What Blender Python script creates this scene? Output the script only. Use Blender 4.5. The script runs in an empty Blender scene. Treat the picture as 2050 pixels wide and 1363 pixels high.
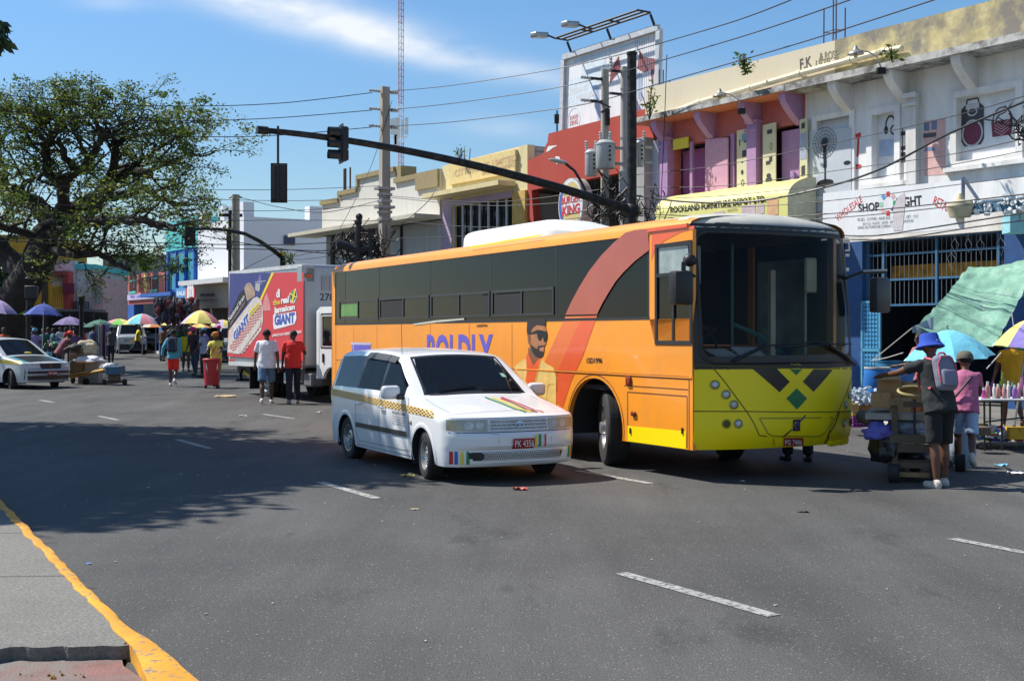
# street scene: ground, buildings, poles and wires, trees, vehicles, people, stalls (helpers first)
import bpy,bmesh,math,random
import numpy as np
from mathutils import Vector,Matrix,Euler,noise
from mathutils.geometry import tessellate_polygon
R=math.radians
PI=math.pi
SC=bpy.context.scene
COL=SC.collection
RND=random.Random(7)
FP,EYE,CX,HY=2500.0,1.77,1025.0,668.0
def gz(Y):
 return 0.0118*max(0.0,Y-27.0)
def at(px,py,Y):
 return Vector(((px-CX)/FP*Y,Y,EYE+(HY-py)/FP*Y))
def gnd(px,py,dz=0.0):
 k=(py-HY)/FP
 Y=(EYE-dz)/k
 if Y>27:Y=(EYE-dz+0.0118*27)/(k+0.0118)
 return Vector(((px-CX)/FP*Y,Y,gz(Y)+dz))
TH=R(28.46)
DV=Vector((-math.sin(TH),math.cos(TH),0));RV=Vector((math.cos(TH),math.sin(TH),0))
def lane(o,t,z=0.0):
 p=RV*o+DV*t
 return Vector((p.x,p.y,gz(p.y)+z))
def tag(o,label=None,cat=None,group=None,kind=None):
 if label:o['label']=label
 if cat:o['category']=cat
 if group:o['group']=group
 if kind:o['kind']=kind
 return o
def thing(name,label,cat,loc=(0,0,0),rz=0.0,group=None):
 o=bpy.data.objects.new(name,None);COL.objects.link(o)
 o.empty_display_size=0.2
 o.location=loc;o.rotation_euler=(0,0,rz)
 return tag(o,label,cat,group)
def copy_tree(o,parent=None):
 c=o.copy();COL.objects.link(c);c.parent=parent
 for ch in list(o.children):copy_tree(ch,c)
 return c
MATS={}
def mat(name,col,rough=0.7,metal=0.0,var=0.12,scale=6.0,bump=0.0,bscale=40.0,spec=0.5,dirt=0.0,dcol=(0.09,0.08,0.07),coat=0.0,dscale=2.0,streak=False,dr=(.48,.72)):
 if name in MATS:return MATS[name]
 m=bpy.data.materials.new(name);m.use_nodes=True
 nt=m.node_tree;N=nt.nodes;L=nt.links
 b=N['Principled BSDF']
 b.inputs['Roughness'].default_value=rough;b.inputs['Metallic'].default_value=metal
 b.inputs['Specular IOR Level'].default_value=spec
 if coat:b.inputs['Coat Weight'].default_value=coat;b.inputs['Coat Roughness'].default_value=0.05
 tc=N.new('ShaderNodeTexCoord');src=tc.outputs['Object']
 mp=N.new('ShaderNodeMapping');L.new(src,mp.inputs['Vector'])
 if streak:mp.inputs['Scale'].default_value=(1,1,0.16)
 n=N.new('ShaderNodeTexNoise');n.inputs['Scale'].default_value=scale;n.inputs['Detail'].default_value=5
 L.new(mp.outputs[0],n.inputs['Vector'])
 r=N.new('ShaderNodeMapRange');L.new(n.outputs['Fac'],r.inputs['Value'])
 r.inputs['From Min'].default_value=0.3;r.inputs['From Max'].default_value=0.7
 r.inputs['To Min'].default_value=1-var;r.inputs['To Max'].default_value=1+var
 mul=N.new('ShaderNodeVectorMath');mul.operation='SCALE'
 mul.inputs[0].default_value=col[:3];L.new(r.outputs[0],mul.inputs['Scale'])
 out=mul.outputs[0]
 if dirt>0:
  n2=N.new('ShaderNodeTexNoise');n2.inputs['Scale'].default_value=dscale;n2.inputs['Detail'].default_value=8;n2.inputs['Roughness'].default_value=0.65
  L.new(mp.outputs[0],n2.inputs['Vector'])
  r2=N.new('ShaderNodeMapRange');L.new(n2.outputs['Fac'],r2.inputs['Value'])
  r2.inputs['From Min'].default_value=dr[0];r2.inputs['From Max'].default_value=dr[1];r2.inputs['To Max'].default_value=dirt
  mx=N.new('ShaderNodeMix');mx.data_type='RGBA';L.new(r2.outputs[0],mx.inputs[0])
  L.new(out,mx.inputs[6]);mx.inputs[7].default_value=(*dcol,1);out=mx.outputs[2]
 L.new(out,b.inputs['Base Color'])
 if bump>0:
  n3=N.new('ShaderNodeTexNoise');n3.inputs['Scale'].default_value=bscale;n3.inputs['Detail'].default_value=4
  L.new(src,n3.inputs['Vector'])
  bp=N.new('ShaderNodeBump');bp.inputs['Strength'].default_value=bump;bp.inputs['Distance'].default_value=0.02
  L.new(n3.outputs['Fac'],bp.inputs['Height']);L.new(bp.outputs[0],b.inputs['Normal'])
 MATS[name]=m
 return m
def paint(name,col,rough=0.3,coat=0.6,dirt=0.12,var=0.03):
 return mat(name,col,rough=rough,coat=coat,dirt=dirt,var=var,scale=1.5,dcol=(0.22,0.19,0.15),dscale=3.0)
def glass(name,tint=(0.02,0.025,0.03),see=0.4,rough=0.03):
 if name in MATS:return MATS[name]
 m=bpy.data.materials.new(name);m.use_nodes=True
 nt=m.node_tree;N=nt.nodes;L=nt.links
 b=N['Principled BSDF'];out=N['Material Output']
 b.inputs['Base Color'].default_value=(*tint,1);b.inputs['Roughness'].default_value=rough
 b.inputs['Specular IOR Level'].default_value=0.42
 tc=N.new('ShaderNodeTexCoord')
 n=N.new('ShaderNodeTexNoise');n.inputs['Scale'].default_value=0.9;L.new(tc.outputs['Object'],n.inputs['Vector'])
 bp=N.new('ShaderNodeBump');bp.inputs['Strength'].default_value=0.06;bp.inputs['Distance'].default_value=0.05
 L.new(n.outputs['Fac'],bp.inputs['Height']);L.new(bp.outputs[0],b.inputs['Normal'])
 if see>0:
  t=N.new('ShaderNodeBsdfTransparent');t.inputs[0].default_value=(0.75,0.8,0.8,1)
  ms=N.new('ShaderNodeMixShader')
  lw=N.new('ShaderNodeFresnel');lw.inputs['IOR'].default_value=1.5
  r=N.new('ShaderNodeMapRange');L.new(lw.outputs[0],r.inputs['Value'])
  r.inputs['From Min'].default_value=0.0;r.inputs['From Max'].default_value=0.6
  r.inputs['To Min'].default_value=1-see;r.inputs['To Max'].default_value=1.0
  L.new(r.outputs[0],ms.inputs[0]);L.new(t.outputs[0],ms.inputs[1]);L.new(b.outputs[0],ms.inputs[2])
  L.new(ms.outputs[0],out.inputs['Surface'])
 MATS[name]=m
 return m
class MB:
 def __init__(s):
  s.v=[];s.f=[];s.mi=[];s.M=Matrix.Identity(4);s.m=0
 def add(s,vs,fs):
  b=len(s.v);M=s.M
  s.v+=[M@Vector(p)for p in vs]
  s.f+=[tuple(b+i for i in f)for f in fs];s.mi+=[s.m]*len(fs)
  return s
 def box(s,x0,x1,y0,y1,z0,z1):
  vs=[(x0,y0,z0),(x1,y0,z0),(x1,y1,z0),(x0,y1,z0),(x0,y0,z1),(x1,y0,z1),(x1,y1,z1),(x0,y1,z1)]
  return s.add(vs,[(0,3,2,1),(4,5,6,7),(0,1,5,4),(1,2,6,5),(2,3,7,6),(3,0,4,7)])
 def cbox(s,c,d,rot=None):
  M0=s.M;s.M=M0@Matrix.Translation(Vector(c))@(rot.to_matrix().to_4x4()if rot else Matrix.Identity(4))
  s.box(-d[0]/2,d[0]/2,-d[1]/2,d[1]/2,-d[2]/2,d[2]/2);s.M=M0;return s
 def bevbox(s,x0,x1,y0,y1,z0,z1,r=0.03,n=3):
  bm=bmesh.new();bmesh.ops.create_cube(bm,size=1)
  for v in bm.verts:v.co=Vector(((x0+x1)/2+v.co.x*(x1-x0),(y0+y1)/2+v.co.y*(y1-y0),(z0+z1)/2+v.co.z*(z1-z0)))
  bmesh.ops.bevel(bm,geom=bm.edges[:],offset=r,segments=n,affect='EDGES',profile=0.5)
  bm.verts.index_update()
  s.add([v.co for v in bm.verts],[[v.index for v in f.verts]for f in bm.faces]);bm.free();return s
 def tube(s,pts,r,n=8,cap=True,r2=None):
  pts=[Vector(p)for p in pts];k=len(pts)
  rs=r if isinstance(r,(list,tuple))else [r+((r2-r)*i/(k-1)if r2 is not None else 0)for i in range(k)]
  vs=[];T0=None ;up=None
  for i in range(k):
   T=(pts[min(i+1,k-1)]-pts[max(i-1,0)])
   if T.length<1e-9:T=Vector((0,0,1))
   T.normalize()
   if up is None:
    up=Vector((0,0,1))if abs(T.z)<0.9 else Vector((1,0,0))
   a=T.cross(up)
   if a.length<1e-4:a=T.cross(Vector((0.3,1,0.2)))
   a.normalize();b=a.cross(T).normalized();up=b
   for j in range(n):
    th=2*PI*j/n
    vs.append(pts[i]+(a*math.cos(th)+b*math.sin(th))*rs[i])
  fs=[(i*n+j,i*n+(j+1)%n,(i+1)*n+(j+1)%n,(i+1)*n+j)for i in range(k-1)for j in range(n)]
  if cap:fs+=[tuple(range(n))[::-1],tuple((k-1)*n+j for j in range(n))]
  return s.add(vs,fs)
 def cyl(s,p0,p1,r,n=16,r2=None):return s.tube([p0,p1],r,n,True,r2 if r2 is not None else r)
 def lathe(s,prof,n=24,c=(0,0,0),axis='z',capped=True):
  vs=[]
  for (r,h)in prof:
   for j in range(n):
    th=2*PI*j/n;a,b=r*math.cos(th),r*math.sin(th)
    p=(a,b,h)if axis=='z' else ((h,a,b)if axis=='x' else (a,h,b))
    vs.append((p[0]+c[0],p[1]+c[1],p[2]+c[2]))
  k=len(prof)
  fs=[(i*n+j,i*n+(j+1)%n,(i+1)*n+(j+1)%n,(i+1)*n+j)for i in range(k-1)for j in range(n)]
  if capped and prof[0][0]>1e-4:fs.append(tuple(range(n))[::-1])
  if capped and prof[-1][0]>1e-4:fs.append(tuple((k-1)*n+j for j in range(n)))
  return s.add(vs,fs)
 def poly(s,outer,holes=(),F=lambda u,v,d:(u,d,v),d0=0.0,d1=None):
  """flat panel with holes in a (u, v) plane, extruded from d0 to d1; F maps (u, v, d) to local xyz"""
  loops=[list(outer)]+[list(h)for h in holes]
  flat=[p for l in loops for p in l]
  tri=tessellate_polygon([[Vector((p[0],p[1],0))for p in l]for l in loops])
  n=len(flat)
  if d1 is None:
   return s.add([F(p[0],p[1],d0)for p in flat],[tuple(t)for t in tri])
  vs=[F(p[0],p[1],d0)for p in flat]+[F(p[0],p[1],d1)for p in flat]
  fs=[tuple(t)for t in tri]+[tuple(i+n for i in t)[::-1]for t in tri]
  b=0
  for l in loops:
   k=len(l)
   for i in range(k):fs.append((b+i,b+(i+1)%k,n+b+(i+1)%k,n+b+i))
   b+=k
  return s.add(vs,fs)
 def grid(s,nu,nv,fn,wrapu=False):
  vs=[fn(i,j)for i in range(nu)for j in range(nv)]
  fs=[(i*nv+j,((i+1)%nu)*nv+j,((i+1)%nu)*nv+j+1,i*nv+j+1)for i in range(nu if wrapu else nu-1)for j in range(nv-1)]
  return s.add(vs,fs)
 def sphere(s,c,r,nu=16,nv=10):
  r=r if isinstance(r,(tuple,list))else (r,r,r)
  def fn(i,j):
   a=2*PI*i/nu;b=PI*j/(nv-1)
   return (c[0]+r[0]*math.sin(b)*math.cos(a),c[1]+r[1]*math.sin(b)*math.sin(a),c[2]+r[2]*math.cos(b))
  return s.grid(nu,nv,fn,True)
 def build(s,name,mats,parent=None,smooth=None,recalc=True,tagargs=None,autos=35):
  me=bpy.data.meshes.new(name)
  me.from_pydata([tuple(p)for p in s.v],[],s.f)
  mats=mats if isinstance(mats,(list,tuple))else [mats]
  for m in mats:me.materials.append(m)
  if len(mats)>1:me.polygons.foreach_set('material_index',s.mi)
  if recalc:
   bm=bmesh.new();bm.from_mesh(me);bmesh.ops.remove_doubles(bm,verts=bm.verts,dist=1e-5)
   bmesh.ops.recalc_face_normals(bm,faces=bm.faces);bm.to_mesh(me);bm.free()
  if smooth or smooth is None:
   me.polygons.foreach_set('use_smooth',[True]*len(me.polygons))
   if smooth is None:me.set_sharp_from_angle(angle=R(autos))
  me.update()
  o=bpy.data.objects.new(name,me);COL.objects.link(o)
  if parent:o.parent=parent
  if tagargs:tag(o,*tagargs)
  return o
def solo(name,label,cat,mb,mats,group=None,**k):
 o=mb.build(name,mats,**k);return tag(o,label,cat,group)
def struct(name,mb,mats,**k):
 o=mb.build(name,mats,**k);o['kind']='structure';return o
TXT={}
def text_mesh(txt,bold=0.0,shear=0.0,sp=1.0):
 key=(txt,bold,shear,sp)
 if key in TXT:return TXT[key]
 c=bpy.data.curves.new('t','FONT');c.body=txt;c.offset=bold;c.shear=shear;c.resolution_u=3;c.space_character=sp
 o=bpy.data.objects.new('t',c);COL.objects.link(o)
 dg=bpy.context.evaluated_depsgraph_get();dg.update()
 me=bpy.data.meshes.new_from_object(o.evaluated_get(dg))
 vs=[(v.co.x,v.co.y)for v in me.vertices];fs=[tuple(p.vertices)for p in me.polygons]
 bpy.data.objects.remove(o);bpy.data.curves.remove(c);bpy.data.meshes.remove(me)
 TXT[key]=(vs,fs);return vs,fs
def put_text(mb,txt,corners,F,d,bold=0.01,shear=0.0,sp=1.0):
 """fit the text into the quad corners (bl, br, tr, tl) given in (u, v)"""
 vs,fs=text_mesh(txt,bold,shear,sp)
 x0=min(v[0]for v in vs);x1=max(v[0]for v in vs);y0=min(v[1]for v in vs);y1=max(v[1]for v in vs)
 bl,br,tr,tl=corners
 out=[]
 for (x,y)in vs:
  a=(x-x0)/(x1-x0);b=(y-y0)/(y1-y0)
  u=(1-a)*(1-b)*bl[0]+a*(1-b)*br[0]+a*b*tr[0]+(1-a)*b*tl[0]
  v=(1-a)*(1-b)*bl[1]+a*(1-b)*br[1]+a*b*tr[1]+(1-a)*b*tl[1]
  out.append(F(u,v,d))
 mb.add(out,fs);return mb
class Face:
 def __init__(s,X,Y,ang):
  s.o=Vector((X,Y,0));s.u=Vector((math.cos(ang),math.sin(ang),0));s.n=Vector((math.sin(ang),-math.cos(ang),0))
 def uv(s,px,py):
  q=(px-CX)/FP
  t=(q*s.o.y-s.o.x)/(s.u.x-q*s.u.y)
  P=s.o+s.u*t
  return (t,EYE+(HY-py)/FP*P.y)
 def F(s,u,v,d=0.0):
  p=s.o+s.u*u+s.n*d
  return (p.x,p.y,v)
 def off(s,d):
  f=Face(0,0,0);f.o=s.o+s.n*d;f.u=s.u;f.n=s.n;return f
 def quad(s,mb,pts,d0,d1=None):return mb.poly([s.uv(*p)for p in pts],(),s.F,d0,d1)
 def bx(s,mb,u0,u1,v0,v1,d0,d1):return mb.poly([(u0,v0),(u1,v0),(u1,v1),(u0,v1)],(),s.F,d0,d1)
cam_d=bpy.data.cameras.new('camera');cam=bpy.data.objects.new('camera',cam_d);COL.objects.link(cam)
cam.location=(0,0,EYE);cam.rotation_euler=(R(90),0,0)
cam_d.sensor_width=36;cam_d.lens=36*FP/2050;cam_d.shift_y=-13.5/2050
cam_d.clip_start=0.1;cam_d.clip_end=4000
SC.camera=cam
SUN_EL,SUN_AZ=53.0,-69.0
sd=bpy.data.lights.new('sun','SUN');sun=bpy.data.objects.new('sun',sd);COL.objects.link(sun)
sd.energy=5.0;sd.angle=R(0.5);sd.color=(1.0,0.955,0.88)
to_sun=Vector((math.sin(R(SUN_AZ))*math.cos(R(SUN_EL)),math.cos(R(SUN_AZ))*math.cos(R(SUN_EL)),math.sin(R(SUN_EL))))
sun.rotation_euler=to_sun.to_track_quat('Z','Y').to_euler()
W=bpy.data.worlds.new('World');SC.world=W;W.use_nodes=True
def make_world():
 nt=W.node_tree;N=nt.nodes;L=nt.links
 bg=N['Background'];bg.inputs['Strength'].default_value=0.098
 sky=N.new('ShaderNodeTexSky');sky.sky_type='NISHITA';sky.sun_disc=False
 sky.sun_elevation=R(SUN_EL);sky.sun_rotation=R(SUN_AZ)%(2*PI)
 sky.air_density=1.0;sky.dust_density=0.05;sky.ozone_density=2.2;sky.altitude=0
 tc=N.new('ShaderNodeTexCoord');sp=N.new('ShaderNodeSeparateXYZ');L.new(tc.outputs['Generated'],sp.inputs[0])
 def math_(op,a,b=None,clamp=False):
  m=N.new('ShaderNodeMath');m.operation=op;m.use_clamp=clamp
  for i,x in enumerate((a,b)):
   if x is None:continue
   if isinstance(x,(int,float)):m.inputs[i].default_value=x
   else:L.new(x,m.inputs[i])
  return m.outputs[0]
 nz=N.new('ShaderNodeTexNoise');nz.inputs['Scale'].default_value=13.0;nz.inputs['Detail'].default_value=7;nz.inputs['Roughness'].default_value=0.55
 mp=N.new('ShaderNodeMapping');mp.inputs['Scale'].default_value=(1,1,2.6);mp.inputs['Rotation'].default_value=(0,R(14),0)
 L.new(tc.outputs['Generated'],mp.inputs[0]);L.new(mp.outputs[0],nz.inputs['Vector'])
 y=math_('MAXIMUM',sp.outputs['Y'],0.05)
 u=math_('DIVIDE',sp.outputs['X'],y);v=math_('DIVIDE',sp.outputs['Z'],y)
 masks=[]
 for (px,py,a,b,ang,s)in ((560,5,0.050,0.015,-14,1.0),(735,62,0.075,0.014,-13,1.05),(930,122,0.090,0.009,-12,0.9),(470,-30,0.05,0.02,-10,0.8),(1000,252,0.035,0.008,-5,0.35),(230,6,0.035,0.006,0,0.35),(1440,180,0.10,0.02,-8,0.2)):
  u0=(px-CX)/FP;v0=(HY-py)/FP;ca,sa=math.cos(R(ang)),math.sin(R(ang))
  du=math_('SUBTRACT',u,u0);dv=math_('SUBTRACT',v,v0)
  p=math_('DIVIDE',math_('ADD',math_('MULTIPLY',du,ca),math_('MULTIPLY',dv,sa)),a)
  q=math_('DIVIDE',math_('SUBTRACT',math_('MULTIPLY',dv,ca),math_('MULTIPLY',du,sa)),b)
  r2=math_('ADD',math_('MULTIPLY',p,p),math_('MULTIPLY',q,q))
  masks.append(math_('MULTIPLY',math_('POWER',2.718,math_('MULTIPLY',r2,-0.9)),s))
 tot=masks[0]
 for m in masks[1:]:tot=math_('ADD',tot,m)
 front=math_('GREATER_THAN',sp.outputs['Y'],0.06)
 tot=math_('MULTIPLY',tot,front)
 back=math_('MULTIPLY',math_('LESS_THAN',sp.outputs['Y'],-0.05),math_('MULTIPLY',math_('GREATER_THAN',sp.outputs['Z'],0.1),0.75))
 nz2=N.new('ShaderNodeTexNoise');nz2.inputs['Scale'].default_value=2.2;nz2.inputs['Detail'].default_value=7;L.new(tc.outputs['Generated'],nz2.inputs['Vector'])
 rb=N.new('ShaderNodeMapRange');L.new(nz2.outputs['Fac'],rb.inputs['Value']);rb.inputs['From Min'].default_value=0.50;rb.inputs['From Max'].default_value=0.7
 tot=math_('ADD',tot,math_('MULTIPLY',back,rb.outputs[0]))
 nn=math_('MULTIPLY',math_('SUBTRACT',nz.outputs['Fac'],0.5),2.6)
 fac=math_('MULTIPLY',math_('MULTIPLY',tot,math_('ADD',nn,0.95)),0.66,True)
 mx=N.new('ShaderNodeMix');mx.data_type='RGBA';mx.clamp_factor=True
 hs=N.new('ShaderNodeHueSaturation');hs.inputs['Saturation'].default_value=1.22;hs.inputs['Value'].default_value=1.0
 L.new(sky.outputs[0],hs.inputs['Color'])
 gr=N.new('ShaderNodeMapRange');L.new(sp.outputs['Z'],gr.inputs['Value']);gr.inputs['From Min'].default_value=0.0;gr.inputs['From Max'].default_value=0.24;gr.inputs['To Min'].default_value=0.66;gr.inputs['To Max'].default_value=1.02;L.new(gr.outputs[0],hs.inputs['Value'])
 L.new(fac,mx.inputs[0]);L.new(hs.outputs[0],mx.inputs[6]);mx.inputs[7].default_value=(6.4,6.8,7.3,1)
 L.new(mx.outputs[2],bg.inputs['Color'])
make_world()
SC.view_settings.view_transform='Standard';SC.view_settings.look='None'
SC.view_settings.exposure=0.53;SC.view_settings.gamma=1.0
SC.render.engine='CYCLES'
SC.cycles.max_bounces=5;SC.cycles.diffuse_bounces=2;SC.cycles.glossy_bounces=3;SC.cycles.transparent_max_bounces=12
SC.cycles.use_denoising=True
def asphalt():
 m=bpy.data.materials.new('asphalt');m.use_nodes=True
 nt=m.node_tree;N=nt.nodes;L=nt.links;b=N['Principled BSDF']
 tc=N.new('ShaderNodeTexCoord');P=tc.outputs['Object']
 def nz(scale,detail=3,rough=0.5,stretch=None):
  n=N.new('ShaderNodeTexNoise');n.inputs['Scale'].default_value=scale;n.inputs['Detail'].default_value=detail;n.inputs['Roughness'].default_value=rough
  if stretch:
   mp=N.new('ShaderNodeMapping');mp.inputs['Rotation'].default_value=(0,0,-TH);mp.inputs['Scale'].default_value=stretch
   L.new(P,mp.inputs[0]);L.new(mp.outputs[0],n.inputs['Vector'])
  else:L.new(P,n.inputs['Vector'])
  return n.outputs['Fac']
 def mr(x,a,c,lo,hi):
  r=N.new('ShaderNodeMapRange');L.new(x,r.inputs['Value']);r.inputs['From Min'].default_value=a;r.inputs['From Max'].default_value=c
  r.inputs['To Min'].default_value=lo;r.inputs['To Max'].default_value=hi;return r.outputs[0]
 def mul(a,c):
  q=N.new('ShaderNodeMath');q.operation='MULTIPLY';L.new(a,q.inputs[0]);L.new(c,q.inputs[1]);return q.outputs[0]
 f=mul(mr(nz(0.22,6,0.6),0.3,0.7,0.74,1.2),mr(nz(1.1,5,0.6,(1.0,0.12,1)),0.3,0.7,0.82,1.18))
 f=mul(f,mr(nz(105,3,0.7),0.32,0.68,0.42,1.6))
 f=mul(f,mr(nz(34,3,0.6),0.3,0.7,0.86,1.14))
 vo=N.new('ShaderNodeTexVoronoi');vo.inputs['Scale'].default_value=42;L.new(P,vo.inputs['Vector'])
 sepc=N.new('ShaderNodeSeparateColor');L.new(vo.outputs['Color'],sepc.inputs[0])
 chip=mul(mr(vo.outputs['Distance'],0.16,0.30,1,0),mr(sepc.outputs[0],0.74,0.80,0,1))
 oil=mr(nz(0.9,7,0.7,(1.0,0.35,1)),0.565,0.68,0.0,0.75)
 vs=N.new('ShaderNodeVectorMath');vs.operation='SCALE';vs.inputs[0].default_value=(0.086,0.0845,0.081);L.new(f,vs.inputs['Scale'])
 mx=N.new('ShaderNodeMix');mx.data_type='RGBA';L.new(oil,mx.inputs[0]);L.new(vs.outputs[0],mx.inputs[6]);mx.inputs[7].default_value=(0.045,0.045,0.044,1)
 m2=N.new('ShaderNodeMix');m2.data_type='RGBA';L.new(mul(chip,mr(nz(8),0.3,0.6,0.25,0.8)),m2.inputs[0]);L.new(mx.outputs[2],m2.inputs[6]);m2.inputs[7].default_value=(0.30,0.295,0.28,1)
 v2=N.new('ShaderNodeTexVoronoi');v2.feature='DISTANCE_TO_EDGE';v2.inputs['Scale'].default_value=0.23
 wv=N.new('ShaderNodeTexNoise');wv.inputs['Scale'].default_value=0.8;wv.inputs['Detail'].default_value=6;L.new(P,wv.inputs['Vector'])
 ad=N.new('ShaderNodeVectorMath');ad.operation='MULTIPLY_ADD';L.new(wv.outputs['Color'],ad.inputs[0]);ad.inputs[1].default_value=(2.4,2.4,0);L.new(P,ad.inputs[2]);L.new(ad.outputs[0],v2.inputs['Vector'])
 cr=mul(mr(v2.outputs['Distance'],0.0,0.004,0.6,0),mr(nz(0.15),0.54,0.62,0,1))
 m3=N.new('ShaderNodeMix');m3.data_type='RGBA';L.new(cr,m3.inputs[0]);L.new(m2.outputs[2],m3.inputs[6]);m3.inputs[7].default_value=(0.03,0.03,0.03,1)
 L.new(m3.outputs[2],b.inputs['Base Color']);b.inputs['Roughness'].default_value=0.72;b.inputs['Specular IOR Level'].default_value=0.12
 bp=N.new('ShaderNodeBump');bp.inputs['Strength'].default_value=0.55;bp.inputs['Distance'].default_value=0.008
 n4=N.new('ShaderNodeTexNoise');n4.inputs['Scale'].default_value=75;n4.inputs['Detail'].default_value=2;L.new(P,n4.inputs['Vector'])
 L.new(n4.outputs['Fac'],bp.inputs['Height']);L.new(bp.outputs[0],b.inputs['Normal'])
 return m
M_ASPH=asphalt()
M_CONC=mat('concrete',(0.165,0.16,0.142),rough=0.9,var=0.28,scale=38,bump=0.6,bscale=60,dirt=0.7,dcol=(0.10,0.097,0.09),dscale=1.1)
M_CONC2=mat('old_concrete',(0.30,0.29,0.26),rough=0.9,var=0.15,scale=2.2,bump=0.3,bscale=25,dirt=0.6,dcol=(0.12,0.11,0.10),dscale=1.6,streak=True)
M_GROUND=mat('packed_earth',(0.20,0.18,0.15),rough=0.95,var=0.2,scale=0.3)
mb=MB()
mb.add([(-1500,-300,-0.06),(1500,-300,-0.06),(1500,27,-0.06),(-1500,27,-0.06),(1500,1500,gz(1500)-0.06),(-1500,1500,gz(1500)-0.06)],[(0,1,2,3),(3,2,4,5)])
struct('ground',mb,M_GROUND)
mb=MB()
mb.add([(-120,-12,0),(120,-12,0),(120,27,0),(-120,27,0),(120,220,gz(220)),(-120,220,gz(220))],[(0,1,2,3),(3,2,4,5)])
struct('road',mb,M_ASPH)
def worn_paint(name,col,under,thr=0.5):
 m=bpy.data.materials.new(name);m.use_nodes=True
 nt=m.node_tree;N=nt.nodes;L=nt.links;b=N['Principled BSDF']
 tc=N.new('ShaderNodeTexCoord')
 n=N.new('ShaderNodeTexNoise');n.inputs['Scale'].default_value=16;n.inputs['Detail'].default_value=9;n.inputs['Roughness'].default_value=0.7;L.new(tc.outputs['Object'],n.inputs['Vector'])
 r=N.new('ShaderNodeMapRange');L.new(n.outputs['Fac'],r.inputs['Value']);r.inputs['From Min'].default_value=thr;r.inputs['From Max'].default_value=thr+0.08
 n2=N.new('ShaderNodeTexNoise');n2.inputs['Scale'].default_value=3;n2.inputs['Detail'].default_value=5;L.new(tc.outputs['Object'],n2.inputs['Vector'])
 r2=N.new('ShaderNodeMapRange');L.new(n2.outputs['Fac'],r2.inputs['Value']);r2.inputs['From Min'].default_value=0.3;r2.inputs['From Max'].default_value=0.7;r2.inputs['To Min'].default_value=0.75;r2.inputs['To Max'].default_value=1.1
 v=N.new('ShaderNodeVectorMath');v.operation='SCALE';v.inputs[0].default_value=col;L.new(r2.outputs[0],v.inputs['Scale'])
 mx=N.new('ShaderNodeMix');mx.data_type='RGBA';L.new(r.outputs[0],mx.inputs[0]);L.new(v.outputs[0],mx.inputs[6]);mx.inputs[7].default_value=(*under,1)
 L.new(mx.outputs[2],b.inputs['Base Color']);b.inputs['Roughness'].default_value=0.75
 bp=N.new('ShaderNodeBump');bp.inputs['Strength'].default_value=0.5;bp.inputs['Distance'].default_value=0.01
 L.new(n.outputs['Fac'],bp.inputs['Height']);L.new(bp.outputs[0],b.inputs['Normal'])
 return m
M_DASH=worn_paint('worn_white_paint',(0.34,0.335,0.315),(0.10,0.10,0.095),0.50)
M_YEL=worn_paint('worn_yellow_paint',(0.74,0.34,0.02),(0.20,0.18,0.14),0.545)
for (a,c)in (((1243,1147),(1550,1233)),((640,965),(755,998)),((355,880),(420,898)),((198,833),(236,841)),((1155,942),(1302,968)),((1905,1078),(2085,1113)),((527,829),(588,838)),((80,801),(108,806))):
 A=gnd(*a);B=gnd(*c);d=(A-B).normalized();w=0.058;s=Vector((d.y,-d.x,0))*w
 mb=MB();n=12;vs=[]
 for i in range(n+1):
  p=B.lerp(A,i/n);j1=RND.uniform(-.006,.006);j2=RND.uniform(-.006,.006)
  for q in (p-s*(1+j1*15),p+s*(1+j2*15)):vs.append((q.x,q.y,gz(q.y)+0.005))
 mb.add(vs,[(2*i,2*i+1,2*i+3,2*i+2)for i in range(n)])
 struct('lane_marking',mb,M_DASH,smooth=False)
def left_edge(t):return 1.50-0.05*math.sin(t*0.9)
def lp(o,t,z):p=RV*o+DV*t;return (p.x,p.y,z)
T0=6.85
mb=MB();rr=random.Random(3)
edge=[]
for i in range(130):
 f=i/129;X=-6.5+f*(6.5-2.05)
 Yb=6.52+0.26*f**2+noise.noise((f*26,1,1))*.07+noise.noise((f*90,4,1))*.035+rr.uniform(-.008,.008)+(0.07 if .66<f<.74 else 0)
 edge.append((X,Yb))
back=[lp(1.42,t,0)for t in (7.05,9,12,18,30,60)]
edge.append((-2.12,6.80));outer=[(x,y)for x,y in edge]+[(p[0],p[1])for p in back]+[(-60,50),(-60,6.6)]
mb.poly(outer,(),lambda u,v,d:(u,v,d),0.082,0.0)
struct('pavement',mb,M_CONC,smooth=False)
for (a_,b_)in (((-9,8.35),(-2.95,8.72)),((-9,10.3),(-3.9,10.6)),((-9,12.6),(-5.2,12.9))):
 mb=MB();n=30;vs=[]
 for i in range(n+1):
  x=a_[0]+(b_[0]-a_[0])*i/n;y=a_[1]+(b_[1]-a_[1])*i/n+noise.noise((x*2,y if 0 else 0,3))*.02
  vs+=[(x,y-.006,.086),(x,y+.006,.086)]
 mb.add(vs,[(2*i,2*i+1,2*i+3,2*i+2)for i in range(n)]);struct('pavement_joint',mb,mat('joint_dirt',(0.05,0.048,0.042)),smooth=False)
def pinkslab():
 m=mat('faded_red_concrete',(0.20,0.10,0.085),rough=0.9,var=0.2,scale=5,bump=0.5,bscale=60,dirt=1.0,dcol=(0.17,0.155,0.14),dscale=2.2,dr=(.40,.58));return m
mb=MB()
mb.poly([(x,y-0.02)for x,y in edge]+[(-2.06,6.62),lp(1.40,6.3,0)[:2],lp(1.45,5.6,0)[:2],lp(1.45,1,0)[:2],lp(1.45,-6,0)[:2],(-30,-6),(-30,6.4)],(),lambda u,v,d:(u,v,d),0.012,0.0)
struct('pavement_ramp',mb,pinkslab(),smooth=False)
mb=MB()
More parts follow.
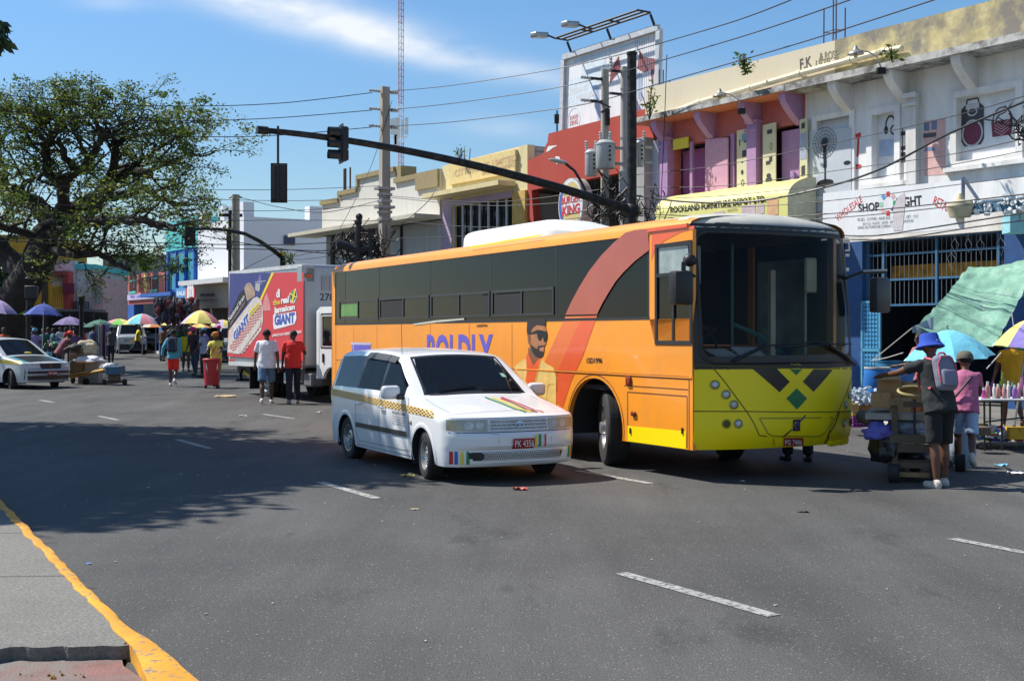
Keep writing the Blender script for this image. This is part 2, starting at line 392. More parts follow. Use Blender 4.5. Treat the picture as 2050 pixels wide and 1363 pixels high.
for i in range(26):
 f=rr.random();X=-3.4+f*1.3;y=6.50+rr.uniform(-.14,.02);s=rr.uniform(.004,.013)
 mb.cbox((X,y,0.012+s*.4),(s*1.6,s,s),Euler((rr.random(),rr.random(),rr.random()*3)))
tag(mb.build('rubble',M_CONC,smooth=False),'grey crumbs of broken concrete at the foot of the pavement step','rubble',kind='stuff')
ts=[-6+0.11*i for i in range(200)]+[16+1.0*i for i in range(45)]
prof=[]
for t in ts:
 h=0.045 if t<5.8 else (0.045+(t-5.8)/0.9*0.043 if t<6.7 else 0.088)
 wi=0.33 if t<5.8 else (0.33-(t-5.8)/0.9*0.16 if t<6.7 else 0.095+.075*max(0,(7.6-t)/.9))
 e=1.50+.16*max(0,min(1,(7.6-t)/2.2))+noise.noise((t*2.1,0,0))*0.022+noise.noise((t*9,5,0))*0.014
 g=noise.noise((t*3.1,9,0))*0.025
 sec=[(e-wi+g,h-0.10),(e-wi+g,h),(e-0.03,h+0.002+noise.noise((t*6,2,2))*.006),(e-0.008,h-0.02),(e+0.015+noise.noise((t*5,3,3))*.02,0.0)]
 prof.append([lp(o,t,z)for o,z in sec])
mb.grid(len(prof),5,lambda i,j:prof[i][j])
struct('kerb',mb,M_YEL,autos=50)
mb=MB()
o0=17.05
mb.m=0
tt=[-14+i*2.0 for i in range(60)]
mb.grid(len(tt),3,lambda i,j:tuple(lane(o0+(0.16,0.6,16)[j],tt[i],0.14)))
struct('pavement',mb,M_CONC,smooth=False)
mb=MB()
M_WKERB=worn_paint('whitewash',(0.62,0.60,0.55),(0.28,0.26,0.23),0.52)
mb.grid(len(tt)*4,3,lambda i,j:tuple(lane(o0+(0.165,0.0,-0.01)[j]+noise.noise((i*.7,j,0))*.015,-14+i*0.5,(0.142,0.14,0.0)[j])))
struct('kerb',mb,M_WKERB,autos=50)
M_TAR=mat('tar',(0.045,0.045,0.045),rough=0.8)
for (a,c)in (((1500,893),(1890,948)),((1705,905),(1760,917))):
 A=gnd(*a);B=gnd(*c);mb=MB();vs=[]
 d=(B-A).normalized();s=Vector((d.y,-d.x,0))
 for i in range(40):
  p=A.lerp(B,i/39)+s*noise.noise((i*.31,1,4))*.08;w=0.012+0.016*abs(noise.noise((i*.8,0,9)))
  for q in (p-s*w,p+s*w):vs.append((q.x,q.y,0.004))
 mb.add(vs,[(2*i,2*i+1,2*i+3,2*i+2)for i in range(39)])
 struct('road_crack',mb,M_TAR,smooth=False)
def litter(px,py,w,h,col,label,name='litter',cat='litter',flat=True,dz=0.0):
 p=gnd(px,py,dz);sc=p.y/FP;mb=MB();W_=w*sc;n=6;rr=random.Random(px)
 dep=W_*0.7
 g=[[(W_*(i/n-.5)+rr.uniform(-1,1)*W_*.06,dep*(j/n-.5)+rr.uniform(-1,1)*dep*.08,abs(rr.gauss(0,1))*h*sc*.5+.006)for j in range(n+1)]for i in range(n+1)]
 mb.grid(n+1,n+1,lambda i,j:g[i][j])
 o=mb.build(name,mat('litter_'+name+str(px),col,rough=0.6,var=0.25,scale=20));o.location=p;o.rotation_euler=(0,0,rr.uniform(-.5,.5))
 return tag(o,label,cat)
litter(1040,980,30,5,(0.55,0.12,0.10),'crushed red and white wrapper lying on the road in front of the white car','wrapper','wrapper')
litter(816,953,26,4,(0.40,0.33,0.12),'yellowish crumpled wrapper on the road beside the front wheel of the white car','wrapper','wrapper')
litter(452,794,40,4,(0.42,0.30,0.17),'flat torn piece of brown cardboard on the road left of the box truck','cardboard','cardboard')
litter(1608,1025,22,3,(0.05,0.05,0.05),'small black scrap lying on the open road below the bus front','scrap','scrap')
litter(2004,933,26,4,(0.20,0.48,0.62),'pale blue crushed bottle on the road near the right edge','plastic_bottle','bottle')
litter(2036,949,36,6,(0.6,0.6,0.6),'clear plastic bag on the road at the right edge','plastic_bag','bag')
litter(1860,936,30,8,(0.6,0.25,0.22),'red and white scraps on the road behind the man in the bucket hat','scrap','scrap')
litter(178,1129,10,2,(0.10,0.25,0.6),'tiny blue bottle cap on the road near the yellow kerb','bottle_cap','bottle cap')
litter(640,826,12,3,(0.7,0.68,0.64),'small white scrap on the road left of the rear of the white car','scrap','scrap')
litter(486,833,14,2,(0.6,0.58,0.55),'white paper scrap near the lane dash left of the white car','paper_scrap','scrap')
litter(830,1020,16,2,(0.45,0.4,0.2),'flattened yellowish leaf on the open road below the white car','dead_leaf','leaf')
litter(1486,964,9,2,(0.75,0.75,0.72),'tiny white paper scrap in the shadow of the bus','paper_scrap','scrap')
litter(1185,895+25,10,2,(0.3,0.3,0.28),'small grey scrap on the road beside the front wheel of the bus','scrap','scrap')
mb=MB();rr=random.Random(11)
for i in range(420):
 o=rr.uniform(1.9,16.5);t=rr.uniform(2,40)**1;p=lane(o,t);s=rr.uniform(.004,.013)
 mb.cbox((p.x,p.y,p.z+s*.4+.001),(s*rr.uniform(1,2.4),s,s*.5),Euler((0,0,rr.random()*6)))
tag(mb.build('grit',mat('pale_grit',(0.5,0.47,0.42),var=0.3),smooth=False),'pale grit and crumbs scattered over the asphalt','grit',kind='stuff')
F1=Face(8.5,30.0,math.atan2(-0.831,0.556))
def M_(name,col,**k):return mat(name,col,**k)
W_WHITE=M_('white_wall',(0.83,0.82,0.80),rough=0.85,var=0.05,scale=1.2,dirt=0.6,dcol=(0.42,0.39,0.34),dscale=1.4,streak=True,bump=0.2,bscale=24,dr=(.44,.7))
W_CREAM=M_('cream_wall',(0.66,0.58,0.42),rough=0.85,var=0.05,scale=1.2,dirt=0.25,dcol=(0.42,0.36,0.27),dscale=1.2,streak=True,bump=0.1)
W_STAIN=M_('stained_yellow_parapet',(0.52,0.44,0.22),rough=0.9,var=0.3,scale=2.6,dirt=1.0,dcol=(0.22,0.20,0.165),dscale=1.5,streak=False,dr=(.40,.60),bump=0.25)
W_PURPLE=M_('purple_paint',(0.44,0.25,0.46),rough=0.7,var=0.06,dirt=0.2,dcol=(0.3,0.15,0.3))
W_PINK=M_('pink_paint',(0.58,0.31,0.42),rough=0.7,var=0.06,dirt=0.2,dcol=(0.4,0.2,0.28))
W_CORAL=M_('coral_paint',(0.52,0.15,0.13),rough=0.75,var=0.08,dirt=0.2,dcol=(0.35,0.1,0.1))
W_ORSOF=M_('orange_soffit',(0.62,0.20,0.12),rough=0.8,var=0.06)
W_RED=M_('brick_red_wall',(0.42,0.055,0.035),rough=0.85,var=0.10,scale=1.2,dirt=0.5,dcol=(0.33,0.07,0.05),dscale=1.2,streak=True,bump=0.12)
W_YEL=M_('pale_yellow_wall',(0.68,0.58,0.32),rough=0.85,var=0.06,dirt=0.35,dcol=(0.45,0.36,0.2),streak=True,bump=0.1)
W_OLIVE=M_('olive_trim',(0.30,0.24,0.12),rough=0.85,var=0.1)
W_GREY=M_('grey_wall',(0.36,0.36,0.34),rough=0.9,var=0.1,dirt=0.4,dcol=(0.25,0.24,0.22),streak=True)
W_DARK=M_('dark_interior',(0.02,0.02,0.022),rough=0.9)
W_BLUE=M_('deep_blue_paint',(0.02,0.08,0.24),rough=0.6,var=0.12,dirt=0.3,dcol=(0.05,0.08,0.12))
W_BLUE2=M_('gate_blue',(0.06,0.30,0.58),rough=0.5,var=0.1)
W_ROOF=M_('flat_roof',(0.30,0.29,0.27),rough=0.9)
BLK=M_('black',(0.012,0.012,0.013),rough=0.5,var=0.1)
BLK2=M_('faded_black',(0.012,0.012,0.013),rough=0.5,var=0.3,dirt=0.6,dcol=(0.09,0.085,0.08),dscale=7,spec=.3)
GALV=M_('galvanised',(0.42,0.43,0.43),rough=0.45,metal=0.6,var=0.12,dirt=0.3)
STEEL=M_('painted_steel_grey',(0.40,0.42,0.43),rough=0.45,metal=0.2,var=0.06,dirt=0.3,dcol=(0.25,0.2,0.16))
RUST=M_('rusty_rebar',(0.10,0.055,0.035),rough=0.9,var=0.3)
RED=M_('sign_red',(0.62,0.035,0.03),rough=0.6,var=0.05)
YEL=M_('sign_yellow',(0.80,0.62,0.04),rough=0.6,var=0.05)
NAVY=M_('sign_navy',(0.03,0.05,0.22),rough=0.6,var=0.05)
WHT=M_('sign_white',(0.78,0.78,0.77),rough=0.6,var=0.04)
SKYB=M_('sign_blue',(0.10,0.32,0.62),rough=0.6,var=0.05)
GRN=M_('sign_green',(0.02,0.28,0.11),rough=0.6,var=0.05)
GREYD=M_('print_grey',(0.20,0.20,0.21),rough=0.6)
DGLASS=glass('dark_window_glass',(0.012,0.015,0.018),0.0,0.05)
def disc(mb,F,c,ru,rv,d,n=28,a0=0,a1=2*PI):
 pts=[(c[0]+ru*math.cos(a0+(a1-a0)*i/n),c[1]+rv*math.sin(a0+(a1-a0)*i/n))for i in range(n if a1-a0>6.28 else n+1)]
 return mb.poly(pts,(),F,d)
def ring(mb,F,c,ru,rv,w,d,n=32):
 o=[(c[0]+ru*math.cos(2*PI*i/n),c[1]+rv*math.sin(2*PI*i/n))for i in range(n)]
 i_=[(c[0]+(ru-w)*math.cos(2*PI*i/n),c[1]+(rv-w)*math.sin(2*PI*i/n))for i in range(n)]
 return mb.poly(o,(i_,),F,d)
def stroke(mb,F,pts,w,d):
 for a,b in zip(pts[:-1],pts[1:]):
  dx,dy=b[0]-a[0],b[1]-a[1];l=math.hypot(dx,dy)or 1;nx,ny=-dy/l*w/2,dx/l*w/2
  mb.poly([(a[0]-nx,a[1]-ny),(b[0]-nx,b[1]-ny),(b[0]+nx,b[1]+ny),(a[0]+nx,a[1]+ny)],(),F,d)
def bracket(F,root,u,w,vtop,h,dmax,m,name='bracket'):
 prof=[]
 n=9
 for i in range(n+1):
  a=i/n;prof.append((dmax*math.cos(a*PI/2)**0.9 if i else dmax,-(h*0.12)-h*0.88*(a**1.25)))
 pts=[(0,0),(dmax,0)]+prof+[(0,-h)]
 mb=MB()
 mb.poly(pts,(),lambda p,q,e:F.F(u+e,vtop+q,p),0,w)
 return mb.build(name,m,root)
def facade_root(name,label,cat,F,u):
 p=F.F(u,0);return thing(name,label,cat,(0,0,0))
root=thing('shop_building','white two-storey shop with appliances painted on its upper wall and a stained yellow parapet','building')
uv=F1.uv
U0=uv(1612,300)[0];U1=uv(2050,300)[0]+6.0
UP=F1.off(0.95)
ve_=7.82
def wins(lst):return [[uv(a,b),uv(c,b2),uv(c,d2),uv(a,d)]for (a,b,c,b2,d2,d)in lst]
v0w=4.0
u_=lambda px:uv(px,300)[0]
holes=[]
for (a,c,zt,zb)in ((1638,1703,7.08,5.3),(1748,1793,6.98,5.45),(1917,2036,7.02,5.6)):
 holes.append((u_(a),u_(c),zb,zt))
mb=MB()
mb.poly([(U0,v0w),(U1,v0w),(U1,ve_),(U0,ve_)],[[(a,zb),(b,zb),(b,zt),(a,zt)]for a,b,zb,zt in holes],F1.F,0.0,-0.3)
mb.build('wall',W_WHITE,root,smooth=False)
mb=MB()
for a,b,zb,zt in holes:F1.bx(mb,a,b,zb,zt,-0.14,-0.2)
mb.build('window_infill',M_('window_infill_white',(0.72,0.74,0.76),rough=0.8,var=0.04,dirt=0.2),root,smooth=False)
mb=MB()
for a,b,zb,zt in holes:
 for (p,q,r,s)in ((a-.16,a,zb-.12,zt+.14),(b,b+.16,zb-.12,zt+.14),(a,b,zt,zt+.14),(a,b,zb-.12,zb)):
  F1.bx(mb,p,q,r,s,0.0,0.06)
 F1.bx(mb,a-.3,b+.3,zb-.22,zb-.12,0.0,0.12)
mb.build('window_surround',W_WHITE,root,smooth=False)
mb=MB()
a,b=u_(1822),u_(1842)
F1.bx(mb,a,b,5.2,7.3,0.0,0.16);F1.bx(mb,a-.05,b+.05,7.0,7.07,0.161,0.22);F1.bx(mb,a-.05,b+.05,7.18,7.3,0.161,0.24)
mb.build('pilaster',W_WHITE,root,smooth=False)
mb=MB();F1.bx(mb,U0,U1,ve_,ve_+0.16,-0.3,0.75);mb.build('eave',M_('eave_concrete',(0.50,0.49,0.46),rough=0.9,var=0.15,dirt=0.9,dcol=(0.10,0.095,0.09),streak=False,dscale=2.5,dr=(.42,.6)),root,smooth=False)
us=UP.uv(1637,150)[0]
mb=MB()
e0,e1=us,U1
prf=[(e0,ve_+.16),(e1,ve_+.16),(e1,8.92)]
k=40
for i in range(k,-1,-1):
 x=e0+(e1-e0)*i/k;prf.append((x,8.90+noise.noise((x*.9,0,3))*.025))
mb.poly(prf,(),F1.F,0.35,0.15);mb.build('parapet',W_STAIN,root,smooth=False)
for px in (1700,1812,1948,2100):
 bracket(F1,root,u_(px)-.1,0.24,ve_,0.7,0.66,W_WHITE)
mb=MB();F1.bx(mb,U0,U1,7.98,8.05,0.14,-11);mb.build('roof',W_ROOF,root,smooth=False)
mb=MB();F1.bx(mb,U1-.2,U1+.002,0.14,8.9,-0.31,-11);F1.bx(mb,U0,U1-.2,0.14,8.9,-10.8,-11.002);mb.build('side_wall',W_GREY,root,smooth=False)
PP=F1.off(0.352)
def word(txt,bl,br,tr,tl,F,m,parent,name='lettering',bold=0.01,d=0.004,shear=0.0,sp=1.0):
 mb=MB();put_text(mb,txt,[F.uv(*p)for p in (bl,br,tr,tl)],F.F,d,bold,shear,sp)
 return mb.build(name,m,parent,smooth=False,recalc=False)
PAINTED=M_('painted_black_letters',(0.10,0.09,0.08),rough=0.8,var=0.3)
word('F.K',(1602,141),(1626,133),(1624,112),(1601,119),PP,PAINTED,root,bold=.02)
word('& ROSE',(1640,122),(1680,117),(1676,100),(1641,106),PP,M_('faded_letters',(0.25,0.22,0.15),rough=0.9),root,bold=.02)
word('1929',(1633,137),(1662,130),(1661,116),(1633,121),PP,M_('faded_letters',(0.2,0.2,0.2)),root,bold=.02)
g=F1.off(-0.2)
mb=MB()
uA=u_(1692);uB=u_(2010)
Fi=F1.F
F1.bx(mb,U0,U0+0.3,0.14,4.0,0,-0.4)
F1.bx(mb,uA,u_(1726),0.14,4.0,0,-0.4)
F1.bx(mb,uB,U1,0.14,4.0,0,-0.4)
mb.build('shop_front',W_BLUE,root,smooth=False)
mb=MB()
F1.bx(mb,U0+.3,uB,0.14,4.0,-4.6,-4.8);F1.bx(mb,U0+.3,U1-.2,3.98,4.1,-0.41,-10);F1.bx(mb,uB,uB+.1,0.14,3.98,-0.41,-4.6);F1.bx(mb,U0+.1,U0+.3,0.14,3.98,-0.41,-4.6)
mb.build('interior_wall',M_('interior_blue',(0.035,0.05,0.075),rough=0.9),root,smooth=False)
mb=MB();a,b=u_(1735),u_(1988)
F1.bx(mb,a,b,3.1,3.42,-0.9,-0.95);mb.build('shelf_stock',M_('amber_stock',(0.55,0.28,0.03),rough=0.7,var=0.4,scale=5),root,smooth=False)
mb=MB()
F1.bx(mb,u_(1780),u_(1816),0.14,2.2,-1.5,-1.6)
mb.build('interior_door',M_('brown_door',(0.20,0.075,0.025),rough=0.6),root,smooth=False)
mb=MB()
for z in (2.42,3.02,3.62,3.96):F1.bx(mb,u_(1726),uB,z,z+.05,-0.16,-0.2)
for pxx in (1726,1758,1864,1988):F1.bx(mb,u_(pxx),u_(pxx)+.06,2.42 if pxx!=1726 else .14,4.0,-0.14,-0.2)
mb.build('grille_frame',M_('grille_blue',(0.05,0.15,0.28),rough=0.5),root,smooth=False)
mb=MB();x=u_(1730)
while x<uB:mb.cyl(F1.F(x,2.42,-0.18),F1.F(x,4.0,-0.18),0.008,5);x+=0.13
mb.build('grille_bars',M_('grille_bar_grey',(0.16,0.2,0.24),rough=0.5),root,smooth=False)
gp=thing('gate_leaf','light blue louvred metal gate standing open beside the blue barrels','gate')
mb=MB();a,b=u_(1727),u_(1766);GF=F1.off(0.05)
zt=uv(1727,603)[1]
for (p,q,r,s)in ((a,a+.05,.14,zt),(b-.05,b,.14,zt),(a,b,zt-.05,zt),(a,b,1.35,1.41),(a,b,.14,.2)):
 F1.bx(mb,p,q,r,s,0.02,0.07)
mb.build('gate_frame',M_('gate_frame_blue',(0.10,0.36,0.55),rough=0.5),gp,smooth=False)
mb=MB();z=.22
while z<zt-.08:
 F1.bx(mb,a+.05,b-.05,z,z+.075,0.03,0.05);z+=.1
mb.build('slats',W_BLUE2,gp,smooth=False)
mb=MB()
for i in range(1,6):F1.bx(mb,a+(b-a)*i/6-.008,a+(b-a)*i/6+.008,.2,zt-.05,0.051,0.062)
mb.build('uprights',M_('gate_frame_blue',(0,0,0)),gp,smooth=False)
mb=MB()
for (a,c,e,f)in ((1692,1702,484,487),(1699,1702,487,500),(1692,1702,500,503),(1693,1701,508,514),(1694,1700,536,543)):
 mb.poly([uv(a,f),uv(c,f),uv(c,e),uv(a,e)],(),F1.F,0.006)
mb.build('lettering',WHT,root,smooth=False)
PW=F1
D=0.006
def part(name,m,parent,fn,**k):
 mb=MB();fn(mb);return mb.build(name,m,parent,smooth=False,recalc=False,**k)
fanB=F1.off(0.07)
def fanboard(mb):mb.poly([fanB.uv(1618,425),fanB.uv(1704,418),fanB.uv(1704,256),fanB.uv(1618,262)],(),fanB.F,0.0,-0.05)
part('painted_panel',M_('pale_blue_board',(0.52,0.56,0.60),rough=0.7,var=0.03),root,fanboard)
def fan(mb):
 c=fanB.uv(1651,286);r=fanB.uv(1675,286)[0]-c[0];rv=r*1.0
 for k in range(4):ring(mb,fanB.F,c,r*(1-k*.22),rv*(1-k*.22),.012,D)
 for i in range(26):
  a=2*PI*i/26;stroke(mb,fanB.F,[(c[0]+.08*math.cos(a),c[1]+.08*math.sin(a)),(c[0]+r*math.cos(a+.2),c[1]+rv*math.sin(a+.2))],.01,D)
 disc(mb,fanB.F,c,.1,.11,D+.002)
 e=fanB.uv(1652,366)
 stroke(mb,fanB.F,[c,(e[0],c[1]-.62)],.10,D);stroke(mb,fanB.F,[(e[0],c[1]-.62),e],.05,D)
 disc(mb,fanB.F,e,.27,.085,D)
part('painted_fan',BLK,root,fan)
def misc(mb):
 c=fanB.uv(1696,326);disc(mb,fanB.F,c,.11,.05,D)
 c=uv(1811,290)
 for dx in (-.06,.06):stroke(mb,F1.F,[(c[0]+dx,c[1]+.38),(c[0]+dx,c[1]-.42)],.025,D)
 for dy in (.22,-.12,-.26,-.4):mb.poly([(c[0]-.13,c[1]+dy),(c[0]+.13,c[1]+dy),(c[0]+.13,c[1]+dy+.09),(c[0]-.13,c[1]+dy+.09)],(),F1.F,D+.002)
 c=uv(1775,250);i_=F1.off(-.135)
 r=.17
 for a in range(12):
  t0=PI*a/12;t1=PI*(a+1)/12
  stroke(mb,i_.F,[(c[0]+r*.8*math.cos(t0),c[1]+.22*math.sin(t0)),(c[0]+r*.8*math.cos(t1),c[1]+.22*math.sin(t1))],.045,.0)
 disc(mb,i_.F,(c[0]-.13,c[1]-.1),.06,.1,.001);ring(mb,i_.F,(c[0]+.1,c[1]-.12),.11,.12,.04,.001)
part('painted_goods',BLK,root,misc)
def dryer(mb):
 c=uv(1717,279);stroke(mb,F1.F,[(c[0]-.15,c[1]+.06),(c[0]+.1,c[1]+.1)],.11,D);stroke(mb,F1.F,[(c[0]+.03,c[1]+.05),(c[0],c[1]-.42)],.06,D+.001)
 c=uv(1716,334);disc(mb,F1.F,c,.14,.06,D);
part('painted_hair_dryer',RED,root,dryer)
def ironp(mb):
 i_=F1.off(-.135);mb.poly([i_.uv(1760,314),i_.uv(1789,312),i_.uv(1789,278),i_.uv(1760,281)],(),i_.F,0)
part('painted_iron',M_('faint_blue_print',(0.42,0.52,0.68),rough=0.7),root,ironp)
def pinkp(mb):mb.poly([uv(1850,352),uv(1893,350),uv(1893,237),uv(1850,243)],(),F1.F,D)
part('poster',M_('salmon_poster',(0.68,0.42,0.38),rough=0.7),root,pinkp)
def pinkq(mb):
 for (a,b,c,d)in ((1850,1861,245,262),(1865,1876,242,260)):mb.poly([uv(a,d),uv(c*0+b,d),uv(b,c),uv(a,c)],(),F1.F,D+.003)
 mb.poly([uv(1849,303),uv(1874,302),uv(1868,294),uv(1856,295)],(),F1.F,D+.003)
part('poster_print',M_('slate_print',(0.16,0.20,0.32),rough=0.7),root,pinkq)
def pinkr(mb):mb.poly([uv(1849,277),uv(1875,274),uv(1875,265),uv(1849,268)],(),F1.F,D+.004)
part('poster_print',M_('dark_print',(0.08,0.08,0.1),rough=0.7),root,pinkr)
G5=F1.off(-.135)
def boom(mb):
 a=G5.uv(1925,295);b=G5.uv(1970,292);t=G5.uv(1948,204)[1]
 w=b[0]-a[0];h=t-a[1]
 pts=[(a[0]+.08,a[1]),(b[0]-.08,a[1]),(b[0],a[1]+.12),(b[0],t-.14),(b[0]-.1,t-.05),(a[0]+.1,t-.05),(a[0],t-.14),(a[0],a[1]+.12)]
 mb.poly(pts,(),G5.F,D)
 cx=(a[0]+b[0])/2;stroke(mb,G5.F,[(cx-.16,t-.06),(cx-.14,t+.06),(cx+.14,t+.06),(cx+.16,t-.06)],.035,D)
part('painted_boombox',M_('charcoal_print',(0.05,0.05,0.055),rough=0.6),root,boom)
def boomr(mb):
 c=G5.uv(1947,267);ring(mb,G5.F,c,.27,.30,.04,D+.003);ring(mb,G5.F,G5.uv(1947,224),.13,.1,.03,D+.003)
 cc=G5.uv(1947,214);mb.poly([(cc[0]-.17,cc[1]-.05),(cc[0]+.17,cc[1]-.05),(cc[0]+.17,cc[1]+.07),(cc[0]-.17,cc[1]+.07)],(),G5.F,D+.002)
part('painted_speaker_ring',M_('silver_print',(0.5,0.5,0.52),rough=0.6),root,boomr)
def boomc(mb):disc(mb,G5.F,G5.uv(1947,267),.22,.25,D+.005)
part('painted_speaker_cone',M_('maroon_print',(0.16,0.025,0.06),rough=0.6),root,boomc)
def bag(mb):
 a=G5.uv(1987,275);b=G5.uv(2025,273);t=G5.uv(2005,241)[1]
 mb.poly([(a[0],a[1]),(b[0],a[1]),(b[0]+.03,t),(a[0]-.03,t)],(),G5.F,D)
 cx=(a[0]+b[0])/2
 pts=[(cx-.22*math.cos(PI*i/12),t+.28*math.sin(PI*i/12))for i in range(13)];stroke(mb,G5.F,pts,.025,D)
part('painted_handbag',M_('maroon_print',(0,0,0)),root,bag)
def bag2(mb):
 a=G5.uv(1987,275);b=G5.uv(2025,273)
 for k in range(4):stroke(mb,G5.F,[(a[0]+.05,a[1]+.34-k*.07),((a[0]+b[0])/2,a[1]+.2-k*.06),(b[0]-.05,a[1]+.34-k*.07)],.012,D+.003)
part('painted_handbag_stitching',M_('salmon_poster',(0,0,0)),root,bag2)
SG=F1.off(1.15)
sg=thing('shop_sign','long white signboard reading WHOLESALE, SHOP RIGHT and RETAIL over the blue shop','sign')
mb=MB();mb.poly([SG.uv(1646,480),SG.uv(1926,457.5),SG.uv(1926,361),SG.uv(1648,387)],(),SG.F,0,-0.08);mb.build('board',M_('sign_board_white',(0.80,0.81,0.82),rough=0.55,var=0.03,dirt=0.12,streak=True),sg,smooth=False)
word('WHOLESALE',(1677,445),(1727,404),(1723,391),(1671,432),SG,RED,sg,bold=.005)
word('SHOP',(1719,425),(1761,422),(1760,404),(1718,409),SG,BLK,sg,bold=.03)
word('RIGHT',(1795,415),(1846,411),(1845,391),(1794,397),SG,BLK,sg,bold=.03)
word('RETAIL',(1867,410),(1902,427),(1906,409),(1872,392),SG,RED,sg,bold=.005)
word('RE-SELL - CLOTHES - HAND BAG - COSMETIC - GIFT - TOY',(1717,443),(1838,436),(1838,430),(1717,437),SG,GREYD,sg,bold=.0)
word('BICYCLE - PLASTIC - HOME - APPLIANCE - FURNITURE',(1728,451),(1829,445),(1829,439),(1728,446),SG,GREYD,sg,bold=.0)
word('XIANG XILE FURNITURE COMPANY LTD',(1717,459),(1794,455),(1794,449),(1717,453),SG,GREYD,sg,bold=.0)
cc=SG.uv(1778,408)
for k,(m_,a)in enumerate(((RED,90),(M_('faint_pink',(0.72,0.45,0.45)),45),(GRN,0),(NAVY,-40),(RED,-90),(M_('faint_pink',(0,0,0)),225),(M_('faint_green',(0.35,0.6,0.45)),180),(SKYB,130))):
 mb=MB();a=R(a);x,y=cc[0]+.19*math.cos(a),cc[1]+.21*math.sin(a)
 stroke(mb,SG.F,[(x-.05*math.cos(a),y-.05*math.sin(a)),(x+.06*math.cos(a),y+.06*math.sin(a))],.1,.005);mb.build('emblem',m_,sg,smooth=False,recalc=False)
mb=MB();mb.poly([SG.uv(1789,462),SG.uv(1807,461),SG.uv(1813,400),SG.uv(1811,385),SG.uv(1797,396),SG.uv(1788,420)],(),SG.F,.007);mb.build('peeled_patch',M_('patch_print',(0.60,0.55,0.56)),sg,smooth=False,recalc=False)
q=thing('bracket_lamp','steel bracket with a cream box lamp at the right end of the white signboard','lamp')
mb=MB();A=SG.F(SG.uv(1928,400)[0],SG.uv(1928,400)[1]);top=SG.F(SG.uv(1928,360)[0],SG.uv(1928,356)[1])
mb.tube([A,top],.04,6);B=F1.F(SG.uv(1957,402)[0],SG.uv(1957,402)[1],1.1);mb.tube([top,B],.035,6);mb.build('bracket_arm',M_('slate_blue_steel',(0.12,0.16,0.24),rough=0.5),q)
mb=MB();c=SG.uv(1928,426);mb.M=Matrix.Translation(Vector(SG.F(c[0],c[1]-.1,.1)));mb.lathe([(.22,0),(.26,.18),(.27,.2),(.25,.3),(.1,.36),(.05,.5)],20);mb.build('lamp_box',M_('cream_plastic',(0.5,0.45,0.3),rough=0.5),q)
q=thing('awning','blue awning edge hung with white tinsel ribbons at the right end of the sign','awning')
mb=MB();AW=F1.off(1.1);a=AW.uv(1935,405);b=AW.uv(2080,393)
mb.poly([(a[0],a[1]-.28),(b[0],b[1]-.2),(b[0],b[1]),(a[0],a[1])],(),AW.F,0,-.05);mb.poly([(a[0],a[1]),(b[0],b[1]),(b[0],b[1]+.02),(a[0],a[1]+.02)],(),AW.F,-.051,-1.09);mb.build('awning_sheet',M_('awning_blue',(0.06,0.16,0.25),rough=0.7),q,smooth=False)
mb=MB();rr=random.Random(5)
for i in range(60):
 x=a[0]+(b[0]-a[0])*rr.random();y=a[1]-rr.uniform(0.02,.3);mb.cbox(AW.F(x,y,.03),(.07,.02,.09),Euler((rr.random()*3,rr.random()*3,rr.random()*3)))
mb.build('tinsel',M_('white_tinsel',(0.7,0.72,0.75),rough=0.4),q,smooth=False)['kind']='stuff'
for (px,py,s)in ((1911,470,1),(1938,470,.9),(1962,470,1),(1904,498,1.1),(2003,468,1.1)):
 q=MB();HF=F1.off(.9);c=HF.uv(px,py);w=.17*s
 q.tube([HF.F(c[0],c[1]),HF.F(c[0],c[1]-.08),HF.F(c[0]-w*.5,c[1]-.2),HF.F(c[0]+w*.1,c[1]-.42*s),HF.F(c[0]+w*.6,c[1]-.22),HF.F(c[0],c[1]-.08)],.007,5)
 solo('wire_hanger','empty wire clothes hanger dangling below the signboard of the blue shop','hanger',q,GALV,'wire hangers under the awning')
root=thing('shop_building','pink and purple shop with open shutters, orange soffit and cream parapet','building')
UA=u_(1322);UB=u_(1612)
va,vb=5.62,7.12
mb=MB()
spans=[(u_(1350),u_(1472)),(u_(1528),u_(1600))]
mb.poly([(UA,3.4),(UB,3.4),(UB,ve_),(UA,ve_)],[[(a,va),(b,va),(b,vb),(a,vb)]for a,b in spans],F1.F,0.0,-0.25)
mb.build('wall',W_CORAL,root,smooth=False)
mb=MB()
for px in (1341,1517):
 a=u_(px);F1.bx(mb,a-.17,a+.17,3.4,7.3,0.001,0.24);F1.bx(mb,a-.21,a+.21,7.08,7.15,.241,.29);F1.bx(mb,a-.22,a+.22,7.3,7.38,0.001,.30)
mb.build('pilaster',W_PURPLE,root,smooth=False)
mb=MB()
for (a,b)in ((u_(1466),u_(1474)),(u_(1385),u_(1390))):F1.bx(mb,a,b,5.5,7.16,0.0005,0.08)
F1.bx(mb,u_(1352),u_(1528),5.42,5.62,0.0012,0.14)
mb.build('frame',W_PURPLE,root,smooth=False)
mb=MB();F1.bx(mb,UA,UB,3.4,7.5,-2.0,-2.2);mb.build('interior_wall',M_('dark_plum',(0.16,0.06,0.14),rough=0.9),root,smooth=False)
mb=MB();F1.bx(mb,u_(1352),u_(1399),va,7.0,-0.3,-0.36);mb.build('shutter',M_('shutter_plum',(0.34,0.10,0.28),rough=0.75,var=0.08),root,smooth=False)
mb=MB();F1.bx(mb,u_(1399),u_(1416),va,6.9,-0.55,-0.6);mb.build('doorway',W_DARK,root,smooth=False)
mb=MB();M0=mb.M
a0=Vector(F1.F(u_(1417),0,0.05));a1=Vector(F1.F(u_(1466),0,0.12))
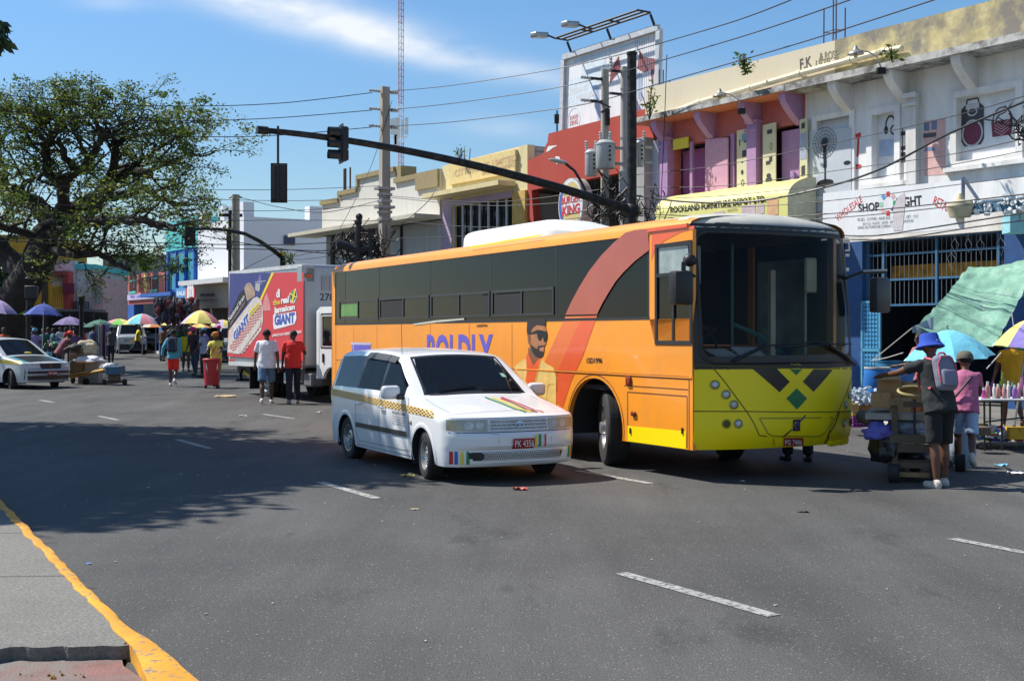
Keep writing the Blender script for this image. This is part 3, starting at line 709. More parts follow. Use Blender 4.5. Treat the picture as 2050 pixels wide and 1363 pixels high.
mb.poly([(0,va),((a1-a0).length,va),((a1-a0).length,7.06),(0,7.14)],(),lambda u,v,d:tuple(a0.lerp(a1,u/(a1-a0).length)+Vector((0,0,v))+F1.n*d),0,.05)
mb.build('shutter',W_PINK,root,smooth=False)
mb=MB();F1.bx(mb,u_(1562),u_(1600),va,7.0,-.06,-.1);mb.build('shutter',W_PURPLE,root,smooth=False)
mb=MB();F1.bx(mb,u_(1354),u_(1384),7.0,7.3,.085,.13);mb.build('sign_panel',YEL,root,smooth=False)
POSTY=M_('poster_cream_yellow',(0.66,0.62,0.40),rough=0.6,var=0.15,scale=1.2)
def poster(px0,px1,y0a,y0b,y1a,y1b,items):
 F=F1.off(0.15);mb=MB();mb.poly([F.uv(px0,y1a),F.uv(px1,y1b),F.uv(px1,y0b),F.uv(px0,y0a)],(),F.F,0,-.03)
 mb.build('poster',POSTY,root,smooth=False)
 mb=MB()
 for (kind,x,y,w,h)in items:
  c=F.uv(x,y);s=F.uv(x+10,y)[0]-c[0];w*=s/20;h*=s/17
  if kind=='r':mb.poly([(c[0]-w,c[1]-h),(c[0]+w,c[1]-h*.8),(c[0]+w,c[1]+h),(c[0]-w,c[1]+h*.8)],(),F.F,.006)
  elif kind=='o':ring(mb,F.F,c,w,h,w*.35,.006)
  elif kind=='d':disc(mb,F.F,c,w,h,.006)
 mb.build('poster_print',M_('charcoal_print',(0,0,0)),root,smooth=False,recalc=False)
poster(1475,1510,262,255,378,373,[('r',1496,276,13,11),('r',1481,286,2,9),('r',1493,307,14,9),('d',1486,345,5,6),('r',1486,325,3,2),('o',1503,338,4,8),('o',1487,366,6,8)])
poster(1527,1553,251,245,373,366,[('r',1541,264,10,6),('o',1544,293,5,9),('r',1543,319,6,7),('r',1538,326,9,5),('d',1539,352,9,6),('r',1539,360,12,5)])
poster(1601,1616,240,236,365,361,[('r',1608,252,7,8),('r',1608,342,7,14)])
mb=MB();F=F1.off(.157);mb.poly([F.uv(1602,320),F.uv(1614,318),F.uv(1614,266),F.uv(1602,268)],(),F.F,0);mb.build('poster_print',M_('poster_blue_fridge',(0.35,0.40,0.55)),root,smooth=False,recalc=False)
mb=MB();F=F1.off(.158);mb.poly([F.uv(1485,284),F.uv(1509,280),F.uv(1509,266),F.uv(1485,269)],(),F.F,0.008);mb.build('poster_print',M_('poster_screen_blue',(0.22,0.33,0.45)),root,smooth=False,recalc=False)
mb=MB();F1.bx(mb,UA-.35,UB,ve_+.001,ve_+.02,-0.25,0.73);mb.build('soffit',W_ORSOF,root,smooth=False)
mb=MB();F1.bx(mb,UA-.5,UB,ve_+.02,ve_+.17,-0.25,0.76);mb.build('eave',M_('eave_concrete',(0,0,0)),root,smooth=False)
for px in (1341,1428,1517,1600):bracket(F1,root,u_(px)-.1,0.22,ve_+.001,0.75,0.64,W_PURPLE)
mb=MB();F1.bx(mb,UA-.25,us-.002,ve_+.17,8.89,.15,.35);mb.build('parapet',W_CREAM,root,smooth=False)
mb=MB();F1.bx(mb,UA,UB,7.98,8.05,0.14,-11);mb.build('roof',W_ROOF,root,smooth=False)
mb=MB();F1.bx(mb,UA-.02,UA+.2,0.14,8.8,-0.26,-11);mb.build('side_wall',W_WHITE,root,smooth=False)
mb=MB();F1.bx(mb,UA,UB,0.14,3.4,-.2,-.4);F1.bx(mb,UA,UA+.4,.14,3.4,0,-.3);F1.bx(mb,UB-.4,UB-.002,.14,3.4,0,-.3);mb.build('shop_front',M_('plum_wall',(0.62,0.24,0.26),rough=0.8),root,smooth=False)
mb=MB();F1.bx(mb,u_(1308),UA-.021,0.14,7.4,0.05,-0.4);mb.build('flank_wall',M_('bluish_white_wall',(0.50,0.53,0.60),rough=0.9,var=0.1,dirt=0.7,dcol=(0.3,0.3,0.33),streak=True),root,smooth=False)
q=MB();P1=F1.off(0.47);pts=[(1333,230),(1400,205),(1500,177),(1600,148),(1700,121),(1770,103),(1806,97)]
q.tube([P1.F(*P1.uv(*p))for p in pts],.075,10)
for p in pts[1:-1]:c=P1.uv(*p);q.tube([P1.F(c[0]-.07,c[1],0),P1.F(c[0]+.07,c[1],0)],.09,10)
solo('water_pipe','long cream plastic pipe lying along the parapet above both shops','pipe',q,M_('cream_pipe',(0.68,0.60,0.42),rough=0.45,var=0.05))
for k,(px,py,fl)in enumerate(((1479,205,1),(1757,122,1))):
 q=thing('flood_lamp',('metal shade lamp on a gooseneck over the pink shop','metal shade lamp on a gooseneck over the white shop')[k],'lamp',group='gooseneck lamps on the eave')
 E=F1.off(.78);c=E.uv(px,py);t=MB()
 t.tube([E.F(c[0]+.1,c[1]-.28,-.05),E.F(c[0]+.08,c[1]+.05,.1),E.F(c[0]-.1,c[1]+.2,.2),E.F(c[0]-.32,c[1]+.27,.32)],.018,6);t.build('arm',GALV,q)
 t=MB();t.M=Matrix.Translation(Vector(E.F(c[0]-.35,c[1]+.17,.34)));t.lathe([(.19,0),(.175,.035),(.075,.09),(.045,.15),(.03,.2)],18);t.build('shade',M_('tin_shade',(0.34,0.33,0.30),rough=0.4,metal=0.4),q)
 t=MB();t.sphere(E.F(c[0]-.35,c[1]+.13,.34),.05,10,8);t.build('bulb',M_('bulb',(0.6,0.55,0.3),rough=0.2),q)
 t=MB();t.cbox(E.F(c[0]+.1,c[1]-.25,0),(.18,.14,.14));t.build('mount',BLK2,q)
aw=thing('awning_sign','yellow barrel awning lettered ROCKLAND FURNITURE DEPOT LTD.','awning')
AWY=M_('awning_yellow',(0.70,0.66,0.22),rough=0.5,var=0.06,scale=1.5,dirt=0.2,dcol=(0.6,0.5,0.4))
ua,ub=F1.off(1.0).uv(1318,400)[0],F1.off(1.0).uv(1585,400)[0]
zt_,zb_=5.66,4.3
ys=[]
for i in range(11):
 a=i/10*PI/2;ys.append((0.14+1.0*math.sin(a),zt_-0.55*(1-math.cos(a))))
ys.append((1.14,zb_))
mb=MB();mb.grid(30,len(ys),lambda i,j:F1.F(ua+(ub-ua)*i/29,ys[j][1]+noise.noise((i*.5,j*.3,0))*.012,ys[j][0]))
mb.build('canopy',AWY,aw)
mb=MB()
for x in (ua,ub):mb.poly([(d,z)for d,z in ys]+[(.14,zb_)],(),lambda p,q_,e:F1.F(x,q_,p),0)
mb.build('end_panel',M_('awning_end_cream',(0.62,0.60,0.42),rough=0.6),aw,smooth=False)
AF=F1.off(1.145)
word('ROCKLAND FURNITURE DEPOT LTD.',(1342,427),(1534,405),(1533,391),(1342,414),AF,BLK,aw,bold=.025)
word('- KINGSTON -',(1455,425),(1478,422),(1478,416),(1455,419),AF,GREYD,aw,bold=.0)
mb=MB()
for (x0,x1,y0,y1)in ((1485,1512,412,432),(1515,1530,410,430),(1430,1450,425,436)):mb.poly([AF.uv(x0,y1),AF.uv(x1,y1-3),AF.uv(x1,y0-3),AF.uv(x0,y0)],(),AF.F,.002)
mb.build('faded_picture',M_('faded_lilac',(0.60,0.48,0.50)),aw,smooth=False,recalc=False)
mb=MB();mb.poly([AF.uv(1536,432),AF.uv(1558,430),AF.uv(1558,398),AF.uv(1536,400)],(),AF.F,.003);mb.build('faded_picture',M_('faded_orange',(0.70,0.42,0.22)),aw,smooth=False,recalc=False)
for (cx,base,label,hh)in ((1674,8.9,'four rusty starter bars rising from the stained yellow parapet',1.15),(1327,7.9,'rusty starter bars beside the billboard at the pink shop corner',1.6)):
 q=MB();uu=u_(cx)
 for dx,dd in ((-.22,0),(-.05,-.25),(.08,0),(.28,-.2)):q.tube([F1.F(uu+dx,base-.1,.2+dd),F1.F(uu+dx+.01,base+hh*(1-abs(dx)),.2+dd)],.018,5)
 q.tube([F1.F(uu-.22,base+.3,.2),F1.F(uu+.08,base+.3,.2),F1.F(uu+.28,base+.3,0),F1.F(uu-.05,base+.28,-.05),F1.F(uu-.22,base+.3,.2)],.01,4)
 solo('starter_bars',label,'rebar',q,RUST)
root=thing('restaurant_building','brick red building with a dark open upper floor under the billboard','building')
uL=u_(1056);uR=u_(1308)
mb=MB()
tl1=F1.uv(1056,327)[1];tl2=F1.uv(1097,300)[1]
hp=[(u_(1064),F1.uv(1064,381)[1]),(u_(1078),3.2),(u_(1284),3.2),(u_(1284),F1.uv(1284,338)[1])]
out=[(uL,.14),(uR,.14),(uR,8.4),(u_(1098),8.32),(u_(1096),8.05),(u_(1092),7.95),(u_(1088),7.72),(uL,7.55)]
mb.poly(out,[hp],F1.F,0,-.3);mb.build('wall',W_RED,root,smooth=False)
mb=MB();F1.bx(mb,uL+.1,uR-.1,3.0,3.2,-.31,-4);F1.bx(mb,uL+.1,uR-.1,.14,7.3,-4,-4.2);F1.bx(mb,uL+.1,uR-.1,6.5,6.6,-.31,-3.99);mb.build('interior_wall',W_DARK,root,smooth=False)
mb=MB()
for px in (1104,1108,1160,1215):F1.bx(mb,u_(px),u_(px)+.06,3.2,6.2,-.5,-.55)
mb.build('window_frame',BLK2,root,smooth=False)
mb=MB();F1.bx(mb,uL,uR,7.45,7.52,-.3,-11);mb.build('roof',W_ROOF,root,smooth=False)
mb=MB();F1.bx(mb,u_(1288),u_(1308),0.14,F1.uv(1300,278)[1],.02,.35);mb.build('pier',W_GREY,root,smooth=False)
mb=MB();mb.poly([F1.uv(1093,305),F1.uv(1100,302),F1.uv(1112,292),F1.uv(1109,297),F1.uv(1116,291),F1.uv(1098,293)],(),F1.F,.006);mb.poly([F1.uv(1114,330),F1.uv(1122,322),F1.uv(1120,314),F1.uv(1112,313)],(),F1.F,.006);mb.build('bare_plaster',WHT,root,smooth=False)
bb=thing('billboard','large weathered white billboard with burgundy flashes on the red building roof','billboard')
BF=F1.off(-.6)
TL,TR,BR,BL=BF.uv(1131,116),BF.uv(1322,56),BF.uv(1317,252),BF.uv(1127,285)
zt1=(TL[1]+TR[1])/2;zb1=(BL[1]+BR[1])/2
def bbu(a,b):return (BL[0]+(BR[0]-BL[0])*a,BL[1]*(1-a)*(1-b)+BR[1]*a*(1-b)+TR[1]*a*b+TL[1]*(1-a)*b)
def bpx(px,py):return BF.uv(px,py)
mb=MB();mb.poly([BL,BR,TR,TL],(),BF.F,0,-.12);mb.build('board',M_('billboard_white',(0.80,0.81,0.82),rough=0.6,var=0.05,dirt=0.25,streak=True),bb,smooth=False)
mb=MB()
for (a,b)in ((BL,BR),(TL,TR)):
 mb.poly([(a[0],a[1]-.09),(b[0],b[1]-.09),(b[0],b[1]+.09),(a[0],a[1]+.09)],(),BF.F,.001,.12)
for (a,b)in ((BL,TL),(BR,TR)):
 mb.poly([(a[0]-.09,a[1]+.091),(a[0]+.09,a[1]+.091),(b[0]+.09,b[1]-.091),(b[0]-.09,b[1]-.091)],(),BF.F,.0015,.11)
mb.build('frame',M_('billboard_frame',(0.50,0.53,0.56),rough=0.5),bb,smooth=False)
mb=MB()
for i in range(1,46):
 a=bbu(i/46,.03);b=bbu(i/46,.97)
 w=.0012 if i<36 else .007
 mb.poly([(a[0]-w,a[1]),(a[0]+w,a[1]),(b[0]+w,b[1]),(b[0]-w,b[1])],(),BF.F,.012)
mb.build('slat_gaps',M_('slat_line_grey',(0.34,0.36,0.39)),bb,smooth=False,recalc=False)  # thin grey lines drawn for the gaps between the slats
def bpoly(name,m,pts,d=.006):
 mb=MB();mb.poly([bpx(*p)for p in pts],(),BF.F,d);mb.build(name,m,bb,smooth=False,recalc=False)
BURG=M_('faded_burgundy',(0.26,0.05,0.055),rough=0.6)
bpoly('picture',M_('billboard_pale_blue',(0.66,0.75,0.80)),[(1134,218),(1170,206),(1205,170),(1215,105),(1176,118),(1168,150),(1134,165)],.004)
bpoly('picture',M_('billboard_steel_blue',(0.40,0.52,0.68)),[(1184,170),(1198,172),(1204,245),(1198,246),(1190,205)],.005)
bpoly('picture',BURG,[(1281,100),(1288,115),(1312,118),(1311,140),(1305,168),(1303,140),(1290,146),(1276,138)])
bpoly('picture',BURG,[(1239,112),(1243,140),(1228,158),(1221,168),(1223,140)])
bpoly('picture',M_('billboard_steel_blue',(0,0,0)),[(1286,150),(1284,200),(1277,198),(1277,145)])
bpoly('picture',M_('billboard_sky_band',(0.50,0.66,0.78)),[(1150,126),(1300,80),(1300,74),(1150,119)],.0055)
BF2=BF
mb=MB();put_text(mb,'BURGER',[bpx(1141,241),bpx(1158,236),bpx(1158,228),bpx(1141,233)],BF.F,.008,.02);put_text(mb,'KING',[bpx(1141,253),bpx(1157,248),bpx(1157,238),bpx(1141,243)],BF.F,.008,.03);mb.build('logo_lettering',M_('faded_red_logo',(0.62,0.30,0.30)),bb,smooth=False,recalc=False)
mb=MB();c=bpx(1149,241);ring(mb,BF.F,c,.34,.42,.04,.007);mb.build('logo_ring',M_('billboard_pale_blue',(0,0,0)),bb,smooth=False,recalc=False)
mb=MB();put_text(mb,'NOTHING',[bpx(1137,192),bpx(1176,180),bpx(1176,168),bpx(1137,180)],BF.F,.008,.03);put_text(mb,'TO WISH FOR',[bpx(1137,208),bpx(1195,190),bpx(1195,179),bpx(1137,197)],BF.F,.008,.02);mb.build('lettering',WHT,bb,smooth=False,recalc=False)
mb=MB()
def G(px,py,d):F=BF.off(d);return Vector(F.F(*F.uv(px,py)))
zz=lambda p,z:Vector((p.x,p.y,z))
ga,gb=bbu(.12,1),bbu(.99,1)
zg=TR[1]+.35
L1=[Vector(BF.F(ga[0]+(gb[0]-ga[0])*k,TL[1]+.45+(TR[1]-TL[1])*(.12+.88*k),d))for d in (.25,.5,.75)for k in (0,1)]
for i in (0,2,4):mb.tube([L1[i],L1[i+1]],.035,6)
for k in (0,.33,.66,1):mb.tube([L1[0].lerp(L1[1],k),L1[4].lerp(L1[5],k)],.03,6)
for k in (0,.5,1):
 p=L1[0].lerp(L1[1],k);mb.tube([p-Vector((0,0,.05)),Vector(BF.F(ga[0]+(gb[0]-ga[0])*k,TL[1]+(TR[1]-TL[1])*(.12+.88*k),.05))],.04,6)
mb.build('gantry',BLK,bb)
for k in (0.0,.40):
 p=L1[4].lerp(L1[5],k);q=p+F1.n*.25+Vector((0,0,.05))
 mb=MB();mb.tube([L1[2].lerp(L1[3],k),p,q],.03,6);h=mb.build('lamp_arm',BLK,bb)
 mb=MB();mb.M=Matrix.Translation(q+F1.n*.28-F1.u*.1)@Matrix.Rotation(math.atan2(F1.n.y,F1.n.x)+.25,4,'Z')@Matrix.Rotation(R(8),4,'Y');mb.bevbox(-.32,.32,-.15,.15,-.09,.09,.05);mb.build('floodlight',M_('lamp_grey',(0.36,0.38,0.38),rough=0.35,metal=0.4),bb)
ov=thing('oval_sign','tilted oval restaurant sign with red lettering and blue rim in front of the red building','sign')
OF=F1.off(1.6);c=OF.uv(1142,410);ru=0.62;rv=0.80
mb=MB();mb.poly([(c[0]+ru*math.cos(2*PI*i/40),c[1]+rv*math.sin(2*PI*i/40))for i in range(40)],(),OF.F,0,-.38);mb.build('body',M_('oval_side_grey',(0.42,0.38,0.35),rough=0.5,var=0.1,dirt=0.4),ov,autos=30)
mb=MB();disc(mb,OF.F,c,ru*.97,rv*.97,.004,40);mb.build('face',M_('oval_face',(0.72,0.73,0.76),rough=0.4),ov,smooth=False,recalc=False)
mb=MB()
o=[(c[0]+ru*.93*math.cos(t),c[1]+rv*.93*math.sin(t))for t in [R(120+i*12)for i in range(18)]]
i_=[(c[0]+.03+ru*.76*math.cos(t),c[1]+rv*.82*math.sin(t))for t in [R(120+i*12)for i in range(18)]][::-1]
mb.poly(o+i_,(),OF.F,.007);mb.build('blue_swoosh',M_('logo_blue',(0.05,0.13,0.42)),ov,smooth=False,recalc=False)
for s in (1,-1):
 mb=MB();pts=[(c[0]+.06+ru*.66*math.cos(R(a)),c[1]+s*(.26+rv*.52*math.sin(R(a))))for a in range(0,181,12)];mb.poly(pts,(),OF.F,.008);mb.build('bun',M_('logo_bun',(0.62,0.48,0.20)),ov,smooth=False,recalc=False)
mb=MB();put_text(mb,'BURGER',[(c[0]-.45,c[1]+.02),(c[0]+.5,c[1]+.06),(c[0]+.5,c[1]+.3),(c[0]-.45,c[1]+.24)],OF.F,.011,.03);put_text(mb,'KING',[(c[0]-.4,c[1]-.34),(c[0]+.48,c[1]-.28),(c[0]+.48,c[1]+.02),(c[0]-.4,c[1]-.02)],OF.F,.011,.04);mb.build('lettering',RED,ov,smooth=False,recalc=False)
mb=MB();mb.tube([OF.F(c[0]+.1,.14,-.2),OF.F(c[0]+.1,c[1]-rv+.05,-.2)],.09,10);mb.build('post',BLK2,ov)
root=thing('shop_building','pale yellow fabric shop with a faded raised sign and tall gridded windows','building')
yl,yr=u_(885),u_(1056)-.005
mb=MB()
wl,wr,wt=u_(905),u_(1028),F1.uv(905,414)[1]
mb.poly([(yl,.14),(yr,.14),(yr,8.12),(yl,8.02)],[[(wl,2.6),(wr,2.6),(wr,wt),(wl,wt)]],F1.F,0,-.3);mb.build('wall',W_YEL,root,smooth=False)
mb=MB();F1.bx(mb,yl+.01,wl,.15,F1.uv(884,400)[1],.001,.03);F1.bx(mb,wl,wr,wt,F1.uv(905,402)[1],.001,.03);mb.build('lilac_band',M_('lilac_wall',(0.42,0.33,0.45),rough=0.8,dirt=0.2),root,smooth=False)
mb=MB();a=F1.uv(884,398)[1];F1.bx(mb,yl-.2,u_(1034),a-.02,a+.14,.031,.75);mb.build('canopy',W_YEL,root,smooth=False)
mb=MB();s0,s1=F1.uv(904,350),F1.uv(1037,315)
z0,z1=F1.uv(904,371)[1],F1.uv(904,329)[1]
F1.bx(mb,s0[0],s1[0],z0,z1,.002,.12);mb.build('sign_relief',M_('relief_yellow',(0.68,0.54,0.24),rough=0.8,var=0.1,dirt=0.3,dcol=(0.6,0.4,0.25)),root,smooth=False)
SF=F1.off(.122)
word('CITY FABRIC LIMITED',(910,356),(1033,322),(1033,309),(910,341),SF,M_('faded_salmon',(0.58,0.38,0.22),rough=0.8),root,bold=.03)
word('UPHOLSTERY & FURNISHINGS',(965,352),(1030,334),(1030,325),(965,343),SF,M_('faded_salmon',(0,0,0)),root,bold=.01)
mb=MB();nx=7;sx=(wr-wl)/nx
WF=M_('white_window_frame',(0.55,0.54,0.58),rough=0.5)
for i in range(nx+1):F1.bx(mb,wl+sx*i-.035,wl+sx*i+.035,2.6,wt,-.08,-.14)
rr=random.Random(4)
for i in range(nx):zc=4.5+(.25 if i%2 else -.2)+(.3 if i>4 else 0);F1.bx(mb,wl+sx*i+.036,wl+sx*(i+1)-.036,zc,zc+.07,-.085,-.135)
mb.build('window_frame',WF,root,smooth=False)
mb=MB();F1.bx(mb,wl,wr,2.6,wt,-.2,-.24);mb.build('window_pane',DGLASS,root,smooth=False)
mb=MB();F1.bx(mb,u_(1030),yr,.15,F1.uv(1030,385)[1],.002,.10);mb.build('pier',M_('ochre_wall',(0.55,0.36,0.10),rough=0.8,dirt=0.2),root,smooth=False)
mb=MB();F1.bx(mb,yl,yr,7.9,7.95,-.31,-10);mb.build('roof',W_ROOF,root,smooth=False)
mb=MB();F1.bx(mb,yr-.2,yr,.14,8.1,-.31,-10);mb.build('side_wall',W_GREY,root,smooth=False)
q=MB();uu=u_(1066);q.tube([F1.F(yr-.1,8.1,-1.3),F1.F(yr-.1,9.4,-1.3)],.03,6);q.cbox(F1.F(yr-.05,9.1,-1.25),(.16,.16,.3));q.cbox(F1.F(yr-.05,8.0,-1.25),(.12,.12,.3))
solo('roof_antenna','short dark roof antenna standing on the corner of the pale yellow shop','antenna',q,BLK2)
q=MB();rr=random.Random(2)
for i in range(7):x=u_(899)+rr.uniform(-.3,.6);q.tube([F1.F(x,7.95,-.5),F1.F(x+rr.uniform(-.1,.1),7.95+rr.uniform(.3,.9),-.5)],.015,4)
solo('starter_bars','thin rusty bars rising behind the left corner of the pale yellow shop','rebar',q,RUST)
root=thing('shop_building','off white building with a stepped olive-trimmed parapet and thin canopy','building')
W_OFF=M_('offwhite_wall',(0.62,0.60,0.55),rough=0.85,var=0.04,dirt=0.2,dcol=(0.45,0.42,0.37),streak=True)
steps=[(649,683,406,396),(683,720,386,377),(720,796,353,336),(796,840,360,350),(840,886,350,340)]
zs=[F1.uv((a+b)/2,(c+d)/2)[1]for a,b,c,d in steps]
wl_,wr_=u_(649),u_(885)-.005
pts=[(wl_,6.05)];pts+=[(wr_,6.05)]
for (a,b,c,d),z in list(zip(steps,zs))[::-1]:
 bx_=min(u_(b),wr_);pts+=[(bx_,z),(u_(a),z)]
mb=MB();mb.poly(pts,(),F1.F,0.1,-.2);mb.build('wall',W_OFF,root,smooth=False)
mb=MB()
for (a,b,c,d),z in zip(steps,zs):
 e=-.05 if a==649 else 0
 F1.bx(mb,u_(a)+e,min(u_(b),wr_),z-(.62 if a==840 else .16),z+.03,.101,.2)
 F1.bx(mb,u_(a),min(u_(b),wr_),z+.001,z+.031,.1,-.25)
mb.build('coping',W_OLIVE,root,smooth=False)
mb=MB()
for px,z0_,z1_ in ((685,zs[0],zs[1]),(721,zs[1],zs[2])):F1.bx(mb,u_(px)-.06,u_(px)+.1,z0_+.04,z1_-.17,.102,.19)
F1.bx(mb,u_(796),u_(807),zs[3]+.035,zs[2]+.03,.101,-.6)
mb.build('coping',W_OLIVE,root,smooth=False)
mb=MB();F1.bx(mb,wl_-1.2,wr_+.02,6.05,6.2,-.2,1.2);mb.build('canopy',M_('canopy_cream',(0.55,0.52,0.42),rough=0.85,var=0.08,dirt=0.3),root,smooth=False)
mb=MB();F1.bx(mb,wl_,wr_,.5,6.05,-.1,-.3);mb.build('lower_wall',M_('bluegrey_wall',(0.44,0.46,0.46),rough=0.8,dirt=0.3,dcol=(0.3,0.3,0.28),streak=True),root,smooth=False)
mb=MB();F1.bx(mb,u_(694),u_(745),F1.uv(694,480)[1],F1.uv(694,450)[1],-.09,-.03);mb.build('window',M_('maroon_window',(0.12,0.02,0.02),rough=0.4),root,smooth=False)
mb=MB();F1.bx(mb,wl_,wr_,6.2,6.3,-.21,-12);F1.bx(mb,wl_,wl_+.2,.5,6.2,-.31,-12);mb.build('roof',W_OFF,root,smooth=False)
mb=MB()
for px in (665,801):mb.tube([F1.F(u_(px),2,-.05),F1.F(u_(px),6.05,-.05)],.05,6)
mb.build('downpipe',BLK2,root)
q=MB()
for px in (664,667,676):q.tube([F1.F(u_(px),7.9,-.6),F1.F(u_(px),9.0,-.6)],.04,5)
solo('starter_bars','rusty bars standing on the left end of the stepped parapet','rebar',q,RUST)
root=thing('office_building','large plain white building with a shaded windowless end wall behind the box truck','building')
WB=M_('bright_white_wall',(0.74,0.75,0.78),rough=0.8,var=0.03,dirt=0.1,dcol=(0.5,0.5,0.52))
cu=u_(488);cu2=u_(396)
zt2=F1.uv(488,412)[1];zt3=F1.uv(488,433)[1]
mb=MB();F1.bx(mb,cu2,cu,4.6,zt3,0,-14);mb.build('upper_wall',WB,root,smooth=False)
mb=MB()
for px in (396,440,478):F1.bx(mb,u_(px),u_(px)+.55,zt3-.001,zt3+.75,-.02,-.6)
F1.bx(mb,cu-.6,cu-.001,zt3-.001,zt3+.72,-3.6,-4.6);F1.bx(mb,cu-.6,cu-.001,zt3,zt3+.25,-9.3,-10.1)
mb.build('parapet_stub',WB,root,smooth=False)
mb=MB();F1.bx(mb,cu2,cu,4.35,4.6,-14,1.1);mb.build('canopy',M_('canopy_white',(0.6,0.6,0.6)),root,smooth=False)
mb=MB();F1.bx(mb,cu2,cu-.01,3.1,4.35,.55,.4);mb.build('fascia',M_('taupe_fascia',(0.30,0.28,0.24),rough=0.8),root,smooth=False)
word('APPLIANCES',(400,594),(430,593),(430,587),(400,588),F1.off(.56),BLK,root,bold=.04)
word('REPAIRS & PARTS',(394,605),(436,604),(436,598),(394,599),F1.off(.56),GREYD,root,bold=.02)
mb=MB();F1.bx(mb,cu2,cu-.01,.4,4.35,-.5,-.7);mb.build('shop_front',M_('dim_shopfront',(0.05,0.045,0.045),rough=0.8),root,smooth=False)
mb=MB();F1.bx(mb,cu-.3,cu-.001,.4,4.6,-.0,-14);mb.build('end_wall',WB,root,smooth=False)
EF=Face(F1.F(cu,0)[0],F1.F(cu,0)[1],math.atan2(0.556,0.831))
a=EF.uv(568,490);b=EF.uv(589,473)
mb=MB();EF.bx(mb,a[0],b[0],a[1],b[1],.01,.12);mb.build('wall_vent',M_('navy_panel',(0.03,0.05,0.10),rough=0.5),root,smooth=False)
root=thing('balcony_building','narrow turquoise and blue building with a planted balcony','building')
a0,a1=u_(331),u_(395)
TEAL=M_('turquoise_wall',(0.08,0.50,0.50),rough=0.8,dirt=0.2);BLU=M_('cobalt_wall',(0.03,0.12,0.42),rough=0.7,dirt=0.2)
mb=MB();F1.bx(mb,a0,a1,F1.uv(360,500)[1],F1.uv(360,440)[1],0,-8);mb.build('upper_wall',TEAL,root,smooth=False)
mb=MB();F1.bx(mb,a0-.01,a1,.4,F1.uv(360,500)[1]-.001,-.05,-8.1);mb.build('wall',BLU,root,smooth=False)
mb=MB()
for px in (341,358,376):F1.bx(mb,u_(px),u_(px+10),4.3,F1.uv(360,508)[1],-.049,-.02)
mb.build('window',M_('teal_shutter',(0.05,0.30,0.33),rough=0.6),root,smooth=False)
mb=MB()
for px in (337,353,371,389):F1.bx(mb,u_(px),u_(px)+.16,4.0,F1.uv(360,503)[1],-.048,.1)
mb.build('mullion',M_('bright_blue',(0.05,0.2,0.6)),root,smooth=False)
mb=MB();F1.bx(mb,a0,a1,3.85,4.05,-.04,1.5);mb.build('balcony_slab',BLU,root,smooth=False)
mb=MB();x=a0
while x<a1:mb.cyl(F1.F(x,4.05,1.4),F1.F(x,4.95,1.4),.025,4);x+=.22
F1.bx(mb,a0,a1,4.95,5.0,1.36,1.44);mb.build('railing',BLK2,root,smooth=False)
mb=MB();F1.bx(mb,a0,a1,.4,3.85,-.04,.2);mb.build('shop_front',M_('dim_shopfront',(0,0,0)),root,smooth=False)
sgn=thing('banner','bright blue and red picture banner under the planted balcony','banner')
BN=F1.off(1.6);mb=MB();BN.quad(mb,[(352,602),(372,601),(372,576),(352,577)],0,-.05);mb.build('blue_half',SKYB,sgn,smooth=False)
mb=MB();BN.quad(mb,[(372.01,601),(390,600),(390,575),(372.01,576)],0,-.05);mb.build('red_half',RED,sgn,smooth=False)
mb=MB();put_text(mb,'SALE',[BN.uv(354,592),BN.uv(371,591),BN.uv(371,582),BN.uv(354,583)],BN.F,.004,.04)
for x in (377,381,385):disc(mb,BN.F,BN.uv(x,588),.22,.45,.004)
mb.build('print',WHT,sgn,smooth=False,recalc=False)
root=thing('balcony_building','low red and teal balcony building with a round yellow emblem and a lilac shop sign','building')
b0,b1=u_(256),u_(330)
CORAL=M_('coral_frame',(0.46,0.14,0.12),rough=0.7)
v=lambda px,py:F1.uv(px,py)[1]
mb=MB();F1.bx(mb,b0,b1,v(290,608),v(290,584),0,-.2);
for px in (256,274,283,302,318):F1.bx(mb,u_(px),u_(px)+.35,v(290,584),v(290,548),0.01,-.19)
F1.bx(mb,u_(318),b1,v(290,584),v(290,550),.0,-.2);F1.bx(mb,u_(283),u_(300),v(290,584),v(290,546),.0,-.2)
mb.build('balustrade',CORAL,root,smooth=False)
mb=MB()
for a,b in ((259,273),(303,316)):F1.bx(mb,u_(a),u_(b),v(290,586),v(290,581),.012,.06);F1.bx(mb,u_(a),u_(b),v(290,561),v(290,558),-.05,.03)
mb.build('teal_rail',TEAL,root,smooth=False)
mb=MB();disc(mb,F1.F,F1.uv(292,565),.5,.62,.008);mb.build('emblem',M_('emblem_yellow',(0.75,0.55,0.2)),root,smooth=False,recalc=False)
mb=MB();put_text(mb,'JUICY',[F1.uv(288,566),F1.uv(296,566),F1.uv(296,561),F1.uv(288,561)],F1.F,.012,.03);mb.build('emblem_print',RED,root,smooth=False,recalc=False)
mb=MB();F1.bx(mb,u_(258),u_(316),v(290,599),v(290,588),.013,.1);mb.build('sign_board',M_('lilac_sign',(0.55,0.55,0.75)),root,smooth=False)
word('FABRIC - JUNCTION - UPHOLSTERY',(261,599.5),(314,597),(314,588.5),(261,591),F1.off(.1),M_('violet_letters',(0.2,0.12,0.5)),root,bold=.04)
mb=MB();F1.bx(mb,b0,u_(268),.4,v(290,608)-.001,0,-.6);F1.bx(mb,u_(318),b1,.4,v(290,608)-.001,0,-.3);mb.build('pier',BLU,root,smooth=False)
mb=MB();F1.bx(mb,b0,b1,.4,v(290,608),-2.4,-2.6);F1.bx(mb,b0,b1,v(290,608),v(290,600),-.21,-8);mb.build('wall',M_('dim_grey_wall',(0.2,0.19,0.18)),root,smooth=False)
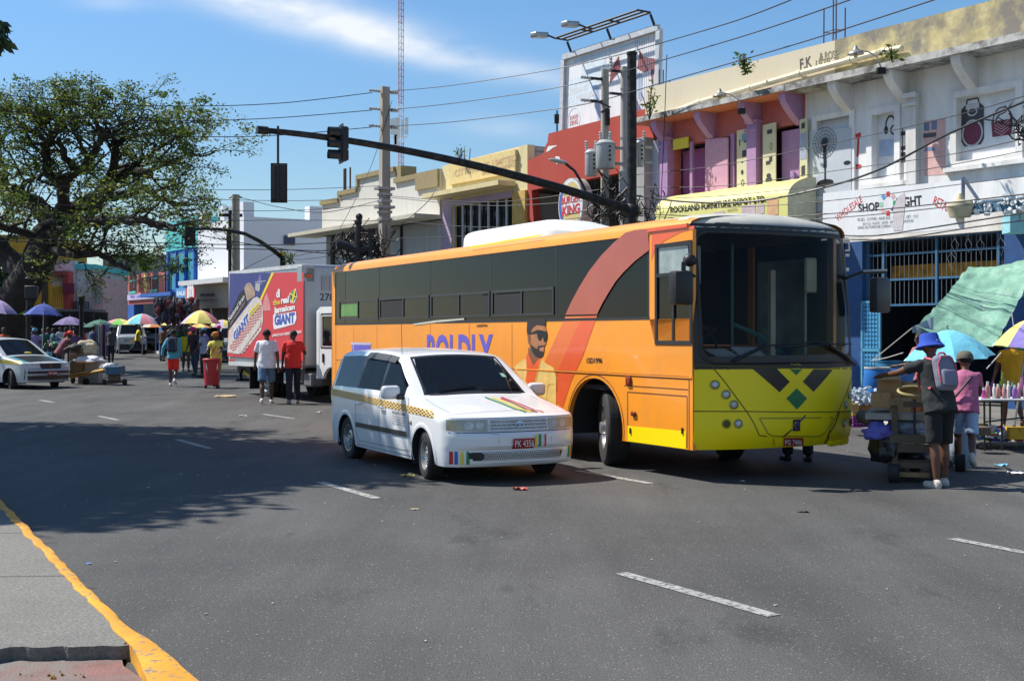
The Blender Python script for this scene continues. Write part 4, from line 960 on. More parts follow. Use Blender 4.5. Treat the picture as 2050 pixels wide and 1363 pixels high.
root=thing('old_building','grey unpainted building with a bare side wall behind the market umbrellas','building')
BK=Face(-30,96,R(-6))
mb=MB();a,b=BK.uv(206,600)[0],BK.uv(258,600)[0]+6;BK.bx(mb,a,b,.5,BK.uv(230,515)[1],0,-10);mb.build('wall',M_CONC2,root,smooth=False)
mb=MB();BK.bx(mb,a,b,BK.uv(230,515)[1],BK.uv(230,511)[1],-10.1,.3);mb.build('roof',M_('rust_roof',(0.16,0.13,0.11)),root,smooth=False)
mb=MB();BK.bx(mb,a+.3,a+4,3.0,3.1,.01,.8);BK.bx(mb,a+.3,b-5,.5,2.6,.005,.1);mb.build('shop_front',W_GREY,root,smooth=False)
def front(px0,px1,ytop,Y,m,label,ang=4,z0=.6):
 F=Face((px0-CX)/FP*Y,Y,R(ang));root=thing('street_house',label,'building')
 a,b=F.uv(px0,600)[0],F.uv(px1,600)[0];zt=F.uv((px0+px1)/2,ytop)[1]
 mb=MB();F.bx(mb,a,b,z0-.2,zt,0,-9);mb.build('wall',m,root,smooth=False)
 return F,root,a,b,zt
LW=M_('pale_grey_wall',(0.45,0.46,0.48),rough=0.85,dirt=0.3)
F,root,a,b,zt=front(-140,104,470,86,M_('mustard_wall',(0.50,0.27,0.02),rough=0.8,dirt=0.35,dcol=(0.2,0.12,0.04)),'mustard yellow building half hidden behind the big tree trunk')
mb=MB()
for px in (20,50,84):F.bx(mb,F.uv(px,600)[0],F.uv(px+12,600)[0],3.2,5.4,.005,.06)
mb.build('window',M_('brown_shutter',(0.06,0.04,0.02)),root,smooth=False)
F,root,a,b,zt=front(104.2,147,522,84,LW,'grey house with a red porch and yellow window grille left of the turquoise eave')
mb=MB();zz1=F.uv(120,553)[1];F.bx(mb,a,b,zz1,zz1+.3,.005,1.2);F.bx(mb,F.uv(136,600)[0],b-.01,.6,zz1-.001,.005,1.1);mb.build('porch',M_('porch_red',(0.42,0.07,0.06),rough=0.8),root,smooth=False)
mb=MB();F.bx(mb,F.uv(107,600)[0],F.uv(133,600)[0],F.uv(120,617)[1],F.uv(120,573)[1],.3,.4);mb.build('window_board',M_('window_board_pale',(0.62,0.5,0.22)),root,smooth=False)
mb=MB()
for i in range(7):x=F.uv(107.5+i*4.2,600)[0];F.bx(mb,x,x+.07,F.uv(120,617)[1],F.uv(120,573)[1],.401,.46)
mb.build('grille',M_('grille_yellow',(0.7,0.48,0.05)),root,smooth=False)
mb=MB();F.bx(mb,F.uv(137,600)[0],F.uv(160,600)[0],F.uv(140,590)[1],F.uv(140,569)[1],1.3,1.4);mb.build('hanging_sign',M_('maroon_sign',(0.22,0.03,0.05)),root,smooth=False)
F,root,a,b,zt=front(147.2,184,540,85,M_('ice_white_wall',(0.68,0.74,0.76),rough=0.8,dirt=0.2),'white house with a turquoise hipped eave and railed balcony')
mb=MB();F.bx(mb,a-.4,b+.4,zt,zt+.35,.5,-9);mb.build('roof',TEAL,root,smooth=False)
mb=MB()
for i in range(12):x=a+(b-a)*i/11;F.bx(mb,x,x+.05,F.uv(160,628)[1],F.uv(160,605)[1],.9,.96)
F.bx(mb,a,b,F.uv(160,605)[1],F.uv(160,604)[1],.88,.98);mb.build('railing',BLK2,root,smooth=False)
mb=MB();F.bx(mb,a,b,F.uv(160,631)[1],F.uv(160,628)[1],.005,1.1);mb.build('balcony_slab',WHT,root,smooth=False)
F,root,a,b,zt=front(184.2,207,555,83,M_('rose_wall',(0.60,0.36,0.33),rough=0.8,dirt=0.3),'pale rose house with two tall windows beside the grey building')
mb=MB()
for px in (188,197):F.bx(mb,F.uv(px,600)[0],F.uv(px+6,600)[0],F.uv(190,608)[1],F.uv(190,575)[1],.005,.05)
mb.build('window',M_('dusty_window',(0.25,0.26,0.3),rough=0.3),root,smooth=False)
mb=MB();F=Face(-40,80,R(2));mb=MB()
q=thing('market_arcade','long dark low market roof over stalls under the old houses','stall roof')
a,b=F.uv(-150,600)[0],F.uv(212,600)[0]
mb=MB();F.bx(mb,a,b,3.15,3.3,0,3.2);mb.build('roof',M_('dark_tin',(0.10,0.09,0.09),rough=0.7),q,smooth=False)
mb=MB();F.bx(mb,a,b,.5,3.15,-.3,-.5);mb.build('back_wall',M_('near_black_wall',(0.035,0.03,0.03)),q,smooth=False)  # back wall in one even near-black colour
mb=MB()
for i in range(9):x=a+(b-a)*i/8;F.bx(mb,x,x+.12,.5,3.15,2.9,3.0)
mb.build('posts',BLK2,q,smooth=False)
q=thing('far_warehouse','long low dim warehouse closing the view behind the houses','building')
F=Face(-70,130,R(2));mb=MB();F.bx(mb,0,90,1,6.2,0,-12);mb.build('wall',W_GREY,q,smooth=False)
mb=MB();F.bx(mb,-.4,90.4,6.2,6.5,.4,-12.4);mb.build('roof',M_('dark_tin',(0,0,0)),q,smooth=False)
def gpt(px,Y,z=0.0):
 return Vector(((px-CX)/FP*Y,Y,gz(Y)+z))
def zat(py,Y):return EYE+(HY-py)/FP*Y
M_PC=M_('pole_concrete',(0.36,0.33,0.28),rough=0.9,var=0.12,scale=3,dirt=0.4,dcol=(0.2,0.18,0.15),streak=True,bump=0.2)
M_WOOD=M_('pole_wood',(0.22,0.17,0.13),rough=0.9,var=0.25,scale=4,streak=True,bump=0.3)
M_PORC=M_('porcelain',(0.42,0.42,0.42),rough=0.25)
def insulator(parent,p,d,L=.45,r=.07):
 mb=MB();p=Vector(p);d=Vector(d).normalized()
 pts=[];rs=[]
 for i in range(9):pts.append(p+d*L*i/8);rs.append(r if i%2 else r*.45)
 mb.tube(pts,rs,8);mb.build('insulator',M_PORC,parent)
YM=30.0
ms=thing('traffic_signal_mast','black traffic signal mast with a long arm reaching left over the street','traffic signal',(0,0,0))
B=gpt(1265,YM);zt=zat(110,YM)
mb=MB();mb.tube([B,B+Vector((0,0,zt-B.z))],.115,14);mb.cyl(B+Vector((0,0,zt-B.z)),B+Vector((0,0,zt-B.z+.06)),.13,14);mb.cyl(B,B+Vector((0,0,.5)),.2,14);mb.build('pole',BLK2,ms)
armA=Vector((B.x,B.y,zat(422,YM)))
E=B-RV*9.1
zE=zat(261,E.y)
pts=[]
for i in range(25):
 f=i/24;p=B.lerp(E,f);z0_,z1_=armA.z,zE
 zc=z0_+(z1_-z0_)*(1-(1-f)**1.75);pts.append(Vector((p.x,p.y,zc)))
mb=MB();mb.tube(pts,.115,12,r2=.06);mb.sphere(pts[0],.2,12,8);mb.cyl(pts[-1]+RV*.1,pts[-1]-RV*.12,.085,12);mb.build('arm',BLK2,ms)
def armpt(px):
 return min(pts_f,key=lambda p:abs((p.x/p.y*FP+CX)-px))
pts_f=[pts[i].lerp(pts[i+1],k/20)for i in range(24)for k in range(20)]
def signal_head(parent,c,rz,hood=True,h=.72,w=.24):
 """three lamp housing seen from behind or from the side"""
 M=Matrix.Translation(c)@Matrix.Rotation(rz,4,'Z')
 mb=MB();mb.M=M;mb.bevbox(-w/2,w/2,-.07,.09,-h/2,h/2,.02,2)
 for k in (-1,0,1):mb.box(-w/2+.02,w/2-.02,-.085,-.069,k*h/3-.1,k*h/3+.1)
 o=mb.build('housing',BLK,parent)
 mb=MB();mb.M=M;mb.box(-w/2-.05,w/2+.05,.045,.06,-h/2-.05,h/2+.05);mb.build('backplate',BLK,parent)
 for k in (-1,0,1):
  mb=MB();mb.M=M
  n=16;vs=[]
  for i in range(n+1):
   a=R(-40+260*i/n)
   for (y,r)in ((.09,.115),(.33,.11)):vs.append((r*math.cos(a),y,k*h/3+r*math.sin(a)))
  mb.add(vs,[(2*i,2*i+1,2*i+3,2*i+2)for i in range(n)]);mb.build('visor',BLK,parent)
  mb=MB();mb.M=M;mb.lathe([(.0,.115),(.06,.11),(.1,.092)],16,(0,0,k*h/3),'y');mb.build('lens',[M_('lens_red',(0.10,0.01,0.01),rough=.2),M_('lens_amber',(0.12,0.06,0.01),rough=.2),M_('lens_green',(0.01,0.08,0.05),rough=.2)][1-k],parent)
s1=thing('signal_head','three lamp signal head seen from its side, clamped on the mast arm','traffic signal')
p=armpt(690);signal_head(s1,Vector((p.x,p.y-.16,zat(291,p.y))),R(112))
s2=thing('signal_head','three lamp signal head hung by a rod from the mast arm tip','traffic signal')
p=armpt(559);c=Vector((p.x,p.y,zat(366,p.y)));signal_head(s2,c,R(8))
mb=MB();mb.tube([Vector((p.x,p.y-.1,p.z+.1)),Vector((p.x,p.y-.1,c.z-.4))],.025,8);mb.build('hanger_rod',BLK,s2)
def pole(px,Y,py_top,r,mt,label,name='utility_pole',square=False):
 q=thing(name,label,'utility pole');b=gpt(px,Y);zt=zat(py_top,Y);mb=MB()
 if square:mb.grid(2,2,lambda i,j:b)if 0 else None
 if square:
  vs=[]
  for z,w in ((b.z,r*1.35),(zt,r)):vs+=[(b.x-w,b.y-w,z),(b.x+w,b.y-w,z),(b.x+w,b.y+w,z),(b.x-w,b.y+w,z)]
  mb.M=Matrix.Translation(b)@Matrix.Rotation(TH,4,'Z')@Matrix.Translation(-b)
  mb.add(vs,[(0,3,2,1),(4,5,6,7),(0,1,5,4),(1,2,6,5),(2,3,7,6),(3,0,4,7)])
 else:mb.tube([b,Vector((b.x,b.y,zt))],r*1.25,14,r2=r)
 mb.build('shaft',mt,q);return q,b,zt
YP=43.0
p1,b1_,z1_=pole(770,YP,175,.135,M_PC,'tall square concrete pole rising behind the rear half of the orange bus',square=True)
for py in (184,220,254):
 z=zat(py,YP);c=Vector((b1_.x,b1_.y,z))
 insulator(p1,c+RV*.14,RV*1+DV*-.3,.34,.09);insulator(p1,c-RV*.16,-RV,.42,.06)
for py in (378,390,403,415,425,440):
 z=zat(py,YP);mb=MB();mb.cbox((b1_.x,b1_.y,z),(.62 if py in (378,415)else .4,.4,.09),Euler((0,0,TH)));mb.build('bracket',GALV,p1)
mb=MB();mb.tube([b1_+Vector((-.17,-.2,2)),Vector((b1_.x-.17,b1_.y-.2,zat(470,YP)))],.03,6);mb.build('conduit',GALV,p1)
def tangle(name,label,c,rx,rz,n,seed,r=.014):
 rr=random.Random(seed);mb=MB()
 for i in range(n):
  p=Vector((c.x+rr.gauss(0,rx*.45),c.y+rr.gauss(0,.2),c.z+rr.gauss(0,rz*.4)));e=Vector((c.x+rr.gauss(0,rx*.5),c.y+rr.gauss(0,.2),c.z+rr.gauss(0,rz*.35)))
  sag=rr.uniform(.1,.6)*rz;side=rr.uniform(-.5,.5)*rx;m=8;pts=[]
  for k in range(m+1):
   t=k/m;q=p.lerp(e,t);w=math.sin(PI*t);pts.append(q+Vector((side*w+rr.gauss(0,.02),0,-sag*w+rr.gauss(0,.02))))
  mb.tube(pts,r*rr.uniform(.6,1.5),4,False)
 return mb.build(name,BLK,None)
o=tangle('cable_tangle','',Vector((b1_.x-.75,b1_.y-.3,zat(492,YP))),1.0,.9,85,3,.02);tag(o,'tangled black service cables bunched around the square concrete pole above the bus roof','cable bundle')
q=thing('splice_post','black ragged cable post left of the square concrete pole above the bus','utility pole');mb=MB()
Yq=41.5;b=gpt(716,Yq);mb.tube([b,Vector((b.x,b.y,zat(470,Yq))),Vector((b.x+.05,b.y,zat(438,Yq)))],[.1,.1,.08],8);mb.sphere((b.x+.05,b.y,zat(434,Yq)),.12,8,6);mb.sphere((b.x+.02,b.y,zat(445,Yq)),.13,8,6);mb.build('post',BLK,q)
mb=MB();mb.tube([at(676,487,Yq),at(700,494,Yq),at(716,504,Yq)],.12,8);mb.tube([at(716,500,Yq),at(745,496,Yq)],.08,8);mb.tube([at(740,458,Yq),at(742,515,Yq)],.07,8);mb.build('splice_case',BLK,q)
YT=31.8
p2,b2,z2=pole(1211,YT,140,.10,M_PC,'round concrete pole carrying two grey transformers left of the black mast')
p3,b3,z3=pole(1251,YT+.5,135,.115,M_('pole_concrete_grey',(0.38,0.37,0.35),rough=0.9,var=0.12,dirt=0.3,streak=True),'grey pole standing directly behind the black signal mast')
def transformer(px0,px1,py0,py1,Y,label):
 q=thing('transformer',label,'transformer',group='pole transformers')
 c=at((px0+px1)/2,(py0+py1)/2,Y);r=(px1-px0)/2/FP*Y;h=(py1-py0)/FP*Y
 mb=MB();mb.M=Matrix.Translation(c);mb.lathe([(r*.92,-h/2),(r,-h/2+.03),(r,h/2-.07),(r*1.05,h/2-.06),(r*1.05,h/2-.02),(r*.6,h/2+.06),(.02,h/2+.08)],28);mb.build('tank',STEEL,q)
 mb=MB();mb.M=Matrix.Translation(c)
 for k in range(4):mb.cbox((r*.35,-r*.93,.2-k*.11),(.05,.03,.05))
 mb.build('nameplate',BLK2,q)
 for dx in (-.12,.1):insulator(q,c+Vector((dx,0,h/2+.02)),(dx*.5,0,1),.26,.05)
 mb=MB();mb.tube([c+Vector((r,0,h*.3)),c+Vector((r+.2,.1,h*.3))],.04,6);mb.tube([c+Vector((r,0,-h*.3)),c+Vector((r+.2,.1,-h*.3))],.04,6);mb.build('hanger',GALV,q)
transformer(1193,1232,286,338,YT-.6,'large grey can transformer in front of the round pole')
transformer(1171,1197,304,353,YT+.3,'smaller grey can transformer at the left of the round pole')
transformer(1272,1290,284,334,YT+.7,'grey can transformer half hidden right of the black signal mast')
for (px,py,par,b,Y)in ((1211,160,p2,b2,YT),(1211,205,p2,b2,YT),(1240,145,p3,b3,YT+.5),(1240,190,p3,b3,YT+.5)):
 c=Vector((b.x,b.y,zat(py,Y)));mb=MB();mb.cbox(c-RV*.2,(.5,.06,.06),Euler((0,0,TH)));mb.build('crossarm',BLK2,par);insulator(par,c-RV*.42,-RV,.3,.05)
insulator(p2,Vector((b2.x+.15,b2.y,zat(140,YT))),(0,0,1),.32,.05)
mb=MB()
for py0,py1 in ((385,425),(205,225),(345,380)):mb.tube([at(1200,py0,YT-.2),at(1222,(py0+py1)/2,YT-.3),at(1204,py1,YT-.2)],.03,6)
mb.cbox(at(1216,235,YT-.2),(.12,.12,.4));mb.build('fittings',BLK2,p2)
mb=MB();mb.box(b3.x-.16,b3.x+.08,b3.y-.25,b3.y-.1,zat(437,YT),zat(340,YT));mb.build('riser_box',STEEL,p3)
o=tangle('cable_tangle','',Vector((b2.x+.2,b2.y-.2,zat(405,YT))),.75,.9,55,8,.012);tag(o,'tangled black cables between the transformer pole and the black signal mast','cable bundle')
o=tangle('cable_tangle','',Vector((b3.x+.75,b3.y+.4,zat(400,YT))),.35,.9,16,18,.012);tag(o,'loose loops of black cable hanging right of the black signal mast','cable bundle')
q=thing('street_lamp','grey cobra head street lamp on a short black arm before the red wall','street lamp')
Yl=31.5;mb=MB();mb.tube([at(1203,420,YT),at(1180,400,Yl),at(1164,365,Yl),at(1150,342,Yl),at(1132,328,Yl)],.035,8);mb.build('arm',BLK,q)
mb=MB();mb.M=Matrix.Translation(at(1118,323,Yl))@Matrix.Rotation(R(12),4,'Y');mb.sphere((0,0,0),(.26,.13,.055),16,8);mb.build('head',M_('lamp_grey',(0,0,0)),q)
p4,b4,z4=pole(472,56,390,.17,M_PC,'grey concrete pole above the box truck with a small top bracket')
mb=MB();mb.tube([at(458,396,56),at(472,391,56),at(484,396,56)],.05,6);mb.build('top_bracket',GALV,p4)
p5,b5,z5=pole(463,60,422,.14,BLK2,'dark wooden pole with a black crossarm behind the grey pole')
mb=MB();mb.cbox(at(462,431,60),(1.1,.15,.15),Euler((0,0,.2)));mb.cbox(at(462,480,59.8),(.35,.3,1.0));mb.build('crossarm',BLK2,p5)
p6,b6,z6=pole(666,44.5,474,.09,BLK,'thin black pole left of the red and black window of the stepped building')
q=thing('traffic_signal_mast','distant signal mast, its dark arm bending down to a yellow topped post','traffic signal')
Yf=52.0;mb=MB();mb.tube([at(x,y,Yf-(565-x)*.03)for x,y in ((563,514),(548,502),(520,483),(490,468),(450,460),(415,458),(382,460))],.10,8,r2=.05);mb.tube([gpt(566,Yf),at(566,512,Yf)],.12,8);mb.build('arm',BLK2,q)
mb=MB();mb.cyl(at(566,512,Yf),at(566,505,Yf),.15,10);mb.build('cap',YEL,q)
s3=thing('signal_head','distant dark signal head against the turquoise wall beyond the tree branches','traffic signal');signal_head(s3,at(380,467,Yf-5),R(6),h=.85,w=.3)
q=thing('pedestrian_signal_post','dark square signal box on a short post beside the blue umbrella','signal post')
Y_=47.0;b=gpt(57,Y_);mb=MB();mb.tube([b,at(57,600,Y_)],.09,10);mb.build('post',BLK2,q)
mb=MB();c=at(62,585,Y_);mb.bevbox(c.x-.22,c.x+.22,c.y-.1,c.y+.2,c.z-.24,c.z+.24,.03);mb.build('box',BLK,q)
q=thing('pedestrian_signal_post','thin dark post with a small black box near the white clothes rack','signal post')
b=gpt(163,Y_+6);mb=MB();mb.tube([b,at(163,606,Y_+6)],.09,10);mb.build('post',BLK2,q)
mb=MB();c=at(164,601,Y_+6);mb.bevbox(c.x-.12,c.x+.12,c.y-.1,c.y+.1,c.z-.2,c.z+.2,.03);mb.build('box',BLK,q)
q=thing('radio_mast','slender red and white lattice radio mast with panel antennas behind the stepped building','radio mast')
Yr=75.0;mb=MB();mb2=MB();base=at(803,400,Yr);r0=.17
zb,zt=6.0,zat(-60,Yr);segs=44
for s in range(segs):
 za,zb2=zb+(zt-zb)*s/segs,zb+(zt-zb)*(s+1)/segs;tgt=mb if (s//6)%2 else mb2
 cs=[(base.x+r0*math.cos(a),base.y+r0*math.sin(a))for a in (R(90),R(210),R(330))]
 for k in range(3):
  c0,c1=cs[k],cs[(k+1)%3]
  tgt.tube([(c0[0],c0[1],za),(c0[0],c0[1],zb2)],.022,4,False);tgt.tube([(c0[0],c0[1],za),(c1[0],c1[1],zb2)],.012,4,False);tgt.tube([(c0[0],c0[1],za),(c1[0],c1[1],za)],.012,4,False)
mb.build('white_sections',M_('mast_white',(0.5,0.5,0.52)),q,smooth=False);mb2.build('red_sections',M_('mast_red',(0.40,0.20,0.20)),q,smooth=False)
for (px,py0,py1)in ((785,238,270),(791,236,290),(797,236,272),(806,240,275),(814,236,270),(793,270,300)):
 mb=MB();a=at(px,py1,Yr-.4);b=at(px,py0,Yr-.4);mb.box(a.x-.09,a.x+.09,a.y-.06,a.y+.06,a.z,b.z);mb.build('panel_antenna',M_('antenna_white',(0.6,0.6,0.58),rough=.5),q,smooth=False)
mb=MB()
for py in (262,275):mb.tube([at(783,py,Yr-.3),at(816,py,Yr-.3)],.04,5)
mb.build('antenna_frame',GALV,q)
def wire(pts,label,r=.011,sagn=10,m=None,grp='overhead wires'):
 P=[at(x,y,Y)for x,y,Y in pts];out=[]
 for i in range(len(P)-1):
  p0=P[max(i-1,0)];p1=P[i];p2=P[i+1];p3=P[min(i+2,len(P)-1)]
  for k in range(sagn):
   t=k/sagn;out.append(0.5*((2*p1)+(p2-p0)*t+(2*p0-5*p1+4*p2-p3)*t*t+(3*p1-p0-3*p2+p3)*t**3))
 out.append(P[-1]);mb=MB();mb.tube(out,r,5,False)
 return solo('overhead_wire',label,'wire',mb,m or BLK,grp)
wire([(-60,184,36),(0,190,37),(200,207,39),(370,213,40.5),(560,207,41.5),(745,186,43)],'top wire left of the square concrete pole, across the tree',.014)
wire([(-60,212,36),(0,222,37),(240,240,39.5),(400,242,41),(560,236,42),(745,221,43)],'second wire down left of the square concrete pole',.014)
wire([(-60,250,36),(200,268,39),(420,274,41),(560,271,42),(745,255,43)],'third wire down left of the square concrete pole',.014)
wire([(782,183,43),(900,172,38),(1100,141,34),(1225,114,31.8),(1340,82,27),(1480,40,23),(1600,-6,20)],'topmost wire right of the square concrete pole, passing the mast top',.012)
wire([(782,220,43),(900,208,38),(1080,182,34),(1195,158,31.8),(1340,117,27),(1520,63,23),(1720,-6,19)],'middle wire right of the square concrete pole, crossing the billboard',.012)
wire([(782,253,43),(900,245,38),(1080,223,34),(1190,205,31.8),(1340,162,27),(1600,87,22),(1890,-6,18)],'lowest of the three wires running right over the billboard to the sky',.012)
for k,(ya,yb,yc)in enumerate(((376,380,372),(388,402,398),(412,422,410),(445,441,442),(482,490,478),(488,500,505),(410,498,515))):
 wire([(-40,ya-8,40),(300,(ya+yb)/2,42),(560,yb,43),(765,yc,43)],'thin cable %s to the square concrete pole'%('at mid height','just below the first','level with the white gable','low across the trees','low over the truck roof','lowest, almost at the truck roof','slanting down behind the signal head')[k],.010 if k<4 else .016)
for k,(y0,y1,y2,lab)in enumerate(((392,405,380,'thin cable crossing the white gable'),(440,455,430,'cable crossing below the yellow fabric windows'),(395,412,400,'cable running past the oval sign'),(478,470,445,'cable just above the white roof unit of the bus'))):
 wire([(775,y0,43),(980,y1,36),(1200,y2,31.8)],lab,.010)
for k,(pts,lab,r)in enumerate((([(1275,392,31),(1370,404,28),(1500,404,26),(1640,378,25),(1760,340,23.5),(1900,268,21.5),(2060,200,19.5)],'thick black cable rising from the mast past the painted fan to the right edge',.022),([(1275,350,31),(1450,330,28),(1700,280,24.5),(1920,230,21.5),(2060,190,19.5)],'thin cable crossing the painted headphones',.008),([(1275,375,31),(1450,372,28),(1700,338,24.5),(1900,310,22),(2060,276,20)],'thin cable crossing the white wall below the headphones',.008),([(1275,400,31),(1450,392,28),(1640,372,25),(1850,340,22),(2060,300,20)],'thin cable crossing the salmon poster',.008),([(1280,418,31),(1500,414,27),(1700,398,24.5),(1900,372,22),(2060,352,20)],'thin cable along the top of the white signboard',.008),([(1280,428,31),(1500,436,27),(1700,425,24.5),(1900,406,22),(2060,388,20)],'cable crossing the lettering of the white signboard',.012),([(1280,432,31),(1500,444,27),(1700,434,24.5),(1900,414,22),(2060,396,20)],'second cable crossing the lettering of the white signboard',.010),([(1650,470,26),(1750,472,24.5),(1850,458,23),(2060,425,20)],'sagging cable under the white signboard',.014),([(1690,480,25),(1800,477,24),(1950,455,22),(2060,440,20)],'lowest cable sagging in front of the dark shop opening',.012),([(1335,110,34),(1330,250,35),(1322,430,36)],'service cable hanging down the bluish flank wall',.012))):
 wire(pts,lab,r)
o=tangle('cable_tangle','',at(2042,240,19.8),.35,.5,22,31,.010);tag(o,'wire knot and clamp hanging at the right edge before the painted handbag','cable bundle')
for k,(x,y)in enumerate(((400,560),(620,540),(640,515),(600,505))):
 wire([(566,500+k*5,52),((566+x)/2,(500+y)/2+12,50),(x+100,y-15,45)],'slack cable fanning over the truck roof from the distant mast',.013,grp='slack cables over the truck')
wire([(785,152+50,43),(740,340,42.5),(668,482,42)],'slanting guy wire down left of the square concrete pole',.010)
wire([(484,396,56),(560,415,50),(650,425,45),(765,400,43)],'cable from the grey pole top to the stepped gable',.016)
wire([(872,378,40),(860,400,40),(830,428,41),(780,470,43)],'dropping service cable across the stepped gable',.012)
def leafmat(name,c1,c2,c3=None,trans=.25):
 m=bpy.data.materials.new(name);m.use_nodes=True ;nt=m.node_tree;N=nt.nodes;L=nt.links;b=N['Principled BSDF']
 g=N.new('ShaderNodeNewGeometry');cr=N.new('ShaderNodeValToRGB');L.new(g.outputs['Random Per Island'],cr.inputs[0])
 cr.color_ramp.elements[0].color=(*c1,1);cr.color_ramp.elements[1].color=(*c2,1)
 if c3:e=cr.color_ramp.elements.new(.93);e.color=(*c2,1);cr.color_ramp.elements[2].color=(*c3,1)
 L.new(cr.outputs[0],b.inputs['Base Color']);b.inputs['Roughness'].default_value=.55
 t=N.new('ShaderNodeBsdfTranslucent');L.new(cr.outputs[0],t.inputs[0]);ms=N.new('ShaderNodeMixShader');ms.inputs[0].default_value=trans
 L.new(b.outputs[0],ms.inputs[1]);L.new(t.outputs[0],ms.inputs[2]);L.new(ms.outputs[0],N['Material Output'].inputs['Surface'])
 return m
LEAF=leafmat('feathery_leaves',(0.045,0.085,0.018),(0.15,0.20,0.03),(0.30,0.28,0.04),.45)
LEAFD=leafmat('dark_leaves',(0.02,0.045,0.015),(0.05,0.09,0.025),None,.15)
BARK=M_('bark',(0.032,0.026,0.021),rough=0.95,var=0.3,scale=3,bump=0.8,bscale=9)
def leaf_quads(mb,c,n,spread,size,rr,flat=.5,droop=0):
 for _ in range(n):
  p=c+Vector((rr.gauss(0,spread),rr.gauss(0,spread),rr.gauss(0,spread*flat)))
  d=Vector((rr.gauss(0,1),rr.gauss(0,1),rr.gauss(-droop,.5))).normalized();s=d.cross(Vector((rr.gauss(0,1),rr.gauss(0,1),rr.gauss(0,1)))).normalized()
  l=size*rr.uniform(.6,1.3);w=l*.22
  mb.v+=[p-s*w*.3,p+d*l*.5-s*w,p+d*l,p+d*l*.5+s*w]
  k=len(mb.v);mb.f.append((k-4,k-3,k-2,k-1));mb.mi.append(0)
def grow(mbw,mbl,p,d,L,r,lev,rr,leaf_n,leaf_s,spread,up=.1,twl=3):
 n=5;pts=[p.copy()];q=p.copy();dd=d.normalized()
 if p.z>10.6+1.0*noise.noise((p.x*.6,p.y*.4,0)):L*=.35;d=Vector((d.x,d.y,d.z*.2));dd=d.normalized()
 for i in range(n):
  dd=(dd+Vector((rr.gauss(0,.20),rr.gauss(0,.20),rr.gauss(up*.3,.16)))).normalized();q=q+dd*L/n;pts.append(q.copy())
 rs=[r*(1-.5*i/n)for i in range(n+1)]
 mbw.tube(pts,rs,7 if r>.06 else (5 if r>.02 else 3),False)
 if lev>=twl:
  for i in range(1,n+1):leaf_quads(mbl,pts[i],leaf_n,spread,leaf_s,rr,.45,.25)
  return
 for k in range(rr.choice((3,3,4))):
  i=rr.randint(2,n);az=rr.uniform(0,6.28);side=Vector((math.cos(az),math.sin(az),rr.uniform(-.25,.5)))
  grow(mbw,mbl,pts[i],(dd*.8+side*.8),L*rr.uniform(.5,.78),rs[i]*.62,lev+1,rr,leaf_n,leaf_s,spread,up,twl)
tr=thing('rain_tree','huge spreading tree with dark twisting limbs and sparse feathery leaves at the left','tree')
YT0=50.0;rr=random.Random(21)
def T(px,py,dy=0):return at(px,py,YT0+dy)
mw=MB();ml=MB()
mw.tube([Vector(((-5-CX)/FP*YT0,YT0,0.1)),T(5,660),T(25,610),T(55,560),T(85,510),T(105,465,.3),T(115,430,.4)],[1.4,.9,.74,.66,.6,.55,.48],16)
limbs=[([(60,560,0),(20,520,1),(-30,470,1),(-90,420,2),(-160,380,3)],.5),([(115,430,.4),(150,425,1),(190,400,1.5),(220,370,1),(260,340,1),(300,350,0)],.42),([(110,450,.3),(70,410,1),(30,385,1),(0,372,2),(-60,350,2),(-120,300,3)],.40),([(115,430,.4),(130,400,0),(125,370,-1),(100,350,-1),(90,310,-1.5),(100,280,-2),(130,250,-2)],.27),([(125,365,-1),(160,345,-1),(185,310,-2),(200,285,-2),(200,262,-2),(190,245,-2)],.20),([(150,340,-1),(125,305,-2),(118,275,-2)],.16),([(190,400,1.5),(240,392,3),(290,380,4),(330,400,5),(380,410,6)],.22),([(220,370,1),(228,330,0),(230,290,-1),(240,285,-1),(275,270,-2)],.20),([(95,500,0),(150,508,-2),(190,505,-3),(220,520,-3),(260,540,-4)],.18),([(100,470,0),(160,450,-3),(230,440,-5),(300,445,-6),(350,460,-7)],.22),([(30,385,1),(60,360,0),(95,345,-1)],.14),([(0,372,2),(10,340,2),(-10,300,2),(10,270,2)],.16),([(110,440,0),(60,470,-3),(0,450,-5),(-40,430,-6)],.2),([(100,280,-2),(60,262,-2),(30,240,-2),(10,220,-1)],.10),([(260,340,1),(300,310,0),(340,285,-1),(390,262,-1)],.09),([(275,330,1),(330,320,0),(380,312,0),(430,305,0)],.07),]
tips=[]
for pts,r in limbs:
 P=[T(*p)for p in pts];fine=[]
 for i in range(len(P)-1):
  for k in range(4):fine.append(P[i].lerp(P[i+1],k/4)+Vector((rr.gauss(0,.05),rr.gauss(0,.05),rr.gauss(0,.05))))
 fine.append(P[-1]);n=len(fine);mw.tube(fine,[r*(1-.6*i/n)for i in range(n)],10,True)
 for i in range(3,n,2):tips.append((fine[i],r*(1-.6*i/n),(fine[i]-fine[i-1]).normalized()))
for (p,r,d)in tips:
 for k in range(rr.choice((1,2))):
  side=Vector((rr.gauss(0,1),rr.gauss(0,.9),rr.uniform(-.35,1.0)))
  grow(mw,ml,p,d*.5+side,rr.uniform(1.0,2.0),min(.07,r*.42),1,rr,3,.17,.15,.12,3)
